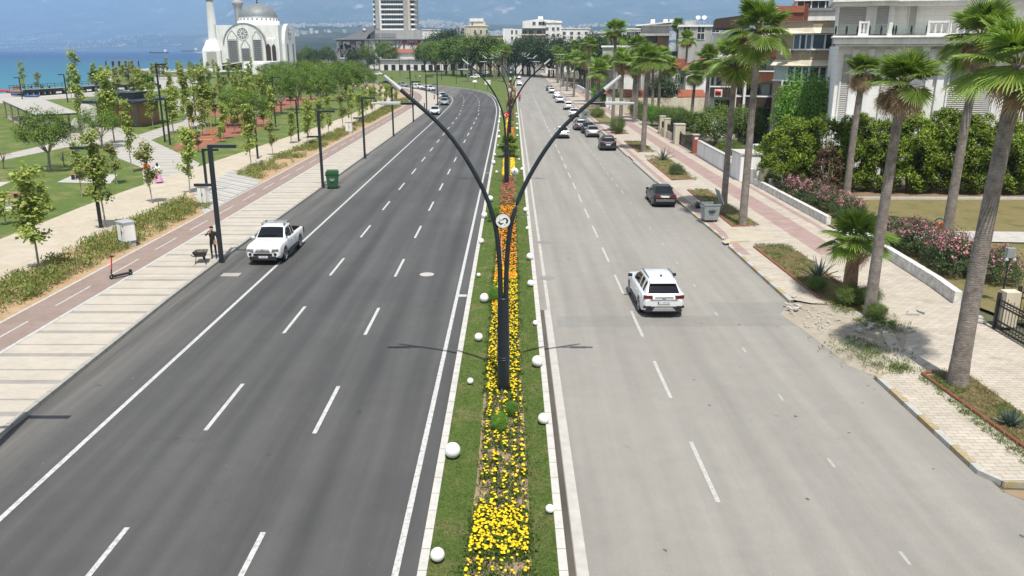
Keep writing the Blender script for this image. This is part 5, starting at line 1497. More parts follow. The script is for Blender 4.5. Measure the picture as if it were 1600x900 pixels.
# sloping dark roof shells on the left wing
mb = MB()
mb.xprism([(Xw(538), Zw(61)), (Xw(541), Zw(58)), (Xw(565), Zw(48)), (Xw(578), Zw(45)), (Xw(586), Zw(44.5)), (Xw(586), Zw(48)), (Xw(577), Zw(54)), (Xw(573), Zw(60.5))], y-3, y+40)
mb.build('curved_roof', M['grey_panel'], t)
mb = MB(); mb.xprism([(Xw(568), Zw(46.8)), (Xw(570), Zw(44)), (Xw(574), Zw(46)), (Xw(572), Zw(48))], y-3.5, y-3.1); mb.build('roof_vent', M['plaster_white'], t)
# red cursive shop sign
def glyph_strokes(mb, strokes, x, z, s, y, r_=.16):
    for st in strokes: mb.tube([(x+a*s, y, z+c*s) for a, c in st], r_, 5)
mb = MB(); S = 1.15
P_ = [[(0,-.5),(.1,.2),(.25,1.1),(.7,1.25),(.9,.9),(.5,.5),(.2,.45)]]; rr2 = [[(0,0),(.15,.5),(.35,.6)]]; ii = [[(0,0),(.1,.55)], [(.14,.85),(.16,.95)]]; mm_ = [[(0,0),(.1,.55),(.25,.5),(.3,0)], [(.3,0),(.4,.5),(.55,.5),(.6,0)]]; ee = [[(0,.3),(.4,.35),(.3,.6),(.05,.4),(.1,.05),(.4,.05)]]; ll = [[(0,0),(.15,1.2),(.25,1.2),(.1,.1),(.3,0)]]; aa = [[(.4,.5),(.1,.5),(.02,.15),(.2,0),(.4,.45),(.42,0)]]
xx = Xw(631.5); zz = Zw(69.6)
for g_, adv in ((P_, 1.0), (rr2, .4), (ii, .25), (mm_, .75), (ee, .55), (mm_, .75), (aa, .55), (ll, .4), (ll, .4)):
    glyph_strokes(mb, g_, xx, zz, S*1.7, y-6.3, .2); xx += adv*S*1.7
mb.build('red_script_sign', M['red_plastic'], t)
t = thing('long_red_roof_house', 'long low white house with a red tiled roof before the podium', 'house'); y = 470.0
block(t, 'wall', Xw(594), Xw(647), y, y+10, 0, W(0, 82, y)[1], 'plaster_white')
mb = MB(); z0, z1 = W(0, 82.5, y)[1], W(0, 76.5, y)[1]; x0, x1 = W(592, 80, y)[0], W(649, 80, y)[0]
mb.add([(x0, y-1, z0), (x1, y-1, z0), (x1, y+11, z0), (x0, y+11, z0), (x0+2, y+5, z1), (x1-2, y+5, z1)], [(0, 1, 5, 4), (1, 2, 5), (2, 3, 4, 5), (3, 0, 4), (3, 2, 1, 0)]); mb.build('roof', M['red_tile'], t)
t = thing('market_hall', 'low white hall seen between tree trunks behind the far lawn', 'hall'); y = 455.0
x0, x1 = W(594, 100, y)[0], W(745, 100, y)[0]; zt_ = W(0, 94, y)[1]
block(t, 'wall', x0, x1, y, y+12, 0, zt_, 'plaster_white'); block(t, 'roof', x0-.5, x1+.5, y-1, y+12.5, zt_+.02, zt_+.5, 'plaster_grey')
for i in range(12): block(t, 'opening', x0+2+i*(x1-x0-4)/12, x0+2+i*(x1-x0-4)/12+2.2, y-.12, y-.01, .2, 3, 'black')

# ---- city blocks in the middle distance
def turn(t, x0, y, k):
    a = -math.atan2(x0, y)*k; c_, s_ = math.cos(a), math.sin(a)
    t.rotation_euler = (0, 0, a); t.location = (x0-(c_*x0-s_*y), y-(s_*x0+c_*y), 0)

def city(label, px0, px1, top, y, mt, depth=18, name='apartment_block', rows=(), cols=0, roof='plaster_white', win=(1.4, 1.5), parapet=True, cat='apartment block', glass='window_glass', bars=1):
    t = thing(name, label, cat)
    x0, x1 = W(px0, top, y)[0], W(px1, top, y)[0]; zt_ = W(0, top, y)[1]
    block(t, 'wall', x0, x1, y, y+depth, 0, zt_, mt)
    if px0 > 930: turn(t, x0, y, .9)
    if parapet: block(t, 'roof', x0-.35, x1+.35, y-.35, y+depth+.3, zt_+.01, zt_+.4, roof)
    for py in rows:
        for i in range(cols): window(t, x0+(x1-x0)*(i+.5)/cols, W(0, py, y)[1], win[0], win[1], y, glass, bars=bars)
    return t, x0, x1, zt_
t, *_ = city('plain white annexe block right of the podium', 660, 688, 47, 500, 'plaster_white', 20)
t, x0, x1, zt_ = city('cream apartment block with rooftop pavilion', 727, 761, 41, 470, 'plaster_cream')
block(t, 'stair_tower', W(734, 35, 470)[0], W(758, 35, 470)[0], 472, 484, zt_+.4, W(0, 34, 470)[1], 'plaster_cream')
block(t, 'pavilion', W(733.5, 31, 470)[0], W(755, 31, 470)[0], 471.5, 485, W(0, 33.5, 470)[1], W(0, 28.5, 470)[1], 'plaster_white')
block(t, 'balcony_wing', W(714, 50, 470)[0], W(726.8, 50, 470)[0], 469, 486, 0, W(0, 42, 470)[1], 'plaster_grey')
for py in (46, 51, 58): window(t, W(723, py, 469)[0], W(0, py, 469)[1], 1.6, 1.5, 469); window(t, W(716.5, py, 469)[0], W(0, py, 469)[1], 1.1, 2.6, 469)
window(t, W(738, 38.5, 472)[0], W(0, 38.5, 472)[1], 1.0, 2.0, 472)
for i in range(3): window(t, W(760.5-i*9, 50, 470)[0], W(0, 50, 470)[1], 1.1, 2.2, 470)
t, *_ = city('small white house right of the cream block', 786, 800, 46, 430, 'plaster_white', rows=(52, 60), cols=3)
t, *_ = city('low white house with dark roof strip between cream block and white flats', 764, 786, 57, 450, 'plaster_cream', rows=(63,), cols=4, roof='red_tile')
y = 400.0
t, x0, x1, zt_ = city('large white flats with gabled top storey and balconies', 853, 877, 36, y, 'plaster_white', 20)
block(t, 'left_wing', W(786, 50, y)[0], W(815, 50, y)[0], y+1, y+20, 0, W(0, 45.5, y)[1], 'plaster_white')
block(t, 'middle_wing', W(814.5, 50, y)[0], W(853.5, 50, y)[0], y+2.5, y+20, 0, W(0, 44, y)[1], 'plaster_grey')
mb = MB(); xa, xb = W(817, 32, y)[0], W(878, 32, y)[0]; mb.xprism([(xa, W(0, 44, y)[1]), (xb, W(0, 44, y)[1]), (xb, W(0, 33, y)[1]), ((xa+xb)/2-2, W(0, 29.5, y)[1]), (xa, W(0, 33, y)[1])], y+.4, y+19); mb.build('top_storey', M['plaster_white'], t)
block(t, 'lift_house', W(841.5, 27, y)[0], W(849, 27, y)[0], y+5, y+9, W(0, 32, y)[1], W(0, 24.8, y)[1], 'plaster_white')
for px in (834.5, 846, 852, 866): window(t, W(px, 36.5, y)[0], W(0, 36.5, y)[1], 2.6 if px > 840 else 1.4, 1.5, y+.4, frame='plaster_white')
for py in (45, 55, 65):
    for px in (855, 864.5, 872): window(t, W(px, py, y)[0], W(0, py, y)[1], 1.2, 1.4, y)
for py in (50, 60):
    for px in (800, 807): window(t, W(px, py, y)[0], W(0, py, y)[1], .9, 1.8, y+1)
    for px in (820, 830, 843): window(t, W(px, py, y)[0], W(0, py, y)[1], 2.2, 1.6, y+2.5)
    mb = MB(); mb.box(W(815, 55, y)[0], W(853, 55, y)[0], y+1.0, y+2.45, W(0, py+5, y)[1], W(0, py+3, y)[1]); mb.build('balcony', M['plaster_cream' if py == 50 else 'plaster_white'], t)
for i, (px0, px1, top, y, mt, lab) in enumerate([(876, 922, 45, 420, 'plaster_white', 'long flat roofed white house right of the large white flats'), (923, 936, 53, 380, 'plaster_cream', 'small cream house behind the far palms'), (768, 786, 62, 480, 'plaster_white', 'little white house left of the large flats'),
        (936, 962, 52, 360, 'plaster_grey', 'grey house half hidden by the tall palm'), (980, 1004, 46, 300, 'plaster_white', 'white house left of the grey modern house'), (940, 985, 58, 320, 'plaster_white', 'wide low white house behind the palm pair'), (640, 662, 50, 540, 'plaster_white', 'white block just right of the tower'),
        (800, 822, 62, 445, 'plaster_white', 'low white block at the foot of the large flats')]):
    city(lab, px0, px1, top, y, mt, 14, rows=(top+7, top+14), cols=4, cat='house', name='city_house')
t, *_ = city('pale garden house with flat white roof behind the palm pair', 942, 1012, 74, 190, 'plaster_grey', 10, cat='house', name='garden_house'); 
mb = MB(); mb.box(W(972, 120, 185)[0], W(1005, 120, 185)[0], 184, 189.8, 0, W(0, 112, 185)[1]); mb.build('white_wing', M['plaster_white'], t)
for px in (915, 935, 955): block(t, 'dark_opening', W(px+20, 126, 183.9)[0], W(px+35, 126, 183.9)[0], 183.8, 183.98, .8, 2.6, 'window_glass')

# ---- grey modern house, villa, brown block, tan block, white villa
y = 200.0
t, x0, x1, zt_ = city('grey modern house with vertical fins and an orange brown panel', 1003, 1046, 41, y, 'plaster_grey', 16, 'modern_house', cat='house')
mb = MB(); mb.xprism([(x0-1.4, W(0, 41, y)[1]), (x1+.5, W(0, 35.5, y)[1]), (x1+.5, W(0, 33.8, y)[1]), (x0-1.4, W(0, 39, y)[1])], y-1.2, y+16); mb.build('sloping_roof', M['plaster_white'], t)
block(t, 'balcony_slab', x0-.5, x1+.4, y-1.4, y-.01, W(0, 56, y)[1], W(0, 52.5, y)[1], 'plaster_grey')
for i in range(6): block(t, 'fin', W(1009+i*3.2, 60, y)[0]-.12, W(1009+i*3.2, 60, y)[0]+.12, y-.3, y-.01, W(0, 68, y)[1], W(0, 57, y)[1], 'black')
block(t, 'brown_panel', W(1027, 70, y)[0], W(1040, 70, y)[0], y-.35, y-.01, W(0, 80, y)[1], W(0, 57, y)[1], 'wood')
block(t, 'blue_front', W(1042, 80, y)[0], W(1062, 80, y)[0], y-3, y-.4, 0, W(0, 80, y)[1], 'blue_glass')
for px in (1006, 1026, 1036): block(t, 'roof_tank', W(px+15, 30, y)[0]-.5, W(px+15, 30, y)[0]+.5, y+5, y+6.5, zt_+.4, zt_+1.7, 'plaster_white')
y = 185.0
t, x0, x1, zt_ = city('pale grey flats with two satellite dishes on the roof', 1062, 1128, 42, y, 'plaster_grey', 14, rows=(46, 57), cols=3, win=(1.5, 1.3))
block(t, 'stair_house', W(1070, 35, y)[0], W(1088, 35, y)[0], y+2, y+8, zt_+.4, W(0, 32, y)[1], 'plaster_grey')
for px in (1090.5, 1100):
    mb = MB(); c = Vector((W(px, 27, y)[0], y+1, W(0, 27.5, y)[1])); mb.M = Matrix.Translation(c) @ Matrix.Rotation(R(62), 4, 'X')
    mb.lathe([(.02, 0), (.25, .03), (.42, .09), (.5, .15)], 20); mb.M = None; mb.tube([c+Vector((0, .2, 0)), c+Vector((0, .5, -.4)), (c.x, c.y+.5, zt_)], .05, 6); mb.build('satellite_dish', M['plaster_white'], t)
y = 156.0
t = thing('red_roof_villa', 'white gabled villa with a red tiled roof behind the tiled garden wall', 'villa')
xa, xb = W(1072, 120, y)[0], W(1112, 120, y)[0]
mb = MB(); mb.box(xa, xb, y, y+10, 0, W(0, 108, y)[1]); mb.xprism([(xa, W(0, 108, y)[1]), (xb, W(0, 108, y)[1]), (xb, W(0, 94, y)[1])], y, y+10); mb.build('wall', M['plaster_white'], t)
mb = MB(); mb.xprism([(xa-.8, W(0, 110, y)[1]), (xb+.4, W(0, 93.5, y)[1]), (xb+.4, W(0, 91.5, y)[1]), (xa-.8, W(0, 108, y)[1])], y-.6, y+10.5); mb.build('roof', M['red_tile'], t)
block(t, 'side_wing', W(1053, 120, y)[0], xa-.02, y+2, y+10, 0, W(0, 106, y)[1], 'plaster_white')
mb = MB(); mb.xprism([(W(1051, 100, y)[0], W(0, 107, y)[1]), (xa-.05, W(0, 107, y)[1]), (xa-.05, W(0, 92, y)[1]), (W(1060, 92, y)[0], W(0, 92, y)[1])], y+1.4, y+10); mb.build('side_roof', M['red_tile'], t)
window(t, W(1058, 122, y+2)[0], W(0, 122, y+2)[1], .7, 1.3, y+2); window(t, W(1067, 124, y+2)[0], W(0, 124, y+2)[1], .9, 1.5, y+2)
y = 150.0
t = thing('tiled_garden_wall', 'beige garden wall with a red tiled lean-to roof', 'garden wall')
xa, xb = W(976, 155, y)[0], W(1106, 155, y)[0]
block(t, 'wall', xa-2.2, xb+2, y-2.2, y-1.9, 0, W(0, 153, y-2)[1], 'plaster_cream')
for a, b_ in ((976, 1010), (1010.4, 1049), (1056, 1101)):
    x0, x1 = W(a, 148, y)[0], W(b_, 148, y)[0]; mb = MB()
    mb.add([(x0, y-1.85, W(0, 150.5, y)[1]), (x1, y-1.85, W(0, 150.5, y)[1]), (x1, y+1.2, W(0, 140.5, y)[1]), (x0, y+1.2, W(0, 140.5, y)[1])], [(0, 1, 2, 3)])
    o = mb.build('tiled_roof', M['red_tile' if a != 1010.4 else 'dark_brown'], t); s_ = o.modifiers.new('solid', 'SOLIDIFY'); s_.thickness = .15
    k_ = MB(); nn_ = int((x1-x0)/.35)
    for i in range(nn_):
        xx = x0+.18+(x1-x0-.3)*i/nn_; k_.tube([(xx, y-1.86, W(0, 150.3, y)[1]+.03), (xx, y+1.15, W(0, 140.7, y)[1]+.03)], .06, 5)
    k_.build('tile_ridges', M['red_tile' if a != 1010.4 else 'dark_brown'], o)

y = 106.0
t = thing('brown_apartment_house', 'brown panelled apartment house with wooden balcony fronts and white columns', 'apartment house')
Xb = lambda px, py=110: W(px, py, y)[0]; Zb = lambda py: W(0, py, y)[1]
turn(t, Xb(1112), y, .9); block(t, 'wall', Xb(1112), Xb(1220), y+2.2, y+16, 0, Zb(52), 'plaster_white')
mb = MB(); mb.xprism([(Xb(1113), Zb(44)), (Xb(1113), Zb(29)), (Xb(1165), Zb(22)), (Xb(1165), Zb(44))], y+1, y+12); mb.build('roof_storey', M['dark_brown'], t)
block(t, 'red_roof', Xb(1204), Xb(1246), y+3, y+12, Zb(19), Zb(8.5), 'red_tile')
block(t, 'roof_wall', Xb(1206), Xb(1246), y+3.2, y+11.8, Zb(51), Zb(19.1), 'brown_panel')
for a, b_, top, bot, mt in ((1166, 1212, 75.5, 89.5, 'brown_panel'), (1166, 1212, 112, 126.5, 'brown_panel'), (1166, 1212, 151, 166, 'dark_brown'), (1112, 1148, 137, 152, 'dark_brown'), (1112, 1150, 104, 118, 'dark_brown'), (1150, 1164, 112, 124, 'dark_brown'), (1150, 1164, 152, 166, 'dark_brown')):
    mb = MB(); x0, x1 = Xb(a), Xb(b_); yf = y-.2 if a == 1166 else y+1.2
    pts = [(x0, y+2.15), (x0, yf+.9), (x0+.9, yf), (x1, yf), (x1, y+2.15)] if a == 1166 else [(x0, y+2.15), (x0, yf), (x1, yf), (x1, y+2.15)]
    mb.prism(pts, Zb(bot), Zb(top)); o = mb.build('balcony', M[mt], t)
    tr = MB(); tr.prism([(p[0]+(-.06 if p[0] == x0 else .06 if p[0] == x1 else 0), p[1]-(.06 if p[1] < y+2 else 0)) for p in pts], Zb(top)+.01, Zb(top)+.14); tr.build('coping', M['plaster_white'], o)
for a, b_, top, bot in ((1183, 1211, 91, 110), (1168, 1181, 91, 110), (1180, 1207, 130, 150), (1168, 1178, 130, 150), (1120, 1145, 117.5, 136.5), (1112, 1118, 118, 136), (1152, 1163, 126, 150), (1168, 1208, 169, 205), (1120, 1148, 156, 185)):
    x0, x1 = Xb(a), Xb(b_); window(t, (x0+x1)/2, (Zb(top)+Zb(bot))/2, x1-x0-.2, Zb(top)-Zb(bot)-.3, y+2.2, 'window_glass', 'plaster_grey', 2 if b_-a > 20 else 0)
for a, b_, top, bot in ((1195, 1208, 91.5, 109.5), (1191, 1204, 131, 149), (1130, 1143, 118.5, 136)):
    block(t, 'curtain', Xb(a), Xb(b_), y+2.0, y+2.14, Zb(bot), Zb(top), 'curtain')
for px in (1164.8, 1151): block(t, 'column', Xb(px)-.14, Xb(px)+.14, y+.6, y+.9, 0, Zb(90), 'plaster_white')
mb = MB(); mb.box(Xb(1119), Xb(1131), y+1.0, y+1.18, Zb(152), Zb(140)); o = mb.build('shop_sign', M['plaster_white'], t)
mb = MB(); mb.ball((Xb(1122.5), y+.97, Zb(144)), .22, 10); mb.ball((Xb(1126.5), y+.97, Zb(144.5)), .22, 10); mb.cbox((Xb(1125), y+.97, Zb(148)), (.7, .06, .16)); mb.build('red_emblem', M['red_plastic'], o)
mb = MB(); mb.box(Xb(1150, 200), Xb(1220, 200), y-3, y-2.6, 0, 1.3); mb.build('yard_wall', M['plaster_grey'], t)

y = 90.0
t = thing('tan_apartment_block', 'tan apartment block with wraparound glazed bays and beige awnings', 'apartment block')
fp = [(Xq, Yq) for Xq, Yq in ((W(1212, 90, y)[0]*1.05, y+4.5), (W(1266, 90, y)[0], y), (W(1306, 90, y)[0], y-.6), (W(1318, 90, y)[0]*1.15, y+14), (W(1240, 90, y)[0]*1.18, y+16))]
def grow(d): # outline pushed out on the street side
    return [(fp[0][0]-d, fp[0][1]-d), (fp[1][0], fp[1][1]-d*1.05), (fp[2][0]+d*.3, fp[2][1]-d), fp[3], fp[4]]
Zc = lambda py: W(0, py, y)[1]
mb = MB(); mb.prism(grow(0), 0, Zc(33)); mb.build('wall', M['plaster_tan'], t)
mb = MB(); mb.prism(grow(.12), Zc(33)+.01, Zc(32)); mb.build('parapet', M['plaster_tan'], t)
def band(name, top, bot, d0, d1, mt):
    a, b_ = grow(d0), grow(d1); mb = MB(); zt, zb_ = Zc(top), Zc(bot)
    vs = [(p[0], p[1], zt) for p in a[:3]] + [(p[0], p[1], zb_) for p in b_[:3]] + [(p[0], p[1], zb_-.02) for p in grow(.02)[:3]]
    mb.add(vs, [(0, 3, 4, 1), (1, 4, 5, 2), (3, 6, 7, 4), (4, 7, 8, 5)], 0); mb.build(name, M[mt], t)
band('awning', 43, 52, .05, .8, 'plaster_cream'); band('awning', 94, 103, .05, .8, 'plaster_cream')
def bay_windows(top, bot, specs):
    zt, zb_ = Zc(top), Zc(bot)
    for (i, u0, u1, kind) in specs:
        g_ = grow(.10); a, b_ = Vector(g_[i]), Vector(g_[i+1]); d = (b_-a)
        p, q = a+d*u0, a+d*u1; nrm = Vector((d.y, -d.x)).normalized()
        mb = MB(); L = (q-p).length; ang = math.atan2(d.y, d.x)
        mb.M = Matrix.Translation((p.x, p.y, 0)) @ Matrix.Rotation(ang, 4, 'Z')
        f = .07
        mb.box(0, f, -.06, .1, zb_, zt); mb.box(L-f, L, -.06, .1, zb_, zt); mb.box(f, L-f, -.06, .1, zt-f, zt); mb.box(f, L-f, -.06, .1, zb_, zb_+f)
        fo = mb.build('window', M['white_paint'], t)
        pn = MB(); pn.M = mb.M; pn.box(f, L-f, .0, .06, zb_+f, zt-f); pn.build('pane', M[kind], fo)
bay_windows(53, 77.5, [(0, .50, .68, 'blue_glass'), (0, .685, .84, 'window_glass'), (0, .845, .995, 'blue_glass'), (1, .01, .45, 'blue_glass'), (1, .46, .72, 'window_glass'), (1, .73, .98, 'curtain')])
bay_windows(104, 127, [(0, .02, .40, 'curtain'), (0, .41, .60, 'blue_glass'), (0, .61, .80, 'window_glass'), (0, .81, .995, 'blue_glass'), (1, .01, .36, 'window_glass'), (1, .37, .62, 'window_glass'), (1, .63, .98, 'window_glass')])
for zp in (78.5, 128.5):
    g_ = grow(.3); mb = MB(); vs = [(p[0], p[1], Zc(zp)) for p in g_[:3]]+[(p[0], p[1], Zc(zp)+.15) for p in g_[:3]]+[(p[0], p[1], Zc(zp)+.15) for p in grow(.09)[:3]]
    mb.add(vs, [(0, 1, 4, 3), (1, 2, 5, 4), (3, 4, 7, 6), (4, 5, 8, 7)]); mb.build('sill', M['white_paint'], t)
for px, py in ((1226, 81), (1227, 131)):
    p_ = (W(px, py, y+2.6)[0], y+2.2); mb = MB(); mb.cbox((p_[0], p_[1], Zc(py)), (1.0, .5, .6), 0, R(-28)); o = mb.build('air_conditioner', M['plaster_white'], t)
    g2 = MB(); g2.cbox((p_[0]-.14, p_[1]-.28, Zc(py)), (.6, .03, .46), 0, R(-28)); g2.build('grille', M['dark_steel'], o)
t, x0, x1, zt_ = city('white roof storey house rising behind the tan block', 1246, 1330, 2, 112, 'plaster_white', 12, rows=(8,), cols=4, win=(1.6, 1.3))
block(t, 'dark_band', x0-.1, x1, 111.7, 111.98, W(0, 17, 112)[1], W(0, 13, 112)[1], 'grey_panel')
mb = MB(); mb.box(W(1275, 10, 108)[0]-.25, W(1275, 10, 108)[0]+.25, 108, 108.5, 0, W(0, 6, 108)[1]); mb.build('brick_chimney', M['brown_panel'], t)

# white villa right: rotated a little so its front recedes to the left
t = thing('white_stone_villa', 'large white stone villa with balustraded balcony and grey roller shutters', 'villa')
y = 74.0; Xv = lambda px, py=100: W(px, py, y)[0]; Zv = lambda py: W(0, py, y)[1]
xl = Xv(1299, 180); turn(t, xl, y, .85)
mb = MB(); mb.box(xl, 62, y, y+18, 0, Zv(72)); mb.box(xl+.3, 62, y+1.4, y+17.5, Zv(62), 19.5); mb.build('wall', M['plaster_white'], t)
mb = MB(); mb.box(xl-.5, 62, y-1.5, y-.01, Zv(69), Zv(60)); mb.box(xl-.7, 62, y-1.7, y+.6, Zv(59.9), Zv(56.5)); mb.box(xl-.3, 62, y-1.2, y-.01, Zv(72.5), Zv(69.1)); mb.build('balcony_slab', M['plaster_white'], t, .05)
mb = MB(); mb.prism([(xl-.6, y+8), (xl-.6, y-.9), (Xv(1385, 10)+.4, y-1.4), (Xv(1392, 10), y-.2), (62, y-.4), (62, y+8)], Zv(10), Zv(4)); mb.prism([(xl-.9, y+8), (xl-.9, y-1.2), (Xv(1385, 10)+.6, y-1.7), (Xv(1394, 10), y-.5), (62, y-.7), (62, y+8)], Zv(3.9), Zv(-6)); mb.build('cornice', M['plaster_white'], t)
# bay on the upper floor with shuttered windows
xb0, xb1 = Xv(1306, 40), Xv(1389, 40)
mb = MB(); mb.box(xb0, xb1, y+.2, y+1.38, Zv(56), Zv(10.2)); mb.build('upper_bay', M['plaster_white'], t)
def shutter(x0, x1, z0, z1, yy, parent=t, arch=False):
    mb = MB(); k_ = max(4, int((z1-z0)/.16))
    if arch: mb.xprism(arch_pts(x0, x1, z1-.4, z1-.02, -.55), yy-.05, yy+.01)
    for i in range(k_):
        za = z0+(z1-z0)*i/k_; mb.add([(x0, yy-.03, za), (x1, yy-.03, za), (x1, yy-.07, za+(z1-z0)/k_*.5), (x0, yy-.07, za+(z1-z0)/k_*.5), (x1, yy-.03, za+(z1-z0)/k_), (x0, yy-.03, za+(z1-z0)/k_)], [(0, 1, 2, 3), (3, 2, 4, 5)])
    o = mb.build('roller_shutter', M['shutter'], parent)
    f = MB(); f.box(x0-.14, x0, yy-.12, yy+.01, z0, z1); f.box(x1, x1+.14, yy-.12, yy+.01, z0, z1)
    if not arch: f.box(x0-.14, x1+.14, yy-.12, yy+.01, z1, z1+.16)
    f.build('shutter_frame', M['plaster_white'], o); return o
shutter(Xv(1311, 30), Xv(1350, 30), Zv(55), Zv(11.5), y+.2); shutter(Xv(1365, 30), Xv(1382, 30), Zv(55), Zv(10.5), y+.2)
window(t, Xv(1419, 30), (Zv(54)+Zv(7))/2, .55, Zv(7)-Zv(54), y+1.4, 'shutter', 'plaster_white', 0)
shutter(Xv(1462, 150), Xv(1520, 150), .6, Zv(92), y-.02, arch=True); shutter(Xv(1311, 150), Xv(1322, 150), .6, Zv(88), y-.02, arch=True)
shutter(Xv(1588, 150), Xv(1640, 150), .6, Zv(92), y-.02, arch=True)
for px in (1330, 1352, 1376, 1437, 1452, 1530, 1580): block(t, 'pilaster', Xv(px, 130)-.28, Xv(px, 130)+.28, y-.25, y-.005, 0, Zv(76), 'plaster_white', .03)
for px in (1434, 1468, 1536): 
    mb = MB(); mb.xprism([(Xv(px, 76)-.2, Zv(80)), (Xv(px, 76)+.2, Zv(80)), (Xv(px, 76)+.28, Zv(72.8)), (Xv(px, 76)-.28, Zv(72.8))], y-.75, y-.26); mb.build('console', M['plaster_white'], t, .04)
m, n, l, b = new_mat('ashlar'); br = N(n, 'ShaderNodeTexBrick', Scale=1.0); br.inputs['Brick Width'].default_value = 1.6; br.inputs['Row Height'].default_value = .55; br.inputs['Mortar Size'].default_value = .012
br.inputs['Color1'].default_value = (.82, .80, .76, 1); br.inputs['Color2'].default_value = (.85, .835, .80, 1); br.inputs['Mortar'].default_value = (.62, .60, .57, 1)
cx_ = N(n, 'ShaderNodeMapping'); cx_.inputs['Rotation'].default_value = (math.pi/2, 0, 0); l.new(n.new('ShaderNodeTexCoord').outputs['Object'], cx_.inputs['Vector']); l.new(cx_.outputs['Vector'], br.inputs['Vector'])
l.new(mixc(n, l, ramp(n, l, noise(n, l, coords(n, l), .7, 7, .7), .55, .8), br.outputs['Color'], (.60, .57, .52)), b.inputs['Base Color']); b.inputs['Roughness'].default_value = .8; M['ashlar'] = m
for o in t.children:
    if o.name.split('.')[0] in ('wall', 'upper_bay'): o.data.materials[0] = M['ashlar']
# balcony railings: glass panels between dark posts, white pierced panels
def rail(xa, xb, yy, z0, kind):
    if kind == 'glass':
        mb = MB(); k_ = max(2, int((xb-xa)/.8))
        for i in range(k_+1): mb.ball((xa+(xb-xa)*i/k_, yy, z0+.45), .09, 8, 0, 4.6)
        o = mb.build('rail_posts', M['dark_steel'], t); g_ = MB(); g_.box(xa, xb, yy-.012, yy+.012, z0+.12, z0+.95); g_.build('rail_glass', M['rail_glass'], o)
    else:
        mb = MB(); mb.box(xa, xb, yy-.1, yy+.1, z0, z0+.18); mb.box(xa, xb, yy-.12, yy+.12, z0+1.0, z0+1.15); k_ = max(2, int((xb-xa)/.42))
        for i in range(k_+1):
            xx = xa+(xb-xa)*i/k_; mb.lathe([(.06, 0), (.11, .2), (.05, .5), (.09, .75), (.06, .82)], 8, (xx, yy, z0+.18))
        mb.box(xa-.16, xa, yy-.16, yy+.16, z0, z0+1.2); mb.box(xb, xb+.16, yy-.16, yy+.16, z0, z0+1.2)
        mb.build('balustrade', M['plaster_white'], t)
zr_ = Zv(56.5)
for a, b_, kd in ((1305, 1336, 'glass'), (1340, 1349, 'stone'), (1353, 1386, 'glass'), (1390, 1432, 'glass'), (1435, 1460, 'stone'), (1464, 1500, 'stone'), (1506, 1600, 'glass')): rail(Xv(a, 50), Xv(b_, 50), y-1.3, zr_+.01, kd)
mb = MB(); x0, x1 = Xv(1285, 190), Xv(1336, 190); mb.box(x0, x1, y-2.2, y-.02, 0, 4.5); mb.build('lower_balcony', M['plaster_white'], t, .05)
rail(x0+.1, Xv(1316, 190), y-2.1, 4.51, 'glass'); rail(Xv(1319, 190), x1-.2, y-2.1, 4.51, 'stone'); rail(Xv(1366, 190), Xv(1392, 190), y-.6, 4.4, 'glass')
block(t, 'lower_ledge', Xv(1362, 190), Xv(1396, 190), y-.8, y-.02, 4.0, 4.39, 'plaster_white')
# ------------------------------------------------------------------ front walls, gates and fences on the right
def wall_run(name, label, path, w, h, mt, z=.1, cap=None, cat='wall', capm='kerb'):
    t = thing(name, label, cat)
    mb = MB(); kerb_run(mb, path, w, z, z+h); mb.build('wall', M[mt], t)
    if cap:
        mb = MB(); kerb_run(mb, path, w+.1, z+h+.003, z+h+cap); mb.build('coping', M[capm], t)
    return t
M['whitewash'] = plain('whitewash', (.60, .58, .54), .9, var=.3, scale=3, bmp=.3)
wall_run('planter_wall', 'long low whitewashed planter wall along the pavement by the conifers', [(20.35, 67.8), (20.4, 60), (20.45, 51.6)], .3, .55, 'whitewash')
wall_run('planter_wall', 'short flaking whitewashed planter wall beside the short palm', [(20.45, 46.6), (20.45, 43), (20.1, 37), (19.8, 34.5)], .32, .6, 'whitewash')
wall_run('compound_wall', 'white rendered compound wall with stone coping beside the red brick pillar', [(19.95, 87.6), (19.8, 80), (19.75, 73.2)], .3, 1.5, 'plaster_white', cap=.1)
t = thing('gate_pillar', 'white gate pillar with a house number plate near the conifers', 'gate pillar', (20.0, 71.0, .1))
mb = MB(); mb.box(-.5, 1.2, -1.5, 1.5, 0, 2.3); mb.build('wall', M['plaster_white'], t, .02)
mb = MB(); mb.box(-.6, 1.3, -1.6, 1.6, 2.303, 2.42); mb.build('coping', M['kerb'], t)
mb = MB(); mb.box(-.05, .35, -1.56, -1.502, .9, 1.7); o = mb.build('number_plate', M['plate_white'], t)
mb = MB(); mb.box(.0, .12, -1.58, -1.562, 1.1, 1.5); mb.box(.2, .3, -1.58, -1.562, 1.15, 1.55); mb.build('numerals', M['green_plastic'], o)
mb = MB(); mb.tube([(.9, 0, 2.42), (.9, 0, 3.0), (1.25, 0, 3.0)], .06, 8); mb.cbox((1.2, 0, 2.97), (.3, .2, .14)); mb.build('camera_post', M['plaster_white'], t)
o = wall_run('garden_wall', 'white low wall with meter niche under the nearest conifer', [(20.3, 69.4), (20.3, 67.9)], .3, 1.2, 'plaster_white')
mb = MB(); mb.box(-.25, .25, -.15, .15, 0, .8); o = tag(mb.build('meter_cabinet', M['lamp_grey'], None, .02), 'small white meter cabinet at the foot of the nearest conifer', 'meter cabinet'); o.location = (21.2, 66.0, .12)
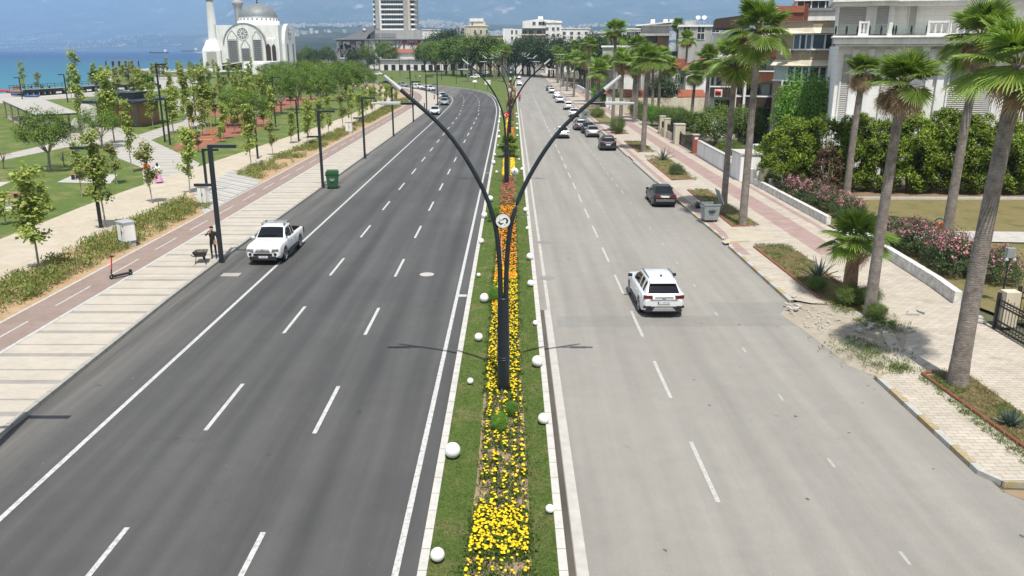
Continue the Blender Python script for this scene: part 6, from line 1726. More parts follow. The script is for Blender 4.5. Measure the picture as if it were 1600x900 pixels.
def pillar(x, y, w, h, mt, label, name='gate_pillar', d=None):
    t = thing(name, label, 'gate pillar', (x, y, .1)); mb = MB(); mb.box(-w/2, w/2, -(d or w)/2, (d or w)/2, 0, h); mb.build('shaft', M[mt], t)
    mb = MB(); mb.box(-w/2-.05, w/2+.05, -(d or w)/2-.05, (d or w)/2+.05, h+.003, h+.1); mb.build('cap', M['kerb'], t); return t
t = pillar(19.9, 89.0, .62, 2.0, 'brick_red', 'red brick gate pillar with a white plate at the end of the white wall')
mb = MB(); mb.box(-.18, .18, -.35, -.312, 1.55, 1.8); mb.build('name_plate', M['plate_white'], t)
pillar(20.0, 98.5, 1.2, 2.3, 'plaster_cream', 'beige gate pillar left of the black gate')
pillar(20.0, 106.5, .7, 2.3, 'plaster_cream', 'beige pillar of the railing wall beyond the black gate')
pillar(20.1, 110.5, .7, 2.3, 'plaster_cream', 'farther beige pillar of the railing wall')
pillar(18.9, 163, 1.0, 2.5, 'plaster_white', 'white gate pillar beneath the small tiled gate roof', d=1.0)
pillar(18.8, 171, 1.0, 2.5, 'plaster_white', 'white gate pillar beyond the tiled gate roof')
pillar(18.8, 156, .8, 2.2, 'plaster_white', 'slim white gate pillar nearer than the tiled gate roof')
wall_run('railing_wall', 'beige base wall under the railings beyond the black gate', [(20.0, 112), (20.0, 102.5)], .3, .9, 'plaster_cream')
wall_run('garden_wall', 'white wall running along the far gates', [(18.9, 250), (18.9, 190.5)], .3, 1.1, 'plaster_white')
def railing(name, label, x0, y0, x1, y1, h, cat='fence', mt='black', step=.14, z=.1, scroll=False):
    L = math.hypot(x1-x0, y1-y0); t = thing(name, label, cat, (x0, y0, z), math.atan2(y1-y0, x1-x0))
    mb = MB()
    for zz in (.12, .42, h-.30, h-.08): mb.box(0, L, -.03, .03, zz-.03, zz+.03)
    mb.build('rails', M[mt], t)
    mb = MB(); k_ = int(L/step)
    for i in range(k_+1): mb.tube([(L*i/k_, 0, .05), (L*i/k_, 0, h+(.10 if i % 2 else .02))], .013, 5)
    if scroll:
        for i in range(0, k_):
            for zz in (.27, h-.19): mb.lathe([(.045, -.012), (.06, 0), (.045, .012)], 8, (L*(i+.5)/k_, 0, zz))
    mb.build('bars', M[mt], t)
    mb = MB()
    for xx in (0, L): mb.box(xx-.06, xx+.06, -.06, .06, 0, h+.2)
    mb.build('posts', M[mt], t)
    return t
railing('iron_gate', 'black wrought iron sliding gate at the right edge', *G(1552, 518), 19.5, 20, 1.35, 'gate', scroll=True, step=.2)
railing('iron_fence', 'black spear topped fence behind the sliding gate pillar', 20.6, 31.6, 30, 31.2, 1.5)
railing('iron_gate', 'solid black iron gate between beige pillars', 20.0, 102.3, 20.0, 99.2, 2.3, 'gate', step=.09)
railing('iron_fence', 'dark railing between white wall and black gate', 20.0, 97.7, 19.95, 89.5, 1.35)
railing('iron_fence', 'grey railing in front of the white gate pillars', 18.9, 190, 18.9, 172, 1.9, mt='grey_steel', step=.3)
railing('iron_fence', 'dark railing on top of the beige base wall', 20.0, 112, 20.0, 103, 1.7)
mb = MB(); x, y = 19.9, 31.5; mb.box(-.3, .3, -.25, .25, 0, 1.5); o = tag(mb.build('gate_post', M['plaster_cream'], None, .02), 'short cream gate post beside the black sliding gate', 'gate post'); o.location = (20.25, 31.6, .1)
t = thing('tiled_gate_roof', 'small orange tiled roof over the white pedestrian gate', 'gate roof', (18.9, 167, 2.62))
mb = MB(); mb.add([(-1.3, -4.8, .1), (1.3, -4.8, .1), (1.3, 4.8, .1), (-1.3, 4.8, .1), (0, -3.4, .9), (0, 3.4, .9)], [(0, 1, 4), (1, 2, 5, 4), (2, 3, 5), (3, 0, 4, 5), (3, 2, 1, 0)]); mb.build('tiles', M['red_tile'], t)
# meter box post beside the gate
t = thing('meter_box_post', 'grey meter box with twin lamps on a dark post by the oleanders', 'meter box', (*G(1563, 478), .12))
mb = MB(); mb.tube([(0, 0, 0), (.02, 0, 2.0)], .035, 8); mb.build('post', M['dark_steel'], t)
mb = MB(); mb.box(-.16, .2, -.12, .12, 2.1, 2.55); mb.build('box', M['galv'], t, .02)
for dx in (-.14, .2):
    mb = MB(); mb.lathe([(.03, .1), (.09, 0), (.08, -.04)], 12, (dx, -.08, 2.03)); mb.build('lamp', M['lamp_grey'], t)
# orange litter bin
t = thing('litter_bin', 'orange litter bin in a blue hoop frame beside a dark palm trunk', 'litter bin', (*G(1464, 372), .13))
mb = MB(); mb.lathe([(.22, .32), (.26, .8), (.24, .8), (.2, .36)], 16); mb.lathe([(.001, .32), (.22, .32)], 16); mb.build('bucket', M['orange_plastic'], t)
mb = MB(); mb.tube([(-.33, 0, 0), (-.33, 0, .75)]+[(-.33*math.cos(a), 0, .75+.33*math.sin(a)) for a in np.linspace(.2, math.pi-.2, 9)]+[(.33, 0, .75), (.33, 0, 0)], .035, 8); mb.build('hoop', M['blue_plastic'], t)
# broken paving slabs and rubble on the verge
RB = [new for new in range(3)]
rub = []
for k in range(3):
    r = np.random.default_rng(700+k); a = np.sort(r.uniform(0, 6.28, 7)); mb = MB(); mb.prism([(.22*math.cos(q)*r.uniform(.7, 1.2), .2*math.sin(q)*r.uniform(.7, 1.2)) for q in a], 0, .07); rub.append(mb.mesh('broken_slab', M['concrete']))
r = np.random.default_rng(71)
slabs = [(G(1237+r.normal(0, 13), 483+r.normal(0, 9)), 'a') for _ in range(7)] + [(G(1352+r.normal(0, 10), 517+r.normal(0, 5)), 'b') for _ in range(7)] + [(G(1440, 492), 'c'), (G(1424, 497), 'c'), (G(1522, 500), 'c'), (G(1530, 508), 'c')]
cnt = {'a': 0, 'b': 0, 'c': 0}
for i, ((x, y), w) in enumerate(slabs):
    o = link('broken_slab', rub[i % 3]); o.location = (x, y, .137); s_ = random.uniform(.5, 1.1) if w != 'c' else 1.6; o.scale = (s_, s_*.8, 1); o.rotation_euler = (r.normal(0, .08), r.normal(0, .08), r.uniform(0, 6))
    where = {'a': 'at the broken end of the yellow and white kerb', 'b': 'in the rubble at the foot of the skirted palm', 'c': 'on the driveway by the gate'}[w]
    tag(o, f'{ORD[cnt[w]]} pale broken paving slab {where}, counted from the road', 'broken slab', 'broken paving slabs'); cnt[w] += 1
pb = []
for _ in range(150):
    px, py = r.normal(1290, 38), r.normal(505, 16); x, y = G(px, py)
    if 12 < x < 16.5: pb.append((x, y))
V, F = [], []
for x, y in pb:
    s_ = r.uniform(.02, .07); b0 = len(V)
    V += [(x-s_, y, .135), (x, y-s_*.8, .135), (x+s_*1.1, y, .135), (x, y+s_*.9, .135), (x, y, .135+s_*.9)]; F += [(b0, b0+1, b0+4), (b0+1, b0+2, b0+4), (b0+2, b0+3, b0+4), (b0+3, b0, b0+4)]
structure('rubble', np_mesh('rubble', V, F, M['stone']), kind='stuff')

# ------------------------------------------------------------------ median: twin arm lamps, globes, signs, pipe
def twin_lamp(x, y, label, emblem):
    t = thing('twin_street_lamp', label, 'street lamp', (x, y, .12), 0, 'twin arm lamps on the median')
    mb = MB(); mb.lathe([(.20, 0), (.20, 1.6), (.18, 3.2), (.18, 3.22), (.001, 3.22)], 10); 
    for zz in (1.1, 1.18): mb.lathe([(.198, zz), (.215, zz+.01), (.215, zz+.03), (.198, zz+.04)], 10)
    mb.build('column', M['dark_steel'], t)
    mb = MB(); mb.box(-.24, .24, -.24, .24, -.02, .05); mb.build('base_plate', M['dark_steel'], t)
    arm = [(.08, 3.1), (.13, 4.6), (.30, 5.83), (.80, 7.1), (1.72, 8.5), (3.05, 9.72)]
    pts = []
    P_ = [Vector((a, 0, c)) for a, c in arm]
    for i in range(len(P_)-1):
        p0, p1, p2, p3 = P_[max(i-1, 0)], P_[i], P_[i+1], P_[min(i+2, len(P_)-1)]
        for q in np.linspace(0, 1, 6)[:-1]:
            pts.append(.5*((2*p1)+(p2-p0)*q+(2*p0-5*p1+4*p2-p3)*q*q+(3*p1-p0-3*p2+p3)*q**3))
    pts.append(P_[-1])
    for s_ in (-1, 1):
        mb = MB(); mb.tube([(p.x*s_, 0, p.z) for p in pts], list(np.linspace(.085, .06, len(pts))), 10); o = mb.build('arm', M['dark_steel'], t)
        d = (pts[-1]-pts[-3]).normalized(); e = pts[-1]
        mb = MB(); mb.tube([(e.x*s_, 0, e.z), ((e.x+d.x*.62)*s_, 0, e.z+d.z*.62)], [.075, .045], 8); mb.build('lamp_head', M['lamp_grey'], o)
        j = min(pts, key=lambda p: abs(p.z-9.2)); z_ = j.z
        mb = MB(); mb.tube([(j.x*s_, 0, z_), ((j.x+.45)*s_, 0, z_)], .05, 8); b_ = mb.build('side_bracket', M['dark_steel'], o)
        mb = MB(); mb.cbox(((j.x+.78)*s_, 0, z_), (.62, .2, .09)); mb.cbox(((j.x+1.2)*s_, 0, z_), (.3, .16, .06)); mb.build('lamp_head', M['lamp_grey'], o, .015)
    z_ = 5.75; mb = MB()
    mb.box(-.33, .33, -.03, .03, z_-.03, z_+.03); mb.build('emblem_bracket', M['dark_steel'], t)
    mb = MB(); mb.M = Matrix.Translation((0, -.1, z_)) @ Matrix.Rotation(R(90), 4, 'X'); mb.lathe([(.001, -.05), (.24, -.05), (.24, .02), (.22, .02)], 28); o = mb.build('emblem', M['dark_steel'], t)
    mb = MB(); mb.disc((0, -.123, z_), .222, 'y', 28); mb.build('emblem_face', M['plate_white' if emblem != 'flag' else 'red_plastic'], o)
    k_ = MB(); yy = -.127
    if emblem == 'flag':
        def moon(cx_, r0, c2, r1):
            n_ = 24; vs = [(cx_+r0*math.cos(a), yy, z_+r0*math.sin(a)) for a in np.linspace(.62, 2*math.pi-.62, n_)] + [(c2+r1*math.cos(a), yy, z_+r1*math.sin(a)) for a in np.linspace(.78, 2*math.pi-.78, n_)]
            k_.add(vs, [(i, i+1, n_+i+1, n_+i) for i in range(n_-1)])
        moon(-.03, .125, .002, .10)
        k_.poly([(.10+(.055 if i % 2 == 0 else .021)*math.cos(math.pi+i*math.pi/5), yy, z_+(.055 if i % 2 == 0 else .021)*math.sin(math.pi+i*math.pi/5)) for i in range(10)])
        k_.build('crescent_and_star', M['plate_white'], o)
    else:
        # a dark boat like stroke, mast and hooked curl, as on the white disc
        k_.poly([(-.165, yy, z_-.02), (-.10, yy, z_-.02), (-.085, yy, z_-.065), (.0, yy, z_-.06), (.02, yy, z_-.04), (.0, yy, z_-.09), (-.07, yy, z_-.125), (-.13, yy, z_-.08)])
        k_.poly([(-.108, yy-.001, z_-.02), (-.092, yy-.001, z_-.02), (-.096, yy-.001, z_+.11), (-.104, yy-.001, z_+.11)])
        k_.poly([(-.09, yy, z_+.005), (.0, yy, z_+.045), (-.004, yy, z_+.06), (-.09, yy, z_+.02)])
        n_ = 14; A_ = np.linspace(2.75, -1.05, n_)
        vs = [(.065+.098*math.cos(a), yy-.002, z_+.005+.10*math.sin(a)) for a in A_] + [(.055+.052*math.cos(a), yy-.002, z_+.005+.062*math.sin(a)) for a in A_]
        k_.add(vs, [(i, i+1, n_+i+1, n_+i) for i in range(n_-1)])
        k_.poly([(.105, yy, z_-.065), (.12, yy, z_-.05), (.05, yy, z_-.135), (.03, yy, z_-.135)])
        k_.build('emblem_mark', M['black'], o)
        n_ = 28; rg = MB(); vs = [(q*math.cos(2*math.pi*i/n_), yy, z_+q*math.sin(2*math.pi*i/n_)) for q in (.19, .197) for i in range(n_)]
        rg.add(vs, [(i, (i+1) % n_, n_+(i+1) % n_, n_+i) for i in range(n_)]); rg.build('emblem_ring', M['lamp_grey'], o)
    return t
TL = ['nearest twin arm lamp, with a black and white round emblem, amid the marigolds', 'second twin arm lamp, with a red crescent and star emblem', 'third twin arm lamp, beside the withered banana plants', 'fourth twin arm lamp, beyond the withered banana plants', 'fifth twin arm lamp, far along the median', 'sixth twin arm lamp, farthest along the median']
for i, y in enumerate((24.98, 67.6, 110.4, 153, 196, 239)):
    twin_lamp(-.28 if i == 0 else (-.45 if i == 1 else -.3), y, TL[i], 'flag' if i == 1 else 'mark')

GL = {}
def globe(px, pyc, rpx, side, i, n_side):
    x, y = G(px, pyc+rpx*.95, .11); dep = math.hypot(y, CAM_H)*.985; r_ = max(.1, rpx*dep/F_PX)
    t = thing('white_globe', '', 'globe', (x, y, .11), 0, 'white globes on the median lawn')
    size = 'large' if r_ > .19 else ('small' if r_ < .13 else 'medium')
    t['label'] = f'{size} white globe, {ORD[i]} from the near end of the {side} lawn strip'
    k = round(r_, 2)
    if k not in GL:
        a = MB(); a.ball((0, 0, k+.02), k, 20); b_ = MB(); b_.lathe([(k*.5, 0), (k*.5, .04), (k*.4, .06)], 12); GL[k] = (a.mesh('globe_ball', M['globe']), b_.mesh('globe_base', M['black']))
    link('ball', GL[k][0], t); link('base', GL[k][1], t)
gl_l = [(684, 867, 11), (707.5, 704, 12), (735, 596, 5), (748, 527, 6.6), (757, 466, 7.3), (748, 430, 3.3), (752, 377, 4.4), (757, 336.5, 5), (766, 310.7, 4.7), (776, 269, 2), (771, 254, 3.3), (773, 242, 2.4), (778, 227, 1.7), (779.5, 214, 2.5), (779.6, 205, 1.8), (779.6, 191, 2), (781, 183, 1.8), (782, 172, 1.7)]
gl_r = [(859, 795.5, 7), (849, 654.5, 8.6), (839.5, 564.5, 9), (836.6, 505, 4.3), (829, 443, 5.3), (828, 401, 5.7), (824, 357, 2.8), (821, 328, 3.7), (816, 300, 3), (815.5, 264.5, 2.6), (811, 249, 1.6), (810, 235, 1.6), (808.3, 212, 1.6), (808, 201, 2.2), (808, 194, 1.7), (808, 183, 1.6), (807, 178, 1.5)]
for sd, lst in (('left', gl_l), ('right', gl_r)):
    for i, (px, py, rp) in enumerate(lst): globe(px, py, rp, sd, i, len(lst))
t = thing('disc_sign', 'white round sign with a green leaf emblem on the median, beside the second twin lamp', 'sign', (*G(804, 288), .12))
mb = MB(); mb.tube([(0, 0, 0), (0, 0, .7)], .02, 6); mb.build('stake', M['grey_steel'], t)
mb = MB(); mb.M = Matrix.Translation((0, 0, .95)) @ Matrix.Rotation(R(90), 4, 'X'); mb.lathe([(.001, -.02), (.34, -.02), (.34, .02), (.001, .02)], 24); o = mb.build('disc', M['plate_white'], t)
mb = MB(); mb.poly([(-.05, -.026, .84), (.03, -.026, .92), (.07, -.026, 1.12), (-.06, -.026, 1.02), (-.1, -.026, .92)]); mb.poly([(.06, -.026, .82), (.14, -.026, .9), (.16, -.026, 1.0), (.08, -.026, .93)]); mb.build('leaf_emblem', M['green_plastic'], o)
mb = MB(); p0, p1, p2 = G(775, 682, .15), G(776, 740, .15), G(776, 832, .15); mb.tube([(*p0, .2), (*p1, .16), (*p2, .15)], .022, 6); tag(mb.build('irrigation_pipe', M['rubber']), 'black irrigation pipe lying among the yellow marigolds', 'pipe')
mb = MB(); p0, p1 = G(783.5, 372, .15), G(784.5, 462, .15); mb.tube([(*p0, .3), (*p1, .3)], .025, 6); tag(mb.build('irrigation_pipe', M['grey_steel']), 'grey irrigation pipe through the orange marigolds behind the lamp', 'pipe')
mb = MB(); mb.lathe([(.22, 0), (.22, .03), (.001, .035)], 18, (*G(821, 339), .11)); tag(mb.build('valve_cover', M['green_plastic']), 'green valve cover in the right lawn strip', 'cover')
def manhole(px, py, r_, label, mt='stone', z=.009):
    x, y = G(px, py); mb = MB(); mb.lathe([(r_, 0), (r_, .006), (r_*.86, .007), (r_*.84, .004), (.001, .004)], 28, (x, y, z)); mb.lathe([(r_*1.35, -.0005), (r_*1.34, .0005), (r_*1.0, .0008)], 28, (x, y, z), 1); tag(mb.build('manhole_cover', [M[mt], M['asphalt_new' if px < 800 else 'asphalt_patch']]), label, 'manhole cover')
manhole(667, 429, .37, 'pale round manhole cover in the left carriageway near the median', 'concrete')
manhole(850, 379, .32, 'faint round manhole cover near the median in the right carriageway', 'asphalt_patch'); manhole(855, 435, .30, 'nearer faint manhole cover beside the median in the right carriageway', 'asphalt_patch')
mb = MB(); x, y = G(361, 429.5)
for i in range(7): mb.box(x-.4, x+.4, y-.25+i*.075, y-.25+i*.075+.04, .008, .02)
mb.box(x-.45, x-.405, y-.3, y+.3, .008, .022); mb.box(x+.405, x+.45, y-.3, y+.3, .008, .022); mb.box(x-.4, x+.4, y-.3, y-.26, .008, .022); mb.box(x-.4, x+.4, y+.27, y+.3, .008, .022)
tag(mb.build('drain_grate', M['concrete']), 'pale drain grate by the kerb in front of the white pickup', 'drain grate')
# ads and posts on the grass island
t = thing('billboard', 'small white billboard on a post on the grass island', 'billboard', (*G(762, 142), .11))
mb = MB(); mb.tube([(0, 0, 0), (0, 0, 2.2)], .06, 8); mb.build('post', M['dark_steel'], t); mb = MB(); mb.box(-.8, .8, -.08, .04, 1.6, 2.8); mb.build('panel', M['plate_white'], t)
t = thing('oval_sign', 'white oval sign on the grass island left of the billboard', 'sign', (*G(742, 138), .11))
mb = MB(); mb.tube([(0, 0, 0), (0, 0, 1.2)], .05, 8); mb.build('post', M['dark_steel'], t); mb = MB(); mb.M = Matrix.Translation((0, 0, 1.7)) @ Matrix.Rotation(R(90), 4, 'X') @ Matrix.Diagonal((1.3, .8, 1, 1)); mb.lathe([(.001, -.05), (.6, -.05), (.6, .05), (.001, .05)], 20); mb.build('panel', M['plate_white'], t)
xy = [G(655+i*4.5, 109) for i in range(8)]
yl = np.array([(x+r.normal(0, .8), y+r.normal(0, 3)) for x, y in xy for _ in range(40)]); flower_mass('yellow_flower_bed', yl, 'petal_orange', .5, hgt=.2, seed=90)

# ------------------------------------------------------------------ L-shaped street lamps on the promenade
def l_lamp(x, y, label, arm=1.35, h=6.15, low=True, rz=0.0, group='L-shaped lamps along the promenade', s=.1, name='street_lamp'):
    t = thing(name, label, 'street lamp', (x, y, .13), rz, group)
    mb = MB(); mb.box(-s, s, -s, s, 0, h); mb.build('post', M['dark_steel'], t)
    mb = MB(); mb.box(s+.002, arm, -.085, .085, h-.16, h-.005); o = mb.build('arm', M['dark_steel'], t)
    mb = MB(); mb.box(arm-.75, arm-.1, -.07, .07, h-.19, h-.163); mb.build('lamp_panel', M['lamp_grey'], o)
    mb = MB(); mb.box(-s-.06, s+.06, -s-.06, s+.06, -.01, .025); mb.build('base_plate', M['dark_steel'], t)
    if low:
        mb = MB(); mb.box(-1.02, -s-.002, -.07, .07, 4.0, 4.13); o = mb.build('side_arm', M['dark_steel'], t); mb = MB(); mb.box(-.98, -.5, -.055, .055, 3.975, 3.998); mb.build('lamp_panel', M['lamp_grey'], o)
    return t
for i, (x, y) in enumerate([(-14.65, 20.3), (-15.5, 42.3), (-15.52, 66.8), (-15.3, 85.5), (-15.45, 108), (-15.4, 130), (-15.5, 152)]):
    l_lamp(x-.1, y, f'{["lamp whose bent shadow falls at the lower left", "nearest whole L-shaped lamp, beside the man in black", "L-shaped lamp beside the green wheeled bin", "L-shaped lamp, next beyond the green bin", "L-shaped lamp standing two beyond the green bin", "L-shaped lamp, third beyond the green bin", "L-shaped lamp, fourth beyond the green bin near the parked white car"][i]}')
for i, (px, py) in enumerate([(684, 165), (667, 178), (642, 150)]):
    x, y = G(px, py); l_lamp(x, y, ['lamp standing by the bay of parked cars', 'lamp on the walk behind the first parked white car', 'lamp at the bend of the cycle lane'][i], h=6.6)
for i, (px, py, ty, rz, lab) in enumerate([(158, 356, 230, math.pi, 'park lamp with arm pointing left between path and picnic slab'), (258, 222, 100, 0, 'tall plain park lamp mast left of the playground'), (266, 226, 155, math.pi, 'short park lamp right of the tall mast'), (403, 248, 170, math.pi, 'park lamp in the planting strip beyond the crossing'), (324, 300, 233, 0, 'thin park lamp at the end of the planting strip'), (431, 198, 120, 0, 'tall lamp mast among the pines'), (467, 221, 156, math.pi, 'park lamp beside the sandy path'), (545, 184, 152, math.pi, 'park lamp farther along the sandy path'),
        (106, 160, 116, math.pi, 'shore lamp left of the tall tree'), (35, 155, 121, math.pi, 'leftmost shore lamp by the pier'), (205, 152, 108, math.pi, 'shore lamp behind the kiosk'), (306, 182, 130, 0, 'lamp mast beyond the curved path'), (313, 140, 106, 0, 'far lamp mast before the mosque court')]):
    x, y = G(px, py, .1); h = W(0, ty, y)[1]-.1; l_lamp(x, y, lab, h=h, low=False, rz=rz, arm=1.2, group='lamps in the park', s=.085, name='park_lamp')
for i, (px, py, ty) in enumerate([(640, 122, 92), (665, 124, 95), (690, 126, 97), (713, 132, 100), (625, 120, 92)]):
    x, y = G(px, py); h = W(0, ty, y)[1]; mb = MB(); mb.tube([(0, 0, 0), (0, 0, h)], .09, 6); mb.box(-.1, 1.4, -.08, .08, h-.1, h); o = tag(mb.build('lamp_mast', M['dark_steel']), f'{["third", "fourth", "fifth", "sixth", "second"][i]} thin lamp mast from the left before the grass island', 'lamp mast', 'lamp masts before the grass island'); o.location = (x, y, .1)
t = thing('street_lamp', 'grey twin headed street lamp among the far right palms', 'street lamp', (13.6, 235, .12)); mb = MB(); mb.tube([(0, 0, 0), (0, 0, 9.5)], [.12, .07], 8); mb.build('post', M['grey_steel'], t)
for s_ in (-1, 1): mb = MB(); mb.tube([(0, 0, 9.4), (1.4*s_, 0, 9.6)], .05, 6); mb.cbox((1.6*s_, 0, 9.6), (.7, .3, .14)); mb.build('arm', M['lamp_grey'], t)

# ------------------------------------------------------------------ bins, cabinets, small things on the left walk
def wheeled_bin(x, y, rz, body, lid, label, open_lid=False, metal=False, z=.01, s=1.0):
    t = thing('wheeled_bin', label, 'waste container', (x, y, z), rz); t.scale = (s, s, s)
    mb = MB(); a, b_ = .56, .68
    vs = [(-a, -.42, .14), (a, -.42, .14), (a, .42, .14), (-a, .42, .14), (-b_, -.52, 1.15), (b_, -.52, 1.15), (b_, .52, 1.15), (-b_, .52, 1.15)]
    mb.add(vs, [(3, 2, 1, 0), (0, 1, 5, 4), (1, 2, 6, 5), (2, 3, 7, 6), (3, 0, 4, 7)] + ([] if open_lid else [(4, 5, 6, 7)]))
    if open_lid:
        iv = [(p[0]*.95, p[1]*.94, p[2]+(.04 if p[2] < .5 else 0)) for p in vs]; mb.add(iv, [(0, 1, 2, 3), (4, 5, 1, 0), (5, 6, 2, 1), (6, 7, 3, 2), (7, 4, 0, 3)]); mb.add([vs[i] for i in (4, 5, 6, 7)]+[iv[i] for i in (4, 5, 6, 7)], [(0, 1, 5, 4), (1, 2, 6, 5), (2, 3, 7, 6), (3, 0, 4, 7)])
    mb.box(-b_-.04, b_+.04, -.56, -.515, 1.07, 1.13); mb.build('body', M[body], t, .015)
    if open_lid:
        mb = MB(); mb.cbox((b_+.02, 0, 1.55), (.05, 1.05, 1.0), 0, 0, 0, R(-28)); mb.build('lid', M[lid], t, .01)
    else:
        mb = MB(); mb.prism([(-b_-.05, -.56), (b_+.05, -.56), (b_+.05, .56), (-b_-.05, .56)], 1.155, 1.22); mb.xprism([(-b_, 1.221), (b_, 1.221), (b_*.8, 1.33), (-b_*.8, 1.33)], -.5, .5); mb.build('lid', M[lid], t, .02)
    for sx in (-1, 1):
        mb = MB(); mb.tube([(sx*(b_+.002), -.25, .98), (sx*(b_+.13), -.25, .98), (sx*(b_+.13), .25, .98), (sx*(b_+.002), .25, .98)], .022, 6); mb.build('handle', M[body], t)
        for sy in (-1, 1):
            mb = MB(); mb.M = Matrix.Translation((sx*.45, sy*.32, .08)) @ Matrix.Rotation(R(90), 4, 'Y'); mb.lathe([(.001, -.03), (.08, -.03), (.08, .03), (.001, .03)], 14); mb.build('wheel', M['rubber'], t)
    mb = MB(); mb.box(-.3, .3, -.545, -.50, .72, .76); mb.box(-.2, .2, -.54, -.50, .6, .66); mb.build('front_rib', M['lamp_grey' if not metal else 'dark_steel'], t)
    return t
wheeled_bin(-14.75, 66.6, R(8), 'green_plastic', 'green_plastic', 'dark green wheeled bin at the kerb of the promenade').scale = (.74, .85, 1.1)
wheeled_bin(13.0, 52.6, R(4), 'galv', 'galv', 'grey metal waste container with open lid on the pavement beside the black sedan', True, True, z=.13).scale = (.80, .9, 1.06)
wheeled_bin(12.2, 137.5, 0, 'galv', 'galv', 'grey closed waste container behind the parked white car', metal=True)
def cabinet(x, y, w, d, h, label, stripe, rz=0):
    t = thing('utility_cabinet', label, 'utility cabinet', (x, y, .11), rz)
    mb = MB(); mb.box(-w/2+.03, w/2-.03, -d/2+.03, d/2-.03, 0, .3); mb.build('plinth', M['concrete'], t)
    mb = MB(); mb.box(-w/2, w/2, -d/2, d/2, .303, h); mb.build('body', M['plaster_white'], t, .01)
    mb = MB(); mb.prism([(-w/2-.05, -d/2-.05), (w/2+.05, -d/2-.05), (w/2+.05, d/2+.05), (-w/2-.05, d/2+.05)], h+.003, h+.07); mb.build('lid', M['lamp_grey'], t, .015)
    mb = MB(); mb.box(-.012+w*.0, .012, -d/2-.006, -d/2+.01, .4, h-.05); mb.box(w*.06, w*.12, -d/2-.03, -d/2+.01, h*.55, h*.68); mb.build('door_handle', M['black'], t)
    if stripe:
        mb = MB(); mb.box(-w/2-.004, w/2+.004, -d/2-.004, d/2+.004, .31, .37); mb.build('blue_stripe', M['blue_plastic'], t)
        mb = MB(); mb.poly([(w*.28, -d/2-.006, h*.58), (w*.40, -d/2-.006, h*.58), (w*.34, -d/2-.006, h*.69)]); mb.build('warning_label', M['yellow_plastic'], t)
        mb = MB(); mb.box(w*.2, w*.42, -d/2-.006, -d/2+.01, h*.86, h*.9); mb.build('vent', M['black'], t)
cabinet(-22.1, 45.6, .85, .62, 1.42, 'white utility cabinet with a blue base stripe and warning label', True, R(-38)); cabinet(-22.2, 58, .62, .5, 1.45, 'plain pale utility cabinet at the end of the planting strip', False, R(-12)); cabinet(*G(546, 210), .85, .6, 1.5, 'pale square cabinet beside the cycle lane far along the strip', False)
# kick scooter
t = thing('kick_scooter', 'red and black electric kick scooter parked on the cycle lane', 'scooter', (*G(189, 433, .14), .139), R(52))
mb = MB(); mb.box(-.36, .46, -.10, .10, .09, .17); mb.build('deck', M['black'], t, .02)
for yy in (-.46, .50):
    mb = MB(); mb.M = Matrix.Translation((yy, 0, .11)) @ Matrix.Rotation(R(90), 4, 'X'); mb.lathe([(.04, -.025), (.10, -.028), (.115, 0), (.10, .028), (.04, .025)], 18); mb.build('wheel', M['rubber'], t)
mb = MB(); mb.tube([(.44, 0, .25), (.52, 0, .26), (.58, 0, .22)], .05, 6); mb.build('fender', M['black'], t)
mb = MB(); mb.tube([(-.36, 0, .14), (-.45, 0, .30), (-.41, 0, .48)], .035, 8); mb.build('fork', M['black'], t); mb = MB(); mb.tube([(-.41, 0, .48), (-.33, 0, 1.08)], .032, 10); mb.build('stem', M['red_plastic'], t)
mb = MB(); mb.tube([(-.33, -.24, 1.13), (-.33, 0, 1.10), (-.33, .24, 1.13)], .017, 8); mb.box(-.36, -.28, -.04, .04, 1.09, 1.15); mb.build('handlebar', M['black'], t)
# wheelbarrow
t = thing('wheelbarrow', 'rusty grey wheelbarrow beside the man in black', 'wheelbarrow', (-16.5, 41.9, .13), R(100))
mb = MB(); o_ = [(-.30, -.26, .36), (.26, -.22, .36), (.26, .22, .36), (-.30, .26, .36), (-.50, -.36, .66), (.48, -.30, .60), (.48, .30, .60), (-.50, .36, .66)]
mb.add(o_, [(0, 1, 2, 3), (4, 5, 1, 0), (5, 6, 2, 1), (6, 7, 3, 2), (7, 4, 0, 3), (0, 4, 5, 1)[::-1] if False else (0, 1, 5, 4), (1, 2, 6, 5), (2, 3, 7, 6), (3, 0, 4, 7)]); mb.build('tray', plain('tray_metal', (.16, .15, .135), .6, .4, var=.35, scale=9), t)
mb = MB()
for s_ in (-1, 1): mb.tube([(.62, s_*.05, .2), (.2, s_*.2, .33), (-.5, s_*.28, .42), (-1.0, s_*.30, .62)], .022, 6); mb.tube([(-.25, s_*.22, .36), (-.42, s_*.26, .0)], .02, 6)
mb.build('frame', M['dark_steel'], t); mb = MB(); mb.M = Matrix.Translation((.62, 0, .19)) @ Matrix.Rotation(R(90), 4, 'X'); mb.lathe([(.05, -.035), (.15, -.04), (.19, 0), (.15, .04), (.05, .035)], 18); mb.build('wheel', M['rubber'], t)
# bollards near the parked cars
for i, (px, py) in enumerate([(678.7, 156), (685.6, 155), (663.5, 170)]):
    x, y = G(px, py); mb = MB(); mb.lathe([(.12, 0), (.1, .7), (.16, .75), (.16, .9), (.001, .98)], 12, (0, 0, 0)); o = tag(mb.build('bollard', M['terracotta']), ['reddish bollard left of its twin on the promenade bulge', 'reddish bollard nearest the parked silver cars', 'reddish bollard beside the first parked white car'][i], 'bollard'); o.location = (x, y, .13)

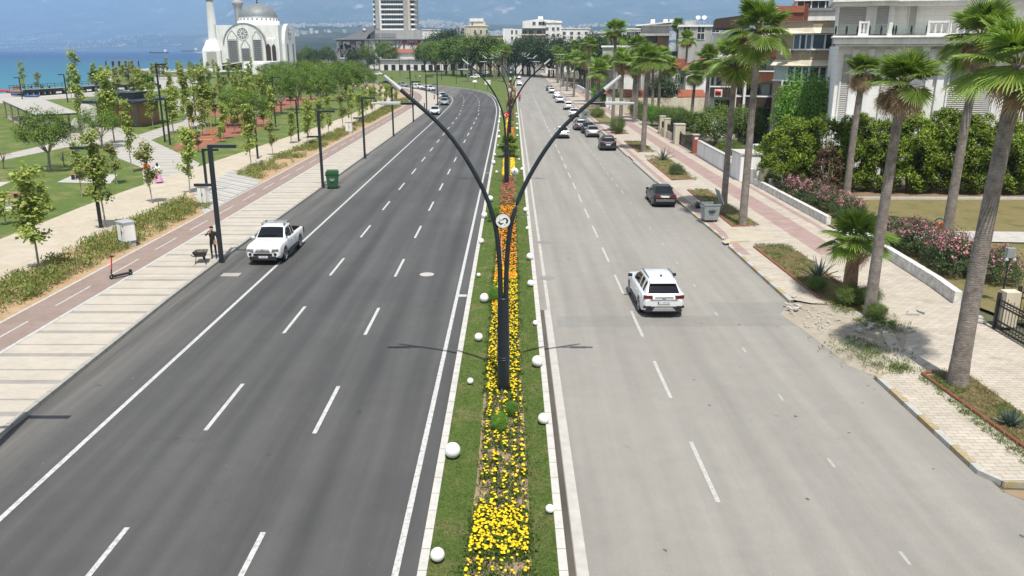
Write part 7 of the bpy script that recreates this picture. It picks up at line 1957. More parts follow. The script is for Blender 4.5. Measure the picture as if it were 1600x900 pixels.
# ------------------------------------------------------------------ park furniture
def picnic(px, py, rz, label):
    x, y = G(px, py, .11); t = thing('picnic_table', label, 'picnic table', (x, y, .125), rz)
    mb = MB()
    for i in range(5): mb.box(-.95, .95, -.42+i*.17, -.42+i*.17+.155, .72, .78)
    mb.build('tabletop', M['wood'], t)
    for s_ in (-1, 1):
        mb = MB()
        for i in range(2): mb.box(-.95, .95, s_*.92-.17+i*.175, s_*.92-.17+i*.175+.16, .42, .47)
        b_ = mb.build('bench', M['wood'], t)
        mb = MB(); mb.box(-.8, -.6, s_*.92-.15, s_*.92+.15, 0, .418); mb.box(.6, .8, s_*.92-.15, s_*.92+.15, 0, .418); mb.build('bench_leg', M['dark_steel'], b_)
        mb = MB(); mb.box(s_*.62-.1, s_*.62+.1, -.33, .33, 0, .718); mb.build('leg', M['dark_steel'], t)
    return t
sheet('picnic_slab', [G(*p, .11) for p in ((89, 285), (118, 272), (184, 273), (172, 287))], .124, 'concrete'); picnic(134, 278, R(8), 'picnic table on the concrete slab beside the plaza')
sheet('picnic_slab', [G(*p, .11) for p in ((-30, 340), (5, 312), (68, 312), (10, 332))], .124, 'concrete'); picnic(12, 318, R(22), 'picnic table cut by the left edge of the photo'); sheet('picnic_slab', [G(*p, .11) for p in ((-20, 285), (17, 284), (0, 292))], .124, 'concrete')
# timber pergola with slatted roof
t = thing('pergola', 'long timber pergola with pale slatted roof on the left lawn', 'pergola')
zr = 2.75
cn = [G(*p, zr) for p in ((5, 158), (54, 180), (123, 177), (66, 155))]
def lerp2(a, b_, q): return (a[0]+(b_[0]-a[0])*q, a[1]+(b_[1]-a[1])*q)
mb = MB(); k_ = 44
for i in range(k_):
    a, b_ = lerp2(cn[0], cn[1], (i+.5)/k_), lerp2(cn[3], cn[2], (i+.5)/k_); d = Vector((b_[0]-a[0], b_[1]-a[1], 0)); L = d.length
    mb.cbox(((a[0]+b_[0])/2, (a[1]+b_[1])/2, zr+.06), (L, (Vector(cn[1])-Vector(cn[0])).length/k_*(.86), .05), 0, math.atan2(d.y, d.x))
mb.build('roof_slats', M['concrete'], t)
mb = MB()
for a, b_ in ((cn[0], cn[1]), (cn[1], cn[2]), (cn[2], cn[3]), (cn[3], cn[0])):
    d = Vector((b_[0]-a[0], b_[1]-a[1], 0)); mb.cbox(((a[0]+b_[0])/2, (a[1]+b_[1])/2, zr-.06), (d.length, .14, .2), 0, math.atan2(d.y, d.x))
mb.build('roof_frame', M['dark_steel'], t)
for i in range(5):
    for a, b_ in ((cn[0], cn[1]), (cn[3], cn[2])):
        p_ = lerp2(a, b_, .02+.96*i/4); mb = MB(); mb.box(p_[0]-.11, p_[0]+.11, p_[1]-.11, p_[1]+.11, .1, zr-.17); po = mb.build('post', M['wood_grey'], t)
        mb = MB(); mb.box(p_[0]-.3, p_[0]+.3, p_[1]-.3, p_[1]+.3, .09, .16); mb.build('footing', M['dark_steel'], po)
sheet('pergola_floor', [lerp2(cn[0], cn[1], -.05), lerp2(cn[0], cn[1], 1.1), lerp2(cn[3], cn[2], 1.1), lerp2(cn[3], cn[2], -.05)], .122, 'gravel')
for i, (a, lab) in enumerate([(.2, 'bench at the far end under the pergola'), (.62, 'dark bench at the near end under the pergola')]):
    p_ = lerp2(lerp2(cn[0], cn[1], a), lerp2(cn[3], cn[2], a), .35); o = thing('bench', lab, 'bench', (*p_, .12), R(20)); mb = MB(); mb.box(-.9, .9, -.22, .22, .40, .46); mb.build('seat', M['wood'], o); mb = MB(); mb.box(-.8, -.65, -.2, .2, 0, .398); mb.box(.65, .8, -.2, .2, 0, .398); mb.build('leg', M['dark_steel'], o)
mb = MB(); mb.lathe([(.25, 0), (.32, .8), (.001, .85)], 12); o = tag(mb.build('litter_bin', M['green_plastic']), 'green litter bin beneath the pergola', 'litter bin'); o.location = (*lerp2(lerp2(cn[0], cn[1], .45), lerp2(cn[3], cn[2], .45), .25), .12)
# kiosk
y = 122.0; t = thing('park_kiosk', 'small park kiosk with dark flat overhanging roof and orange wooden walls', 'kiosk')
Xk = lambda px, py=170: W(px, py, y)[0]
zk = W(0, 160, y)[1]
mb = MB(); mb.box(Xk(151), Xk(216), y, y+7, .1, zk); mb.build('wall', M['wood'], t)
mb = MB(); mb.box(Xk(156), Xk(166), y-.06, y-.01, 1.0, zk-.3); mb.build('window', M['window_glass'], t); mb = MB(); mb.box(Xk(206), Xk(215), y-.06, y-.01, .2, zk-.2); mb.build('door', M['wood_grey'], t)
mb = MB(); mb.box(Xk(124)+1.5, Xk(234), y-3.2, y+9, zk+.01, zk+.38); mb.build('roof', M['dark_steel'], t); mb = MB(); mb.box(Xk(147), Xk(202), y+2, y+7, zk+.39, zk+1.3); mb.build('upper_roof', M['dark_steel'], t)
# exercise equipment on the red rubber
def frame_gear(px, py, label, kind, rz, mt, s=1.0):
    x, y = G(px, py, .11); t = thing('exercise_frame', label, 'exercise equipment', (x, y, .117), rz); t.scale = (s,)*3; mb = MB()
    if kind == 'frame':
        for a in (-1.0, 1.0): mb.tube([(a, 0, 0), (a, 0, 2.3)], .06, 8)
        mb.tube([(-1, 0, .4), (1, 0, .4)], .04, 6); mb.tube([(-1, 0, .03), (1, 0, .03)], .05, 6); mb.build('frame', M[mt], t)
        w_ = MB(); w_.tube([(.45*math.cos(a), -.05, 1.4+.45*math.sin(a)) for a in np.linspace(0, 2*math.pi, 20)], .03, 6); w_.build('hand_wheel', M['plaster_cream'], t)
    elif kind == 'bench':
        mb.box(-1.0, 1.0, -.25, .25, .42, .52); mb.build('seat', M['dark_brown'], t)
        for a in (-.8, .8): l_ = MB(); l_.tube([(a, 0, 0), (a, 0, .42)], .06, 6); l_.build('leg', M[mt], t)
        b2 = MB(); b2.tube([(-.9, 0, .5), (-1.3, 0, 1.0), (-1.2, 0, 1.35)], .05, 6); b2.build('handle', M[mt], t)
    else:
        mb.lathe([(.22, 0), (.22, .5), (.1, .55), (.001, .55)], 10); mb.build('stool', M['dark_brown'], t)
frame_gear(317, 219, 'yellow exercise frame with a round hand wheel', 'frame', R(10), 'yellow_steel', 1.15)
for i, (px, py, kd, lab) in enumerate([(365, 200, 'bench', 'dark exercise bench nearest the bright pine'), (375, 196, 'bench', 'second dark exercise bench behind the nearest'), (382, 204, 'bench', 'exercise bench right of the pine trunk'), (340, 214, 'stool', 'low dark step stool in the playground'), (350, 207, 'stool', 'second low dark step stool behind the first'), (408, 186, 'bench', 'exercise bench at the right end of the playground')]): frame_gear(px, py, lab, kd, R(40*i), 'terracotta')
frame_gear(371, 190, 'orange posts of an exercise frame near the pine', 'frame', R(60), 'terracotta', .8)
# shelter by the green hoarding
t = thing('bus_shelter', 'small grey flat roofed shelter before the green hoarding', 'shelter', (*G(388, 150), .1)); mb = MB(); mb.box(-3, 4.5, -1, 1, 2.6, 2.8); mb.build('roof', M['lamp_grey'], t)
for a in (-2.6, 3.9): mb = MB(); mb.tube([(a, .6, 0), (a, .6, 2.6)], .08, 6); mb.build('post', M['dark_steel'], t)

# ------------------------------------------------------------------ shore: pier on piles, railings, frames, rocks, ships
def pier(label, pts, w, z, npile, name='pier'):
    t = thing(name, label, 'pier'); mb = MB(); kerb_run(mb, pts, w, z-.35, z); mb.build('deck', M['wood_grey'], t)
    ed = MB(); e = offset(pts, -w/2-.06); kerb_run(ed, e, .1, z-.75, z+.05); ed.build('edge_beam', M['dark_steel'], t)
    for i in range(npile):
        q = i/(npile-1)*(len(pts)-1); j = min(int(q), len(pts)-2); p_ = lerp2(e[j], e[j+1], q-j); mb = MB(); mb.box(p_[0]-.42, p_[0]+.42, p_[1]+.1, p_[1]+.9, -2.4, z-.36); mb.build('pile', M['black'], t)
    rl = MB(); f_ = offset(pts, w/2-.1)
    for zz in (.55, 1.05): rl.tube([(p_[0], p_[1], z+zz) for p_ in f_], .045, 5)
    for i in range(24):
        q = i/23*(len(pts)-1); j = min(int(q), len(pts)-2); p_ = lerp2(f_[j], f_[j+1], q-j); rl.tube([(p_[0], p_[1], z), (p_[0], p_[1], z+1.05)], .05, 5)
    rl.build('railing', M['dark_steel'], t); return t
pp = [G(25, 141, 1.6), G(70, 138.5, 1.6), G(150, 133.5, 1.6), G(240, 130, 1.6)]
pier('long boardwalk pier on dark piles along the water', pp, 4.0, 1.6, 16)
sheet('pier_backwater', [(p[0]+q, p[1]-2.5-q*.05) for p, q in zip(pp, (2, 2, 2, 2))] + [(p[0]+4, p[1]-17) for p in pp[::-1]], .118, 'concrete')
for i, (px, lab) in enumerate([(43, 'left one of the dark benches on the pier'), (72, 'right one of the dark benches on the pier')]):
    x, y = G(px, 137.5, 1.6); t = thing('bench', lab, 'bench', (x, y, 1.61)); mb = MB(); mb.box(-1.2, 1.2, -.3, .3, .42, .52); mb.build('seat', M['wood'], t); mb = MB(); mb.box(-1.0, -.8, -.25, .25, 0, .418); mb.box(.8, 1.0, -.25, .25, 0, .418); mb.build('leg', M['dark_steel'], t)
for i, (px, mt, lab) in enumerate([(37, 'green_plastic', 'green litter bin at the left of the pier benches'), (66, 'green_plastic', 'green litter bin between the pier benches')]):
    x, y = G(px, 138, 1.6); mb = MB(); mb.lathe([(.3, 0), (.38, .95), (.001, 1.0)], 12); o = tag(mb.build('litter_bin', M[mt]), lab, 'litter bin'); o.location = (x, y, 1.61)
def kayak(px, py, mt, label):
    x, y = G(px, py, .15); t = thing('small_boat', label, 'boat', (x, y, .13), R(15)); mb = MB(); k_ = 9
    for q in np.linspace(-1, 1, k_):
        w_ = .45*(1-abs(q)**2.2)+.02; mb.v += [(q*1.6, -w_, .55+.12*q*q), (q*1.6, -w_*.6, .08), (q*1.6, w_*.6, .08), (q*1.6, w_, .55+.12*q*q), (q*1.6, 0, .40)]
    for i in range(k_-1):
        for a, b_ in ((0, 1), (1, 2), (2, 3), (3, 4), (4, 0)): mb.f.append((i*5+a, i*5+b_, i*5+5+b_, i*5+5+a)); mb.mi.append(0); mb.sm.append(True)
    mb.build('hull', M[mt], t)
for px, py, mt, lab in ((10, 143.5, 'cloth_red', 'dark red small boat leftmost on the beach walk'), (21, 145.5, 'brown_panel', 'brown red small boat beside the leftmost one'), (29, 149.5, 'blue_plastic', 'blue small boat on the beach walk'), (50, 152, 'blue_plastic', 'second blue small boat under the tall lamp')): kayak(px, py, mt, lab)
mb = MB(); mb.box(-.6, .6, -.4, .4, 0, 1.6); mb.box(-.7, .7, -.5, .5, 1.605, 1.75); o = tag(mb.build('beach_booth', M['wood']), 'small orange brown booth on the beach walk', 'booth'); o.location = (*G(28, 146), .12)
# far jetty frame and rocks
t = thing('jetty_frame', 'dark open jetty frame standing in the water beyond the pier', 'jetty'); y = 420.0; Xj = lambda px, py=105: W(px, py, y)[0]; zj0, zj1 = W(0, 105.5, y)[1], W(0, 95, y)[1]
mb = MB()
for zz in (zj0, zj1): mb.box(Xj(165), Xj(207), y, y+.4, zz-.2, zz+.2); mb.box(Xj(165), Xj(207), y+8, y+8.4, zz-.2, zz+.2)
mb.box(Xj(160), Xj(212), y-1, y+9, zj0-.6, zj0-.25); mb.build('deck', M['wood_grey'], t)
for i in range(5): mb = MB(); xx = Xj(166)+(Xj(206)-Xj(166))*i/4; mb.box(xx-.25, xx+.25, y+.05, y+.35, -2.5, zj1-.21); mb.box(xx-.25, xx+.25, y+8.05, y+8.35, -2.5, zj1-.21); mb.build('post', M['dark_steel'], t)
rk = []
for k in range(3):
    r = np.random.default_rng(800+k); bm = bmesh.new(); bmesh.ops.create_icosphere(bm, subdivisions=1, radius=1); 
    for v in bm.verts: v.co *= r.uniform(.7, 1.2); v.co.z *= .7
    me = bpy.data.meshes.new('shore_rock'); bm.to_mesh(me); bm.free(); me.materials.append(M['stone']); rk.append(me)
r = np.random.default_rng(9)
for i in range(46):
    q = i/45; px = 168+q*150; x, y = G(px+r.normal(0, 3), 112.0+r.normal(0, 1.2)-q*2); o = link('shore_rock', rk[i % 3]); s_ = r.uniform(.8, 2.0); o.location = (x, y, -.1+r.uniform(0, .5)); o.scale = (s_,)*3; o.rotation_euler = (0, 0, r.uniform(0, 6))
    tag(o, f'{ORD[i]} grey boulder of the shore bank, counted from the jetty frame', 'boulder', 'boulders of the shore bank')
def ship(px, py, L, y, label, hull, s=1.0):
    x = W(px, py, y)[0]; t = thing('cargo_ship', label, 'ship', (x, y, -1.6), 0); h = L*.07
    mb = MB(); mb.prism([(-L/2, -L*.06), (L/2-L*.06, -L*.06), (L/2, 0), (L/2-L*.06, L*.06), (-L/2, L*.06)], -2, h); mb.xprism([(-L/2, h+.01), (-L/2+L*.09, h+.01), (-L/2, h*1.5)], -L*.05, L*.05); mb.build('hull', M[hull], t)
    mb = MB(); mb.box(L*.26, L*.40, -L*.05, L*.05, h+.02, h+L*.10); mb.box(L*.28, L*.36, -L*.055, L*.055, h+L*.101, h+L*.135); mb.build('bridge_house', M['plaster_white'], t)
    mb = MB(); mb.box(-L*.4, L*.22, -L*.045, L*.045, h+.02, h+L*.012); mb.build('hatches', M['plaster_grey'], t)
    mb = MB(); mb.tube([(-L*.3, 0, h), (-L*.3, 0, h+L*.09)], L*.006, 6); mb.tube([(L*.32, 0, h+L*.13), (L*.32, 0, h+L*.2)], L*.006, 6); mb.build('mast', M['grey_steel'], t)
ship(249, 82, 62, 2750, 'dark hulled cargo ship at sea left of the minaret', 'dark_brown'); ship(297.5, 80, 98, 4700, 'second cargo ship far off behind the first, close to the minaret', 'cloth_navy')

# ------------------------------------------------------------------ distant walls of the left side: fence along mosque side
t = thing('white_kiosk', 'white tent like canopy on the shore before the far trees', 'canopy', (*G(465, 92), 0)); mb = MB(); mb.add([(-7, -4, 4), (7, -4, 6.5), (7, 4, 4), (-7, 4, 6.5), (0, 0, 4.6)], [(0, 1, 4), (1, 2, 4), (2, 3, 4), (3, 0, 4)]); mb.build('canopy', M['plaster_white'], t); mb = MB()
for a, b_ in ((-6.8, -3.9), (6.8, -3.9), (6.8, 3.9), (-6.8, 3.9)): mb.tube([(a, b_, 0), (a, b_, 4.2)], .15, 6)
mb.build('posts', M['grey_steel'], t)
# ------------------------------------------------------------------ vehicles
def text_mesh(txt, size, mt, name):
    cu = bpy.data.curves.new(name, 'FONT'); cu.body = txt; cu.size = size; cu.align_x = 'CENTER'; cu.align_y = 'CENTER'; cu.extrude = .002
    o = bpy.data.objects.new(name, cu); COL.objects.link(o)
    dg = bpy.context.evaluated_depsgraph_get(); me = bpy.data.meshes.new_from_object(o.evaluated_get(dg))
    bpy.data.objects.remove(o); bpy.data.curves.remove(cu)
    me.materials.clear(); me.materials.append(mt); return me

def make_wheel(t, x, y, r_, w_, side, spokes=5, rim='alloy'):
    tm = MB(); tm.M = Matrix.Translation((x, y, r_)) @ Matrix.Rotation(R(90)*side, 4, 'Y')
    tm.lathe([(r_*.66, -w_/2), (r_*.93, -w_/2), (r_, -w_*.35), (r_, w_*.35), (r_*.93, w_/2), (r_*.66, w_/2*.9)], 24)
    wh = tm.build('wheel', M['rubber'], t)
    rm = MB(); rm.M = tm.M; rm.lathe([(r_*.70, w_*.47), (r_*.62, w_*.36), (r_*.60, w_*.10), (.001, w_*.08)], 24, m=1); rm.lathe([(r_*.70, w_*.44), (r_*.68, w_*.5), (r_*.61, w_*.49), (r_*.60, w_*.38)], 24)
    for k in range(spokes):
        a = 2*math.pi*k/spokes
        rm.add([(math.cos(a+q)*rr, math.sin(a+q)*rr, w_*zz) for rr, q0, zz in ((r_*.10, .55, .40), (r_*.63, .13, .46)) for q in (-q0, q0)], [(0, 2, 3, 1)])
    rm.lathe([(.001, w_*.42), (r_*.13, w_*.42), (r_*.15, w_*.3)], 10)
    rm.build('rim', [M[rim], M['black']], wh)
    return wh

KIND = dict(
 suv=dict(L=4.48, W=1.88, H=1.60, wb=2.67, r=.355, front=[(.95, 1.06), (1.7, 1.0), (2.08, .90), (2.24, .72)], rear=[(-1.9, 1.06), (-2.1, 1.03), (-2.24, .86)], sh=1.0, gh=[(1.05, .84), (-2.12, .80), (-1.62, .55), (.10, .57)], sill=.26),
 hatch=dict(L=4.1, W=1.75, H=1.48, wb=2.55, r=.31, front=[(.9, .95), (1.55, .88), (1.9, .78), (2.05, .62)], rear=[(-1.7, .95), (-1.92, .92), (-2.05, .72)], sh=.9, gh=[(1.0, .79), (-1.9, .78), (-1.5, .59), (.05, .61)], sill=.2),
 sedan=dict(L=4.5, W=1.78, H=1.44, wb=2.65, r=.31, front=[(.95, .93), (1.65, .87), (2.1, .76), (2.25, .6)], rear=[(-1.35, .98), (-1.7, .99), (-2.1, .98), (-2.25, .70)], sh=.89, gh=[(1.05, .80), (-1.65, .77), (-1.0, .58), (.15, .61)], sill=.2),
 old=dict(L=4.43, W=1.70, H=1.40, wb=2.66, r=.30, front=[(.95, .90), (1.7, .85), (2.1, .78), (2.21, .62)], rear=[(-1.2, .95), (-1.6, .96), (-2.08, .95), (-2.21, .74)], sh=.86, gh=[(1.0, .77), (-1.68, .75), (-.98, .57), (.2, .59)], sill=.22),
 pickup=dict(L=5.1, W=1.86, H=1.76, wb=3.0, r=.39, front=[(1.05, 1.15), (1.8, 1.10), (2.35, 1.0), (2.55, .80)], rear=[(-.7, 1.12), (-.8, 1.12), (-2.45, 1.10), (-2.55, 1.04)], sh=1.06, gh=[(1.12, .85), (-.80, .84), (-.62, .62), (.42, .62)], sill=.36),
)

def make_car(kind, paint, label, cat='car', plate=True, group=None, plate_txt=None, rim='alloy', tow=None):
    K = KIND[kind]; L, Wd, H = K['L'], K['W'], K['H']; hw = Wd/2; r_ = K['r']
    name = {'suv': 'parked_suv', 'pickup': 'pickup_truck'}.get(kind, 'parked_car')
    t = thing(name, label, cat, (0, 0, 0), 0, group)
    ys = sorted(set([-L/2, -L/2+.035, -L/2+.10, -L/2+.2, L/2-.035, L/2-.10, L/2-.2, L/2] + list(np.linspace(-L/2+.3, L/2-.3, 30)) + [s*K['wb']/2+d for s in (-1, 1) for d in (-r_*1.22, -r_*1.1, -r_*.9, -r_*.5, 0, r_*.5, r_*.9, r_*1.1, r_*1.22)]))
    px = sorted(K['front']+K['rear']); dy, dz = [p[0] for p in px], [p[1] for p in px]
    mb = MB(); rows = []
    bedy = (-2.42, -.86)
    for y in ys:
        ez = .42 if kind == 'suv' else .26; e = max(0, abs(y)-(L/2-ez))/ez
        w = hw*(1-(.17 if kind == 'suv' else .13)*e**2)*(1-.02*(abs(y)/(L/2))**3)
        zd = np.interp(y, dy, dz); zsh = min(K['sh']+.02*(y < 0), zd-.02); zsh = zsh-.10*e**2 if kind not in ('pickup',) or y > 0 else zsh
        zl = K['sill'] + .10*e
        ra = r_*1.16
        for s in (-1, 1):
            d = y-s*K['wb']/2
            if abs(d) < ra: zl = max(zl, r_ + math.sqrt(ra*ra-d*d))
        zl = min(zl, zsh-.16); fl = .015 if any(abs(y-s*K['wb']/2) < ra*1.25 for s in (-1, 1)) else 0
        z1 = max(zl+.03, K['sill']+.16); z2 = max(zl+.06, .58*zsh+.05)
        ring = [(-w*.95+.0, zl), (-w-fl, z1), (-w-fl*.6, z2), (-w*.985, zsh-.07), (-w*.945, zsh), (-w*.80, zd-.012), (-w*.4, zd+.012), (0, zd+.018)]
        ring = ring + [(-a, b_) for a, b_ in ring[-2::-1]]
        rows.append([(a, y, b_) for a, b_ in ring])
    k = len(rows[0]); vs = [p for rw in rows for p in rw]; fs = []
    for i in range(len(rows)-1):
        for j in range(k-1):
            ym = (ys[i]+ys[i+1])/2
            if kind == 'pickup' and bedy[0] < ym < bedy[1] and j in (5, 6, 7, 8): continue
            fs.append((i*k+j, i*k+j+1, (i+1)*k+j+1, (i+1)*k+j)[::-1])
    mb.add(vs, fs, 0, True); mb.add(rows[0], [tuple(range(k))]); mb.add(rows[-1], [tuple(range(k-1, -1, -1))])
    body = mb.build('body', M[paint], t)
    ub = MB(); ub.box(-hw*.82, hw*.82, -L/2+.12, L/2-.12, K['sill']-.04, .62); 
    ub.build('underbody', M['black'], t)
    # cabin
    (yf, wf), (yr, wr), (yR, wR), (yF, wF) = K['gh']; zb = K['sh']-.03
    zf0, zr0 = np.interp(yf-.1, dy, dz)-.05, np.interp(yr, dy, dz)-.04
    prof = [(yr, zr0, wr*.93)] + [(yr+(yR-yr)*q, zr0+(H-.05-zr0)*q**.92, wr*.93+(wR-wr*.93)*q) for q in (.12, .3, .5, .7, .88)]
    prof += [(yR+(yF-yR)*q, H-.05+.05*math.sin(math.pi*(q*.86+.10)), wR+(wF-wR)*q+.02*math.sin(math.pi*q)) for q in (0, .1, .25, .4, .5, .6, .75, .9, 1)]
    prof += [(yF+(yf-yF)*q, H-.035+(zf0-H+.035)*q**1.1, wF+(wf*.93-wF)*q) for q in (.12, .3, .5, .7, .88, 1)]
    rows = []
    for y, zr_, wr_ in prof:
        h = max(.01, zr_-zb); wb_ = np.interp(y, [yr, yf], [wr, wf])
        q_ = [(wb_, zb)] + [(wb_+(wr_-wb_)*v**1.15*.93+.012*math.sin(math.pi*v), zb+h*v*.93) for v in (.14, .4, .66, .86)] + [(wr_*1.0, zb+h*.945), (wr_*.93, zb+h*.985), (wr_*.75, zb+h*1.0), (wr_*.4, zb+h*1.012), (0, zb+h*1.016)]
        rows.append([(-a, y, b_) for a, b_ in q_] + [(a, y, b_) for a, b_ in q_[-2::-1]])
    k = len(rows[0]); nr_ = len(rows)
    cb = MB(); cb.add([p for rw in rows for p in rw], [(i*k+j, (i+1)*k+j, (i+1)*k+j+1, i*k+j+1) for i in range(nr_-1) for j in range(k-1)], 0, True); cb.build('cabin', M[paint], t)
    def pane(nm, i0, i1, j0, j1, off=.007):
        # sheet of glass that follows the cabin surface, standing a little proud of it
        P_ = {}
        for i in range(i0, i1+1):
            for j in range(j0, j1+1):
                a = Vector(rows[min(i+1, nr_-1)][j])-Vector(rows[max(i-1, 0)][j]); b_ = Vector(rows[i][min(j+1, k-1)])-Vector(rows[i][max(j-1, 0)])
                n_ = b_.cross(a).normalized(); p = Vector(rows[i][j])
                if n_.dot(p-Vector((0, (yr+yf)/2, .7))) < 0: n_ = -n_
                P_[i, j] = p+n_*off
        w_ = j1-j0+1; m_ = MB(); m_.add([P_[i, j] for i in range(i0, i1+1) for j in range(j0, j1+1)], [((i-i0)*w_+j-j0, (i-i0+1)*w_+j-j0, (i-i0+1)*w_+j-j0+1, (i-i0)*w_+j-j0+1) for i in range(i0, i1) for j in range(j0, j1)], 0, True)
        return m_.build(nm, M['car_glass'], t)
    pane('windscreen', 15, 19, 6, k-7); pane('rear_window', 1, 4 if kind in ('suv', 'hatch') else 5, 6, k-7)
    for a, b_ in ((1, 4), (k-5, k-2)):
        for i0, i1 in ({'pickup': ((7, 9), (10, 17)), 'suv': ((5, 7), (8, 10), (11, 17)), 'hatch': ((5, 7), (8, 10), (11, 17))}.get(kind, ((5, 9), (10, 17)))): pane('side_window', i0, i1, a, b_)
    # wheels
    for sx in (-1, 1):
        for sy in (-1, 1): make_wheel(t, sx*(hw-.11), sy*K['wb']/2, r_, .22, sx, 6 if kind == 'pickup' else 5, rim)
    # lamps, mirrors, handles, plates, bumpers
    for sx in (-1, 1):
        zf = np.interp(L/2-.12, dy, dz)-.10
        h_ = MB(); h_.cbox((sx*hw*.69, L/2-.095, zf-.01), (hw*.38, .20, .17), 0, -sx*R(14)); h_.build('headlight', M['lamp_glass'], t, .03)
        zr_ = .90 if kind == 'suv' else (.86 if kind == 'pickup' else .80)
        tl = MB()
        if kind == 'suv': tl.cbox((sx*hw*.70, -L/2+.095, zr_+.02), (hw*.42, .17, .145), 0, sx*R(14), R(-6))
        elif kind == 'old': tl.cbox((sx*hw*.64, -L/2+.06, zr_-.02), (hw*.46, .14, .20), 0, sx*R(3))
        elif kind == 'pickup': tl.cbox((sx*hw*.90, -L/2+.06, zr_), (.17, .14, .36))
        else: tl.cbox((sx*hw*.70, -L/2+.085, zr_-.02), (hw*.38, .15, .15), 0, sx*R(10))
        tl.build('taillight', M['tail_red'], t, .025)
        mr = MB(); mr.cbox((sx*(hw+.06), yf-.28, K['sh']+.10), (.20, .12, .14), 0, sx*R(12)); mr.build('mirror', M['trim' if kind in ('suv',) else paint], t, .03)
        for yy in ((yF+yR)/2-.05-.78, (yF+yR)/2+.10) if kind != 'pickup' else (-.45, .35):
            hd = MB(); hd.cbox((sx*(hw*.985+.012), yy, K['sh']-.14), (.03, .18, .035)); hd.build('door_handle', M[paint if kind != 'pickup' else 'chrome'], t)
    if kind in ('suv', 'pickup'):
        for sx in (-1, 1): st = MB(); st.cbox((sx*(hw-.0), 0, K['sill']+.09), (.05, K['wb']-2.5*r_, .17)); st.build('sill_trim', M['trim'], t, .015)
    bp = MB(); bp.cbox((0, L/2-.05, .40), (hw*1.52, .14, .24)); bp.build('front_bumper', M['trim'], t, .03)
    gr = MB(); gr.cbox((0, L/2-.03, np.interp(L/2-.1, dy, dz)-.16), (hw*.85, .07, .12)); gr.build('grille', M['trim' if kind != 'pickup' else 'chrome'], t, .015)
    rb = MB(); rb.cbox((0, -L/2+.045, .40 if kind != 'old' else .52), (hw*1.62, .14, .26 if kind != 'old' else .18)); rb.build('rear_bumper', M['trim' if kind != 'old' else 'paint_grey'], t, .03)
    if plate:
        for sy in (-1, 1):
            zp = {'suv': .70, 'old': .80, 'pickup': .55}.get(kind, .66) if sy < 0 else .48
            pl_ = MB(); yy = sy*(L/2+.028); pl_.box(-.26, .26, yy-.006, yy+.006, zp-.055, zp+.055); po = pl_.build('number_plate', M['plate_white'], t)
            if plate_txt:
                tx = link('plate_text', PTX, po); tx.location = (.025, yy+sy*.008, zp); tx.rotation_euler = (R(90), 0, 0 if sy < 0 else math.pi)
                bb = MB(); bb.box(-.258 if sy < 0 else .21, -.21 if sy < 0 else .258, yy-.009, yy+.009, zp-.052, zp+.052); bb.build('blue_band', M['blue_plastic'], po)
    return t
PTX = text_mesh('31 ADR 582', .085, M['black'], 'plate_text')

# white SUV driving away in the right carriageway
suv = make_car('suv', 'paint_white', 'white SUV with a dark rear window driving away in the right carriageway', 'car', plate_txt=1)
suv.name = 'white_suv'; put(suv, (6.42, 35.1, .006), R(0.5))
for sx in (-1, 1):
    mb = MB(); mb.tube([(sx*.52, -1.5, 1.53), (sx*.55, -1.3, 1.595), (sx*.57, -.8, 1.625), (sx*.57, -.2, 1.615), (sx*.55, .08, 1.56)], .016, 6); mb.build('roof_rail', M['black'], suv)
mb = MB(); mb.add([(-.58, -1.66, 1.52), (.58, -1.66, 1.52), (.56, -1.90, 1.42), (-.56, -1.90, 1.42), (-.53, -1.5, 1.572), (.53, -1.5, 1.572), (.51, -1.90, 1.465), (-.51, -1.90, 1.465)], [(0, 1, 5, 4), (4, 5, 6, 7), (7, 6, 2, 3), (1, 2, 6, 5), (0, 4, 7, 3), (3, 2, 1, 0)]); mb.build('spoiler', M['paint_white'], suv, .03)
mb = MB(); mb.tube([(.0, -1.30, 1.60), (0, -1.45, 1.74)], .014, 6); mb.cbox((0, -1.28, 1.615), (.07, .14, .05)); mb.build('antenna', M['black'], suv)
mb = MB(); mb.cbox((0, -2.245, .935), (.80, .03, .03)); mb.build('chrome_strip', M['chrome'], suv)
mb = MB(); mb.cbox((0, -2.25, .82), (1.15, .03, .022)); mb.build('boot_crease', M['grey_panel'], suv)
mb = MB(); mb.disc((0, -2.262, .885), .055, 'y', 16, 0, 1.5); mb.build('badge', M['grey_panel'], suv)
mb = MB(); mb.xprism([(-.48, .36), (.48, .36), (.38, .47), (-.38, .47)], -2.34, -2.26); mb.build('skid_plate', M['paint_silver'], suv, .01)
for sx in (-1, 1):
    mb = MB(); mb.cbox((sx*.70, -2.215, .50), (.34, .1, .10), 0, sx*R(12)); mb.build('bumper_vent', M['black'], suv, .02)
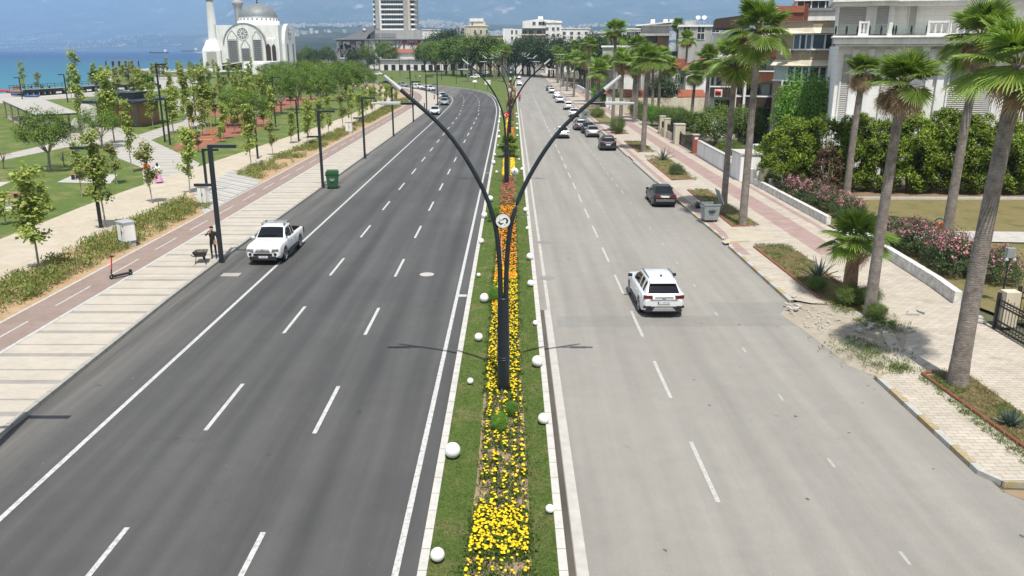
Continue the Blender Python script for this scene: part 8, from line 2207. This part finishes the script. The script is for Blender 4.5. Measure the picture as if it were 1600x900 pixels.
# white pickup parked towards the camera
pk = make_car('pickup', 'paint_white', 'white double cab pickup truck stopped at the left kerb, facing the camera', 'pickup truck', plate_txt=1)
put(pk, (-13.12, 44.15, .006), math.pi-R(.5))
mb = MB(); x0 = .76
mb.box(-x0, x0, -2.42, -.86, .62, .66); mb.box(-x0-.02, -x0, -2.42, -.86, .62, 1.08); mb.box(x0, x0+.02, -2.42, -.86, .62, 1.08); mb.box(-x0, x0, -2.44, -2.42, .62, 1.08); mb.box(-x0, x0, -.86, -.84, .62, 1.08); mb.build('load_bed', M['black'], pk)
mb = MB(); mb.cbox((.2, -1.6, .78), (.5, .6, .22), 0, R(20)); mb.cbox((-.35, -1.3, .74), (.4, .5, .16)); o = mb.build('cargo', M['cloth_navy'], pk, .03)
for sx in (-1, 1):
    mb = MB(); mb.tube([(sx*.60, -.5, 1.76), (sx*.60, -.42, 1.85), (sx*.60, .22, 1.85), (sx*.60, .34, 1.75)], .028, 8); mb.cbox((sx*.60, -.48, 1.80), (.08, .16, .10)); mb.cbox((sx*.60, .30, 1.79), (.08, .16, .10)); mb.build('roof_rail', M['grey_panel'], pk)
    mb = MB(); mb.tube([(sx*.62, -.88, 1.08), (sx*.55, -.95, 1.55), (sx*.5, -.9, 1.66)], .035, 8); mb.build('roll_bar', M['trim'], pk)
    mb = MB(); mb.tube([(sx*.93, -.95, .40), (sx*.95, .95, .40)], .05, 8); mb.build('side_step', M['trim'], pk)
    mb = MB(); mb.M = Matrix.Translation((sx*.66, 2.515, .62)) @ Matrix.Rotation(R(-90), 4, 'X'); mb.lathe([(.001, .05), (.075, .05), (.09, .02), (.09, -.05)], 14); o = mb.build('fog_lamp', M['black'], pk)
for q in (-.35, .2):
    mb = MB(); mb.tube([(-.60, q, 1.85), (.60, q, 1.85)], .025, 8); mb.build('roof_bar', M['grey_panel'], pk)
mb = MB(); mb.cbox((0, 2.555, .60), (1.0, .05, .14)); mb.cbox((0, 2.50, .45), (1.45, .09, .09)); mb.build('lower_intake', M['black'], pk, .02)
mb = MB()
for a in (90, 210, 330):
    c = Vector((.055*math.cos(R(a)), 0, .055*math.sin(R(a)))); d = Vector((math.cos(R(a)), 0, math.sin(R(a)))); s_ = Vector((-d.z, 0, d.x))
    mb.poly([tuple(Vector((0, 2.585, .86))+p) for p in (c*.0, c+s_*.032, c*2, c-s_*.032)])
mb.build('emblem', M['tail_red'], pk); o = pk
mb = MB()
for zz in (.83, .89): mb.cbox((0, 2.565, zz), (.72, .03, .018))
mb.build('grille_bars', M['black'], pk)
# black old saloon parked at the right
bk = make_car('old', 'paint_black', 'old black saloon with red tail lights parked beside the grey open bin', 'car')
put(bk, (11.1, 60.2, .006), R(-1))
mb = MB(); mb.cbox((0, -2.06, .965), (1.35, .06, .03)); mb.build('boot_lip', M['paint_grey'], bk)

PR = 'cars parked along the right kerb'; PL = 'cars stopped by the left bay'
c = make_car('suv', 'paint_graphite', 'black SUV parked last in the right-hand line, just before the edged beds', group=PR); put(c, (10.95, 94.4, .006), R(-3))
c = make_car('sedan', 'paint_white', 'white saloon driving away ahead of the white SUV in the right carriageway'); c.name = 'white_saloon'; put(c, (6.55, 107.4, .006), R(0))
c = make_car('sedan', 'paint_silver', 'silver grey saloon parked directly ahead of the black SUV', group=PR); put(c, (10.6, 108.8, .006), R(-2))
c = make_car('sedan', 'paint_graphite', 'dark saloon half hidden between the silver saloon and the grey SUV', group=PR); put(c, (10.45, 113.7, .006), R(-2))
c = make_car('suv', 'paint_grey', 'grey SUV parked ahead of the dark saloon', group=PR); put(c, (9.75, 118.2, .006), R(0))
wsed = make_car('sedan', 'paint_white', 'white saloon parked behind the far grey closed bin', group=PR); put(wsed, (10.6, 141.5, .006), R(-4))
wsuv = make_car('suv', 'paint_white', 'white SUV parked ahead of the white saloon by the far bin', group=PR); put(wsuv, (10.75, 158.6, .006), R(-2))
def dup(o, loc, rz, label, group=None, name=None):
    q = copy_tree(o); put(q, loc, rz); q['label'] = label
    if group: q['group'] = group
    elif 'group' in q: del q['group']
    if name: q.name = name
    return q
sil = make_car('hatch', 'paint_silver', 'silver hatchback parked between two white cars far up the right kerb', group=PR); put(sil, (10.5, 196, .006), 0)
dup(wsed, (10.3, 179.5, .006), 0, 'white saloon parked just nearer than the silver hatchback', PR)
dup(wsed, (10.45, 219, .006), 0, 'white saloon parked just beyond the silver hatchback', PR)
drk = make_car('hatch', 'paint_black', 'dark hatchback parked farthest up the right kerb', group=PR); put(drk, (10.3, 231, .006), 0)
whh = make_car('hatch', 'paint_white', 'white hatchback driving away far up the right carriageway'); put(whh, (2.3, 265, .006), 0)
dup(wsed, (2.6, 322, .006), 0, 'farthest white car on the right carriageway, near the fork')
# left side, facing the camera
dup(wsed, (-13.55, 146.3, .006), math.pi+R(2), 'nearest white saloon by the left bay, facing the camera', PL)
c = dup(sil, (-13.9, 171.4, .006), math.pi+R(4), 'silver hatchback in the left bay behind the nearest white saloon', PL)
dup(drk, (-14.6, 181.5, .006), math.pi+R(8), 'dark hatchback in the left bay behind the silver one', PL)
dup(wsuv, (-15.9, 191, .006), math.pi+R(12), 'white SUV last in the left bay behind the dark hatchback', PL)
dup(whh, (-22.9, 231, .006), math.pi+R(42), 'white hatchback at the bend, ahead of its white neighbour', PL); dup(wsuv, (-27.0, 240, .006), math.pi+R(45), 'white SUV at the bend, behind the white hatchback', PL)
dup(sil, (-33.5, 254.5, .006), math.pi+R(48), 'silver hatchback beyond the white pair at the bend', PL); dup(drk, (-39.5, 266, .006), math.pi+R(50), 'dark hatchback farthest at the bend', PL)
for i, (px, py) in enumerate([(733, 118), (742, 117), (751, 119), (757, 117), (742, 122)]):
    x, y = G(px, py+1); dup((wsed, sil, whh, wsuv, whh)[i], (x, y, .1), R(85+i*3), f'{ORD[i]} pale car from the left parked beneath the round island trees', 'cars beneath the island trees')
x, y = G(590, 118); dup(wsed, (x, y, .1), R(80), 'white car in the lot beyond the pines, left of the lamp masts'); dup(sil, (x-7, y+4, .1), R(80), 'silver car in the lot beyond the pines')
x, y = G(636, 108); dup(drk, (x, y, .1), R(90), 'dark van like car before the white market hall')
# ------------------------------------------------------------------ people
def figure(t, joints, edges, radii, mats, split, name='body'):
    """one continuous skinned body; split(co) gives the material index of each face by where it lies"""
    me = bpy.data.meshes.new(name); me.from_pydata(joints, edges, []); me.update()
    o = bpy.data.objects.new(name, me); COL.objects.link(o)
    sk = o.modifiers.new('skin', 'SKIN'); 
    for i, v in enumerate(me.skin_vertices[0].data): v.radius = (radii[i], radii[i]); v.use_root = (i == 0)
    ss = o.modifiers.new('sub', 'SUBSURF'); ss.levels = 2; ss.render_levels = 2
    dg = bpy.context.evaluated_depsgraph_get(); dg.update()
    m2 = bpy.data.meshes.new_from_object(o.evaluated_get(dg)); bpy.data.objects.remove(o)
    m2.materials.clear()
    for m_ in mats: m2.materials.append(m_)
    for p in m2.polygons: p.material_index = split(p.center); p.use_smooth = True
    return link(name, m2, t)

def person(label, loc, rz, pose, shirt, trousers, skirt=None, hair_long=False, sit=False, sleeves=True, s=1.0, helmet=None):
    t = thing('person', label, 'person', loc, rz); t.scale = (s,)*3
    # joints: pelvis 0, waist 1, chest 2, neck 3, head 4, crown 5 ; arms, legs with feet; facing -y
    P = dict(pelvis=(0, 0, .95), waist=(0, 0, 1.12), chest=(0, 0, 1.36), neck=(0, 0, 1.50), head=(0, -.02, 1.60), crown=(0, -.01, 1.70),
             sL=(.18, 0, 1.43), eL=(.24, .02, 1.15), hL=(.25, -.06, .90), sR=(-.18, 0, 1.43), eR=(-.24, .02, 1.15), hR=(-.25, -.06, .90),
             tL=(.10, 0, .90), kL=(.11, -.01, .50), aL=(.11, .02, .09), fL=(.12, -.13, .04), tR=(-.10, 0, .90), kR=(-.11, -.01, .50), aR=(-.11, .02, .09), fR=(-.12, -.13, .04))
    P.update(pose)
    for s_ in ('L', 'R'):      # a palm with thumb and curled fingers beyond the wrist
        e, h = Vector(P['e'+s_]), Vector(P['h'+s_]); d = (h-e).normalized(); q = d.cross(Vector((0, 1, 0.2))).normalized()
        P['p'+s_] = tuple(h+d*.07)
        for k_, off in enumerate((-.027, -.009, .009, .027)): P[f'g{s_}{k_}'] = tuple(h+d*(.135-.012*abs(k_-1.4))+q*off+Vector((0, -.03, 0)))
        P['u'+s_] = tuple(h+d*.055+q*.055)
    rad = dict(pelvis=.135, waist=.115, chest=.165, neck=.052, head=.095, crown=.07, sL=.075, sR=.075, eL=.052, eR=.052, hL=.03, hR=.03, pL=.03, pR=.03, tL=.085, tR=.085, kL=.058, kR=.058, aL=.042, aR=.042, fL=.036, fR=.036)
    names = list(P); ix = {n_: i for i, n_ in enumerate(names)}
    rr = [rad.get(n_, .011) for n_ in names]
    E_ = [('pelvis', 'waist'), ('waist', 'chest'), ('chest', 'neck'), ('neck', 'head'), ('head', 'crown')]
    for s_ in ('L', 'R'):
        E_ += [('chest', 's'+s_), ('s'+s_, 'e'+s_), ('e'+s_, 'h'+s_), ('h'+s_, 'p'+s_), ('h'+s_, 'u'+s_), ('pelvis', 't'+s_), ('t'+s_, 'k'+s_), ('k'+s_, 'a'+s_), ('a'+s_, 'f'+s_)] + [('p'+s_, f'g{s_}{k_}') for k_ in range(4)]
    hands = [Vector(P['hL']), Vector(P['hR'])]; feet = [Vector(P['fL']), Vector(P['fR']), Vector(P['aL']), Vector(P['aR'])]; elb = [Vector(P['eL']), Vector(P['eR'])]
    nk = Vector(P['neck']); pel = Vector(P['pelvis'])
    legs = [(Vector(P['t'+s_]), Vector(P['k'+s_]), Vector(P['a'+s_])) for s_ in ('L', 'R')]
    def dseg(p, a, b_):
        ab = b_-a; q = max(0, min(1, (p-a).dot(ab)/max(ab.length_squared, 1e-6))); return (p-(a+ab*q)).length
    def split(co):
        if co.z > nk.z+.01 and (co-nk).length < .34 and min((co-h).length for h in hands) > .1: return 0
        if min((co-h).length for h in hands) < .17: return 0
        if min((co-f).length for f in feet) < .13: return 3
        if not sleeves and min(min(dseg(co, e, h) for e, h in zip(elb, hands)), 9) < .08: return 0
        if min(min(dseg(co, a, b_), dseg(co, b_, c_)) for a, b_, c_ in legs) < .12 and co.z < pel.z+.03 or (co.z < pel.z+.02 and not sit): return 2
        return 1
    figure(t, [P[n_] for n_ in names], [(ix[a], ix[b_]) for a, b_ in E_], rr, [M['skin'], M[shirt], M[trousers], M['black']], split)
    hd = Vector(P['head']); cr = Vector(P['crown'])
    hm = MB(); ctr = (hd+cr)/2+Vector((0, .022, .018))
    hm.M = Matrix.Translation(ctr)
    hm.lathe([(.001, .125), (.055, .112), (.092, .07), (.106, .02), (.104, -.02), (.085, -.05 if not hair_long else -.14), (.07, -.06 if not hair_long else -.30)], 14)
    if helmet: hm.build('helmet', M[helmet], t)
    else:
        o = hm.build('hair', M['hair'], t)
        # bring the fringe back off the face
        for v in o.data.vertices:
            if v.co.y < ctr.y-.045 and v.co.z < ctr.z+.05: v.co.y = ctr.y+.03; 
    fc = MB(); fz = (hd.z+cr.z)/2+.0; fy = hd.y-.088
    for sx in (-.032, .032): fc.ball((sx, fy+.004, fz+.0), .0105, 6, 1)
    fc.add([(-.012, fy+.004, fz-.012), (.012, fy+.004, fz-.012), (0, fy-.022, fz-.045), (0, fy+.0, fz+.012)], [(0, 2, 3), (1, 3, 2), (0, 1, 2)], 0); fc.box(-.022, .022, fy-.001, fy+.02, fz-.075, fz-.066, 2)
    for sx in (-1, 1): fc.ball((sx*.088, hd.y+.005, fz-.01), .02, 6, 0, 1.5)
    fc.build('face', [M['skin'], M['hair'], M['cloth_red']], t)
    if skirt:
        sk = MB(); n_ = 20
        for z_, r0 in ((1.02, .15), (.9, .19), (.6, .27), (.35, .34), (.14, .40)):
            for k_ in range(n_):
                a = 2*math.pi*k_/n_; rr_ = r0*(1+.07*math.sin(a*5+z_*4)*(1.1-z_)); sk.v.append((rr_*math.cos(a)*.9, rr_*math.sin(a), z_))
        for i in range(4):
            for k_ in range(n_): sk.f.append((i*n_+k_, (i+1)*n_+k_, (i+1)*n_+(k_+1) % n_, i*n_+(k_+1) % n_)); sk.mi.append(0); sk.sm.append(True)
        sk.build('skirt', M[skirt], t)
    return t
person('man in black clothes standing by a lamp post, one hand raised to his face', (-16.12, 42.7, .13), R(5), dict(eR=(-.33, -.10, 1.30), hR=(-.12, -.20, 1.52), eL=(.26, .0, 1.16), hL=(.22, -.10, .93)), 'cloth_black', 'cloth_black')
x, y = G(232.5, 286); person('man in an orange shirt and dark trousers walking beside the woman', (x, y, .12), R(-150), dict(kL=(.11, -.12, .52), aL=(.11, -.14, .09), fL=(.12, -.28, .05), kR=(-.11, .02, .5), aR=(-.11, .2, .12), fR=(-.12, .08, .05), eL=(.27, .08, 1.17), hL=(.28, .05, .92), eR=(-.26, -.05, 1.16), hR=(-.26, -.16, .95)), 'cloth_orange', 'cloth_navy', sleeves=False)
x, y = G(249, 288); person('woman with black hair in a white top and long pink skirt', (x, y, .12), R(-150), dict(eL=(.26, -.02, 1.16), hL=(.26, -.12, .95), eR=(-.26, .05, 1.16), hR=(-.27, .02, .92)), 'cloth_white', 'cloth_pink', skirt='cloth_pink', hair_long=True, s=.95)
x, y = G(267, 140); person('person in an orange top far off among the shore trees', (x, y, .11), R(30), {}, 'cloth_orange', 'cloth_navy')
for i, (px, py, lab, c_) in enumerate([(656, 124.5, 'person in white on the edge of the far grass', 'cloth_white'), (650, 125, 'person in dark clothes on the edge of the far grass', 'cloth_black')]):
    x, y = G(px, py); person(lab, (x, y, .1), R(40), dict(kL=(.11, -.1, .52), fL=(.12, -.26, .05), aL=(.11, -.12, .09)), c_, 'cloth_navy')
# scooter rider
mx_, my_ = G(812, 158)
t = thing('motor_scooter', 'red motor scooter ridden away on the right carriageway', 'motorcycle', (mx_, my_, .006))
for yy in (-.62, .64):
    mb = MB(); mb.M = Matrix.Translation((0, yy, .25)) @ Matrix.Rotation(R(90), 4, 'Y'); mb.lathe([(.12, -.05), (.22, -.055), (.25, 0), (.22, .055), (.12, .05)], 18); mb.build('wheel', M['rubber'], t)
mb = MB(); mb.cbox((0, -.42, .58), (.30, .75, .28)); mb.cbox((0, .05, .34), (.32, .5, .10)); mb.cbox((0, .45, .65), (.36, .10, .62), 0, 0, R(-15)); mb.build('body', M['red_plastic'], t, .05)
mb = MB(); mb.cbox((0, -.38, .77), (.28, .68, .09)); mb.build('seat', M['black'], t, .03); mb = MB(); mb.tube([(-.34, .38, 1.05), (0, .46, 1.02), (.34, .38, 1.05)], .02, 6); mb.tube([(0, .62, .3), (0, .46, 1.02)], .03, 6); mb.build('handlebar', M['black'], t)
mb = MB(); mb.cbox((0, -.80, .62), (.18, .03, .08)); mb.build('taillight', M['tail_red'], t)
person('rider in a red jacket and helmet on the motor scooter', (mx_, my_-.3, .006), math.pi, dict(pelvis=(0, 0, .86), waist=(0, -.04, 1.03), chest=(0, -.10, 1.27), neck=(0, -.12, 1.41), head=(0, -.15, 1.51), crown=(0, -.15, 1.61), sL=(.18, -.10, 1.34), eL=(.27, -.30, 1.14), hL=(.27, -.56, 1.06), sR=(-.18, -.10, 1.34), eR=(-.27, -.30, 1.14), hR=(-.27, -.56, 1.06),
       tL=(.11, -.02, .84), kL=(.17, -.42, .76), aL=(.14, -.36, .45), fL=(.14, -.5, .43), tR=(-.11, -.02, .84), kR=(-.17, -.42, .76), aR=(-.14, -.36, .45), fR=(-.14, -.5, .43)), 'cloth_red', 'cloth_navy', sit=True, helmet='red_plastic')
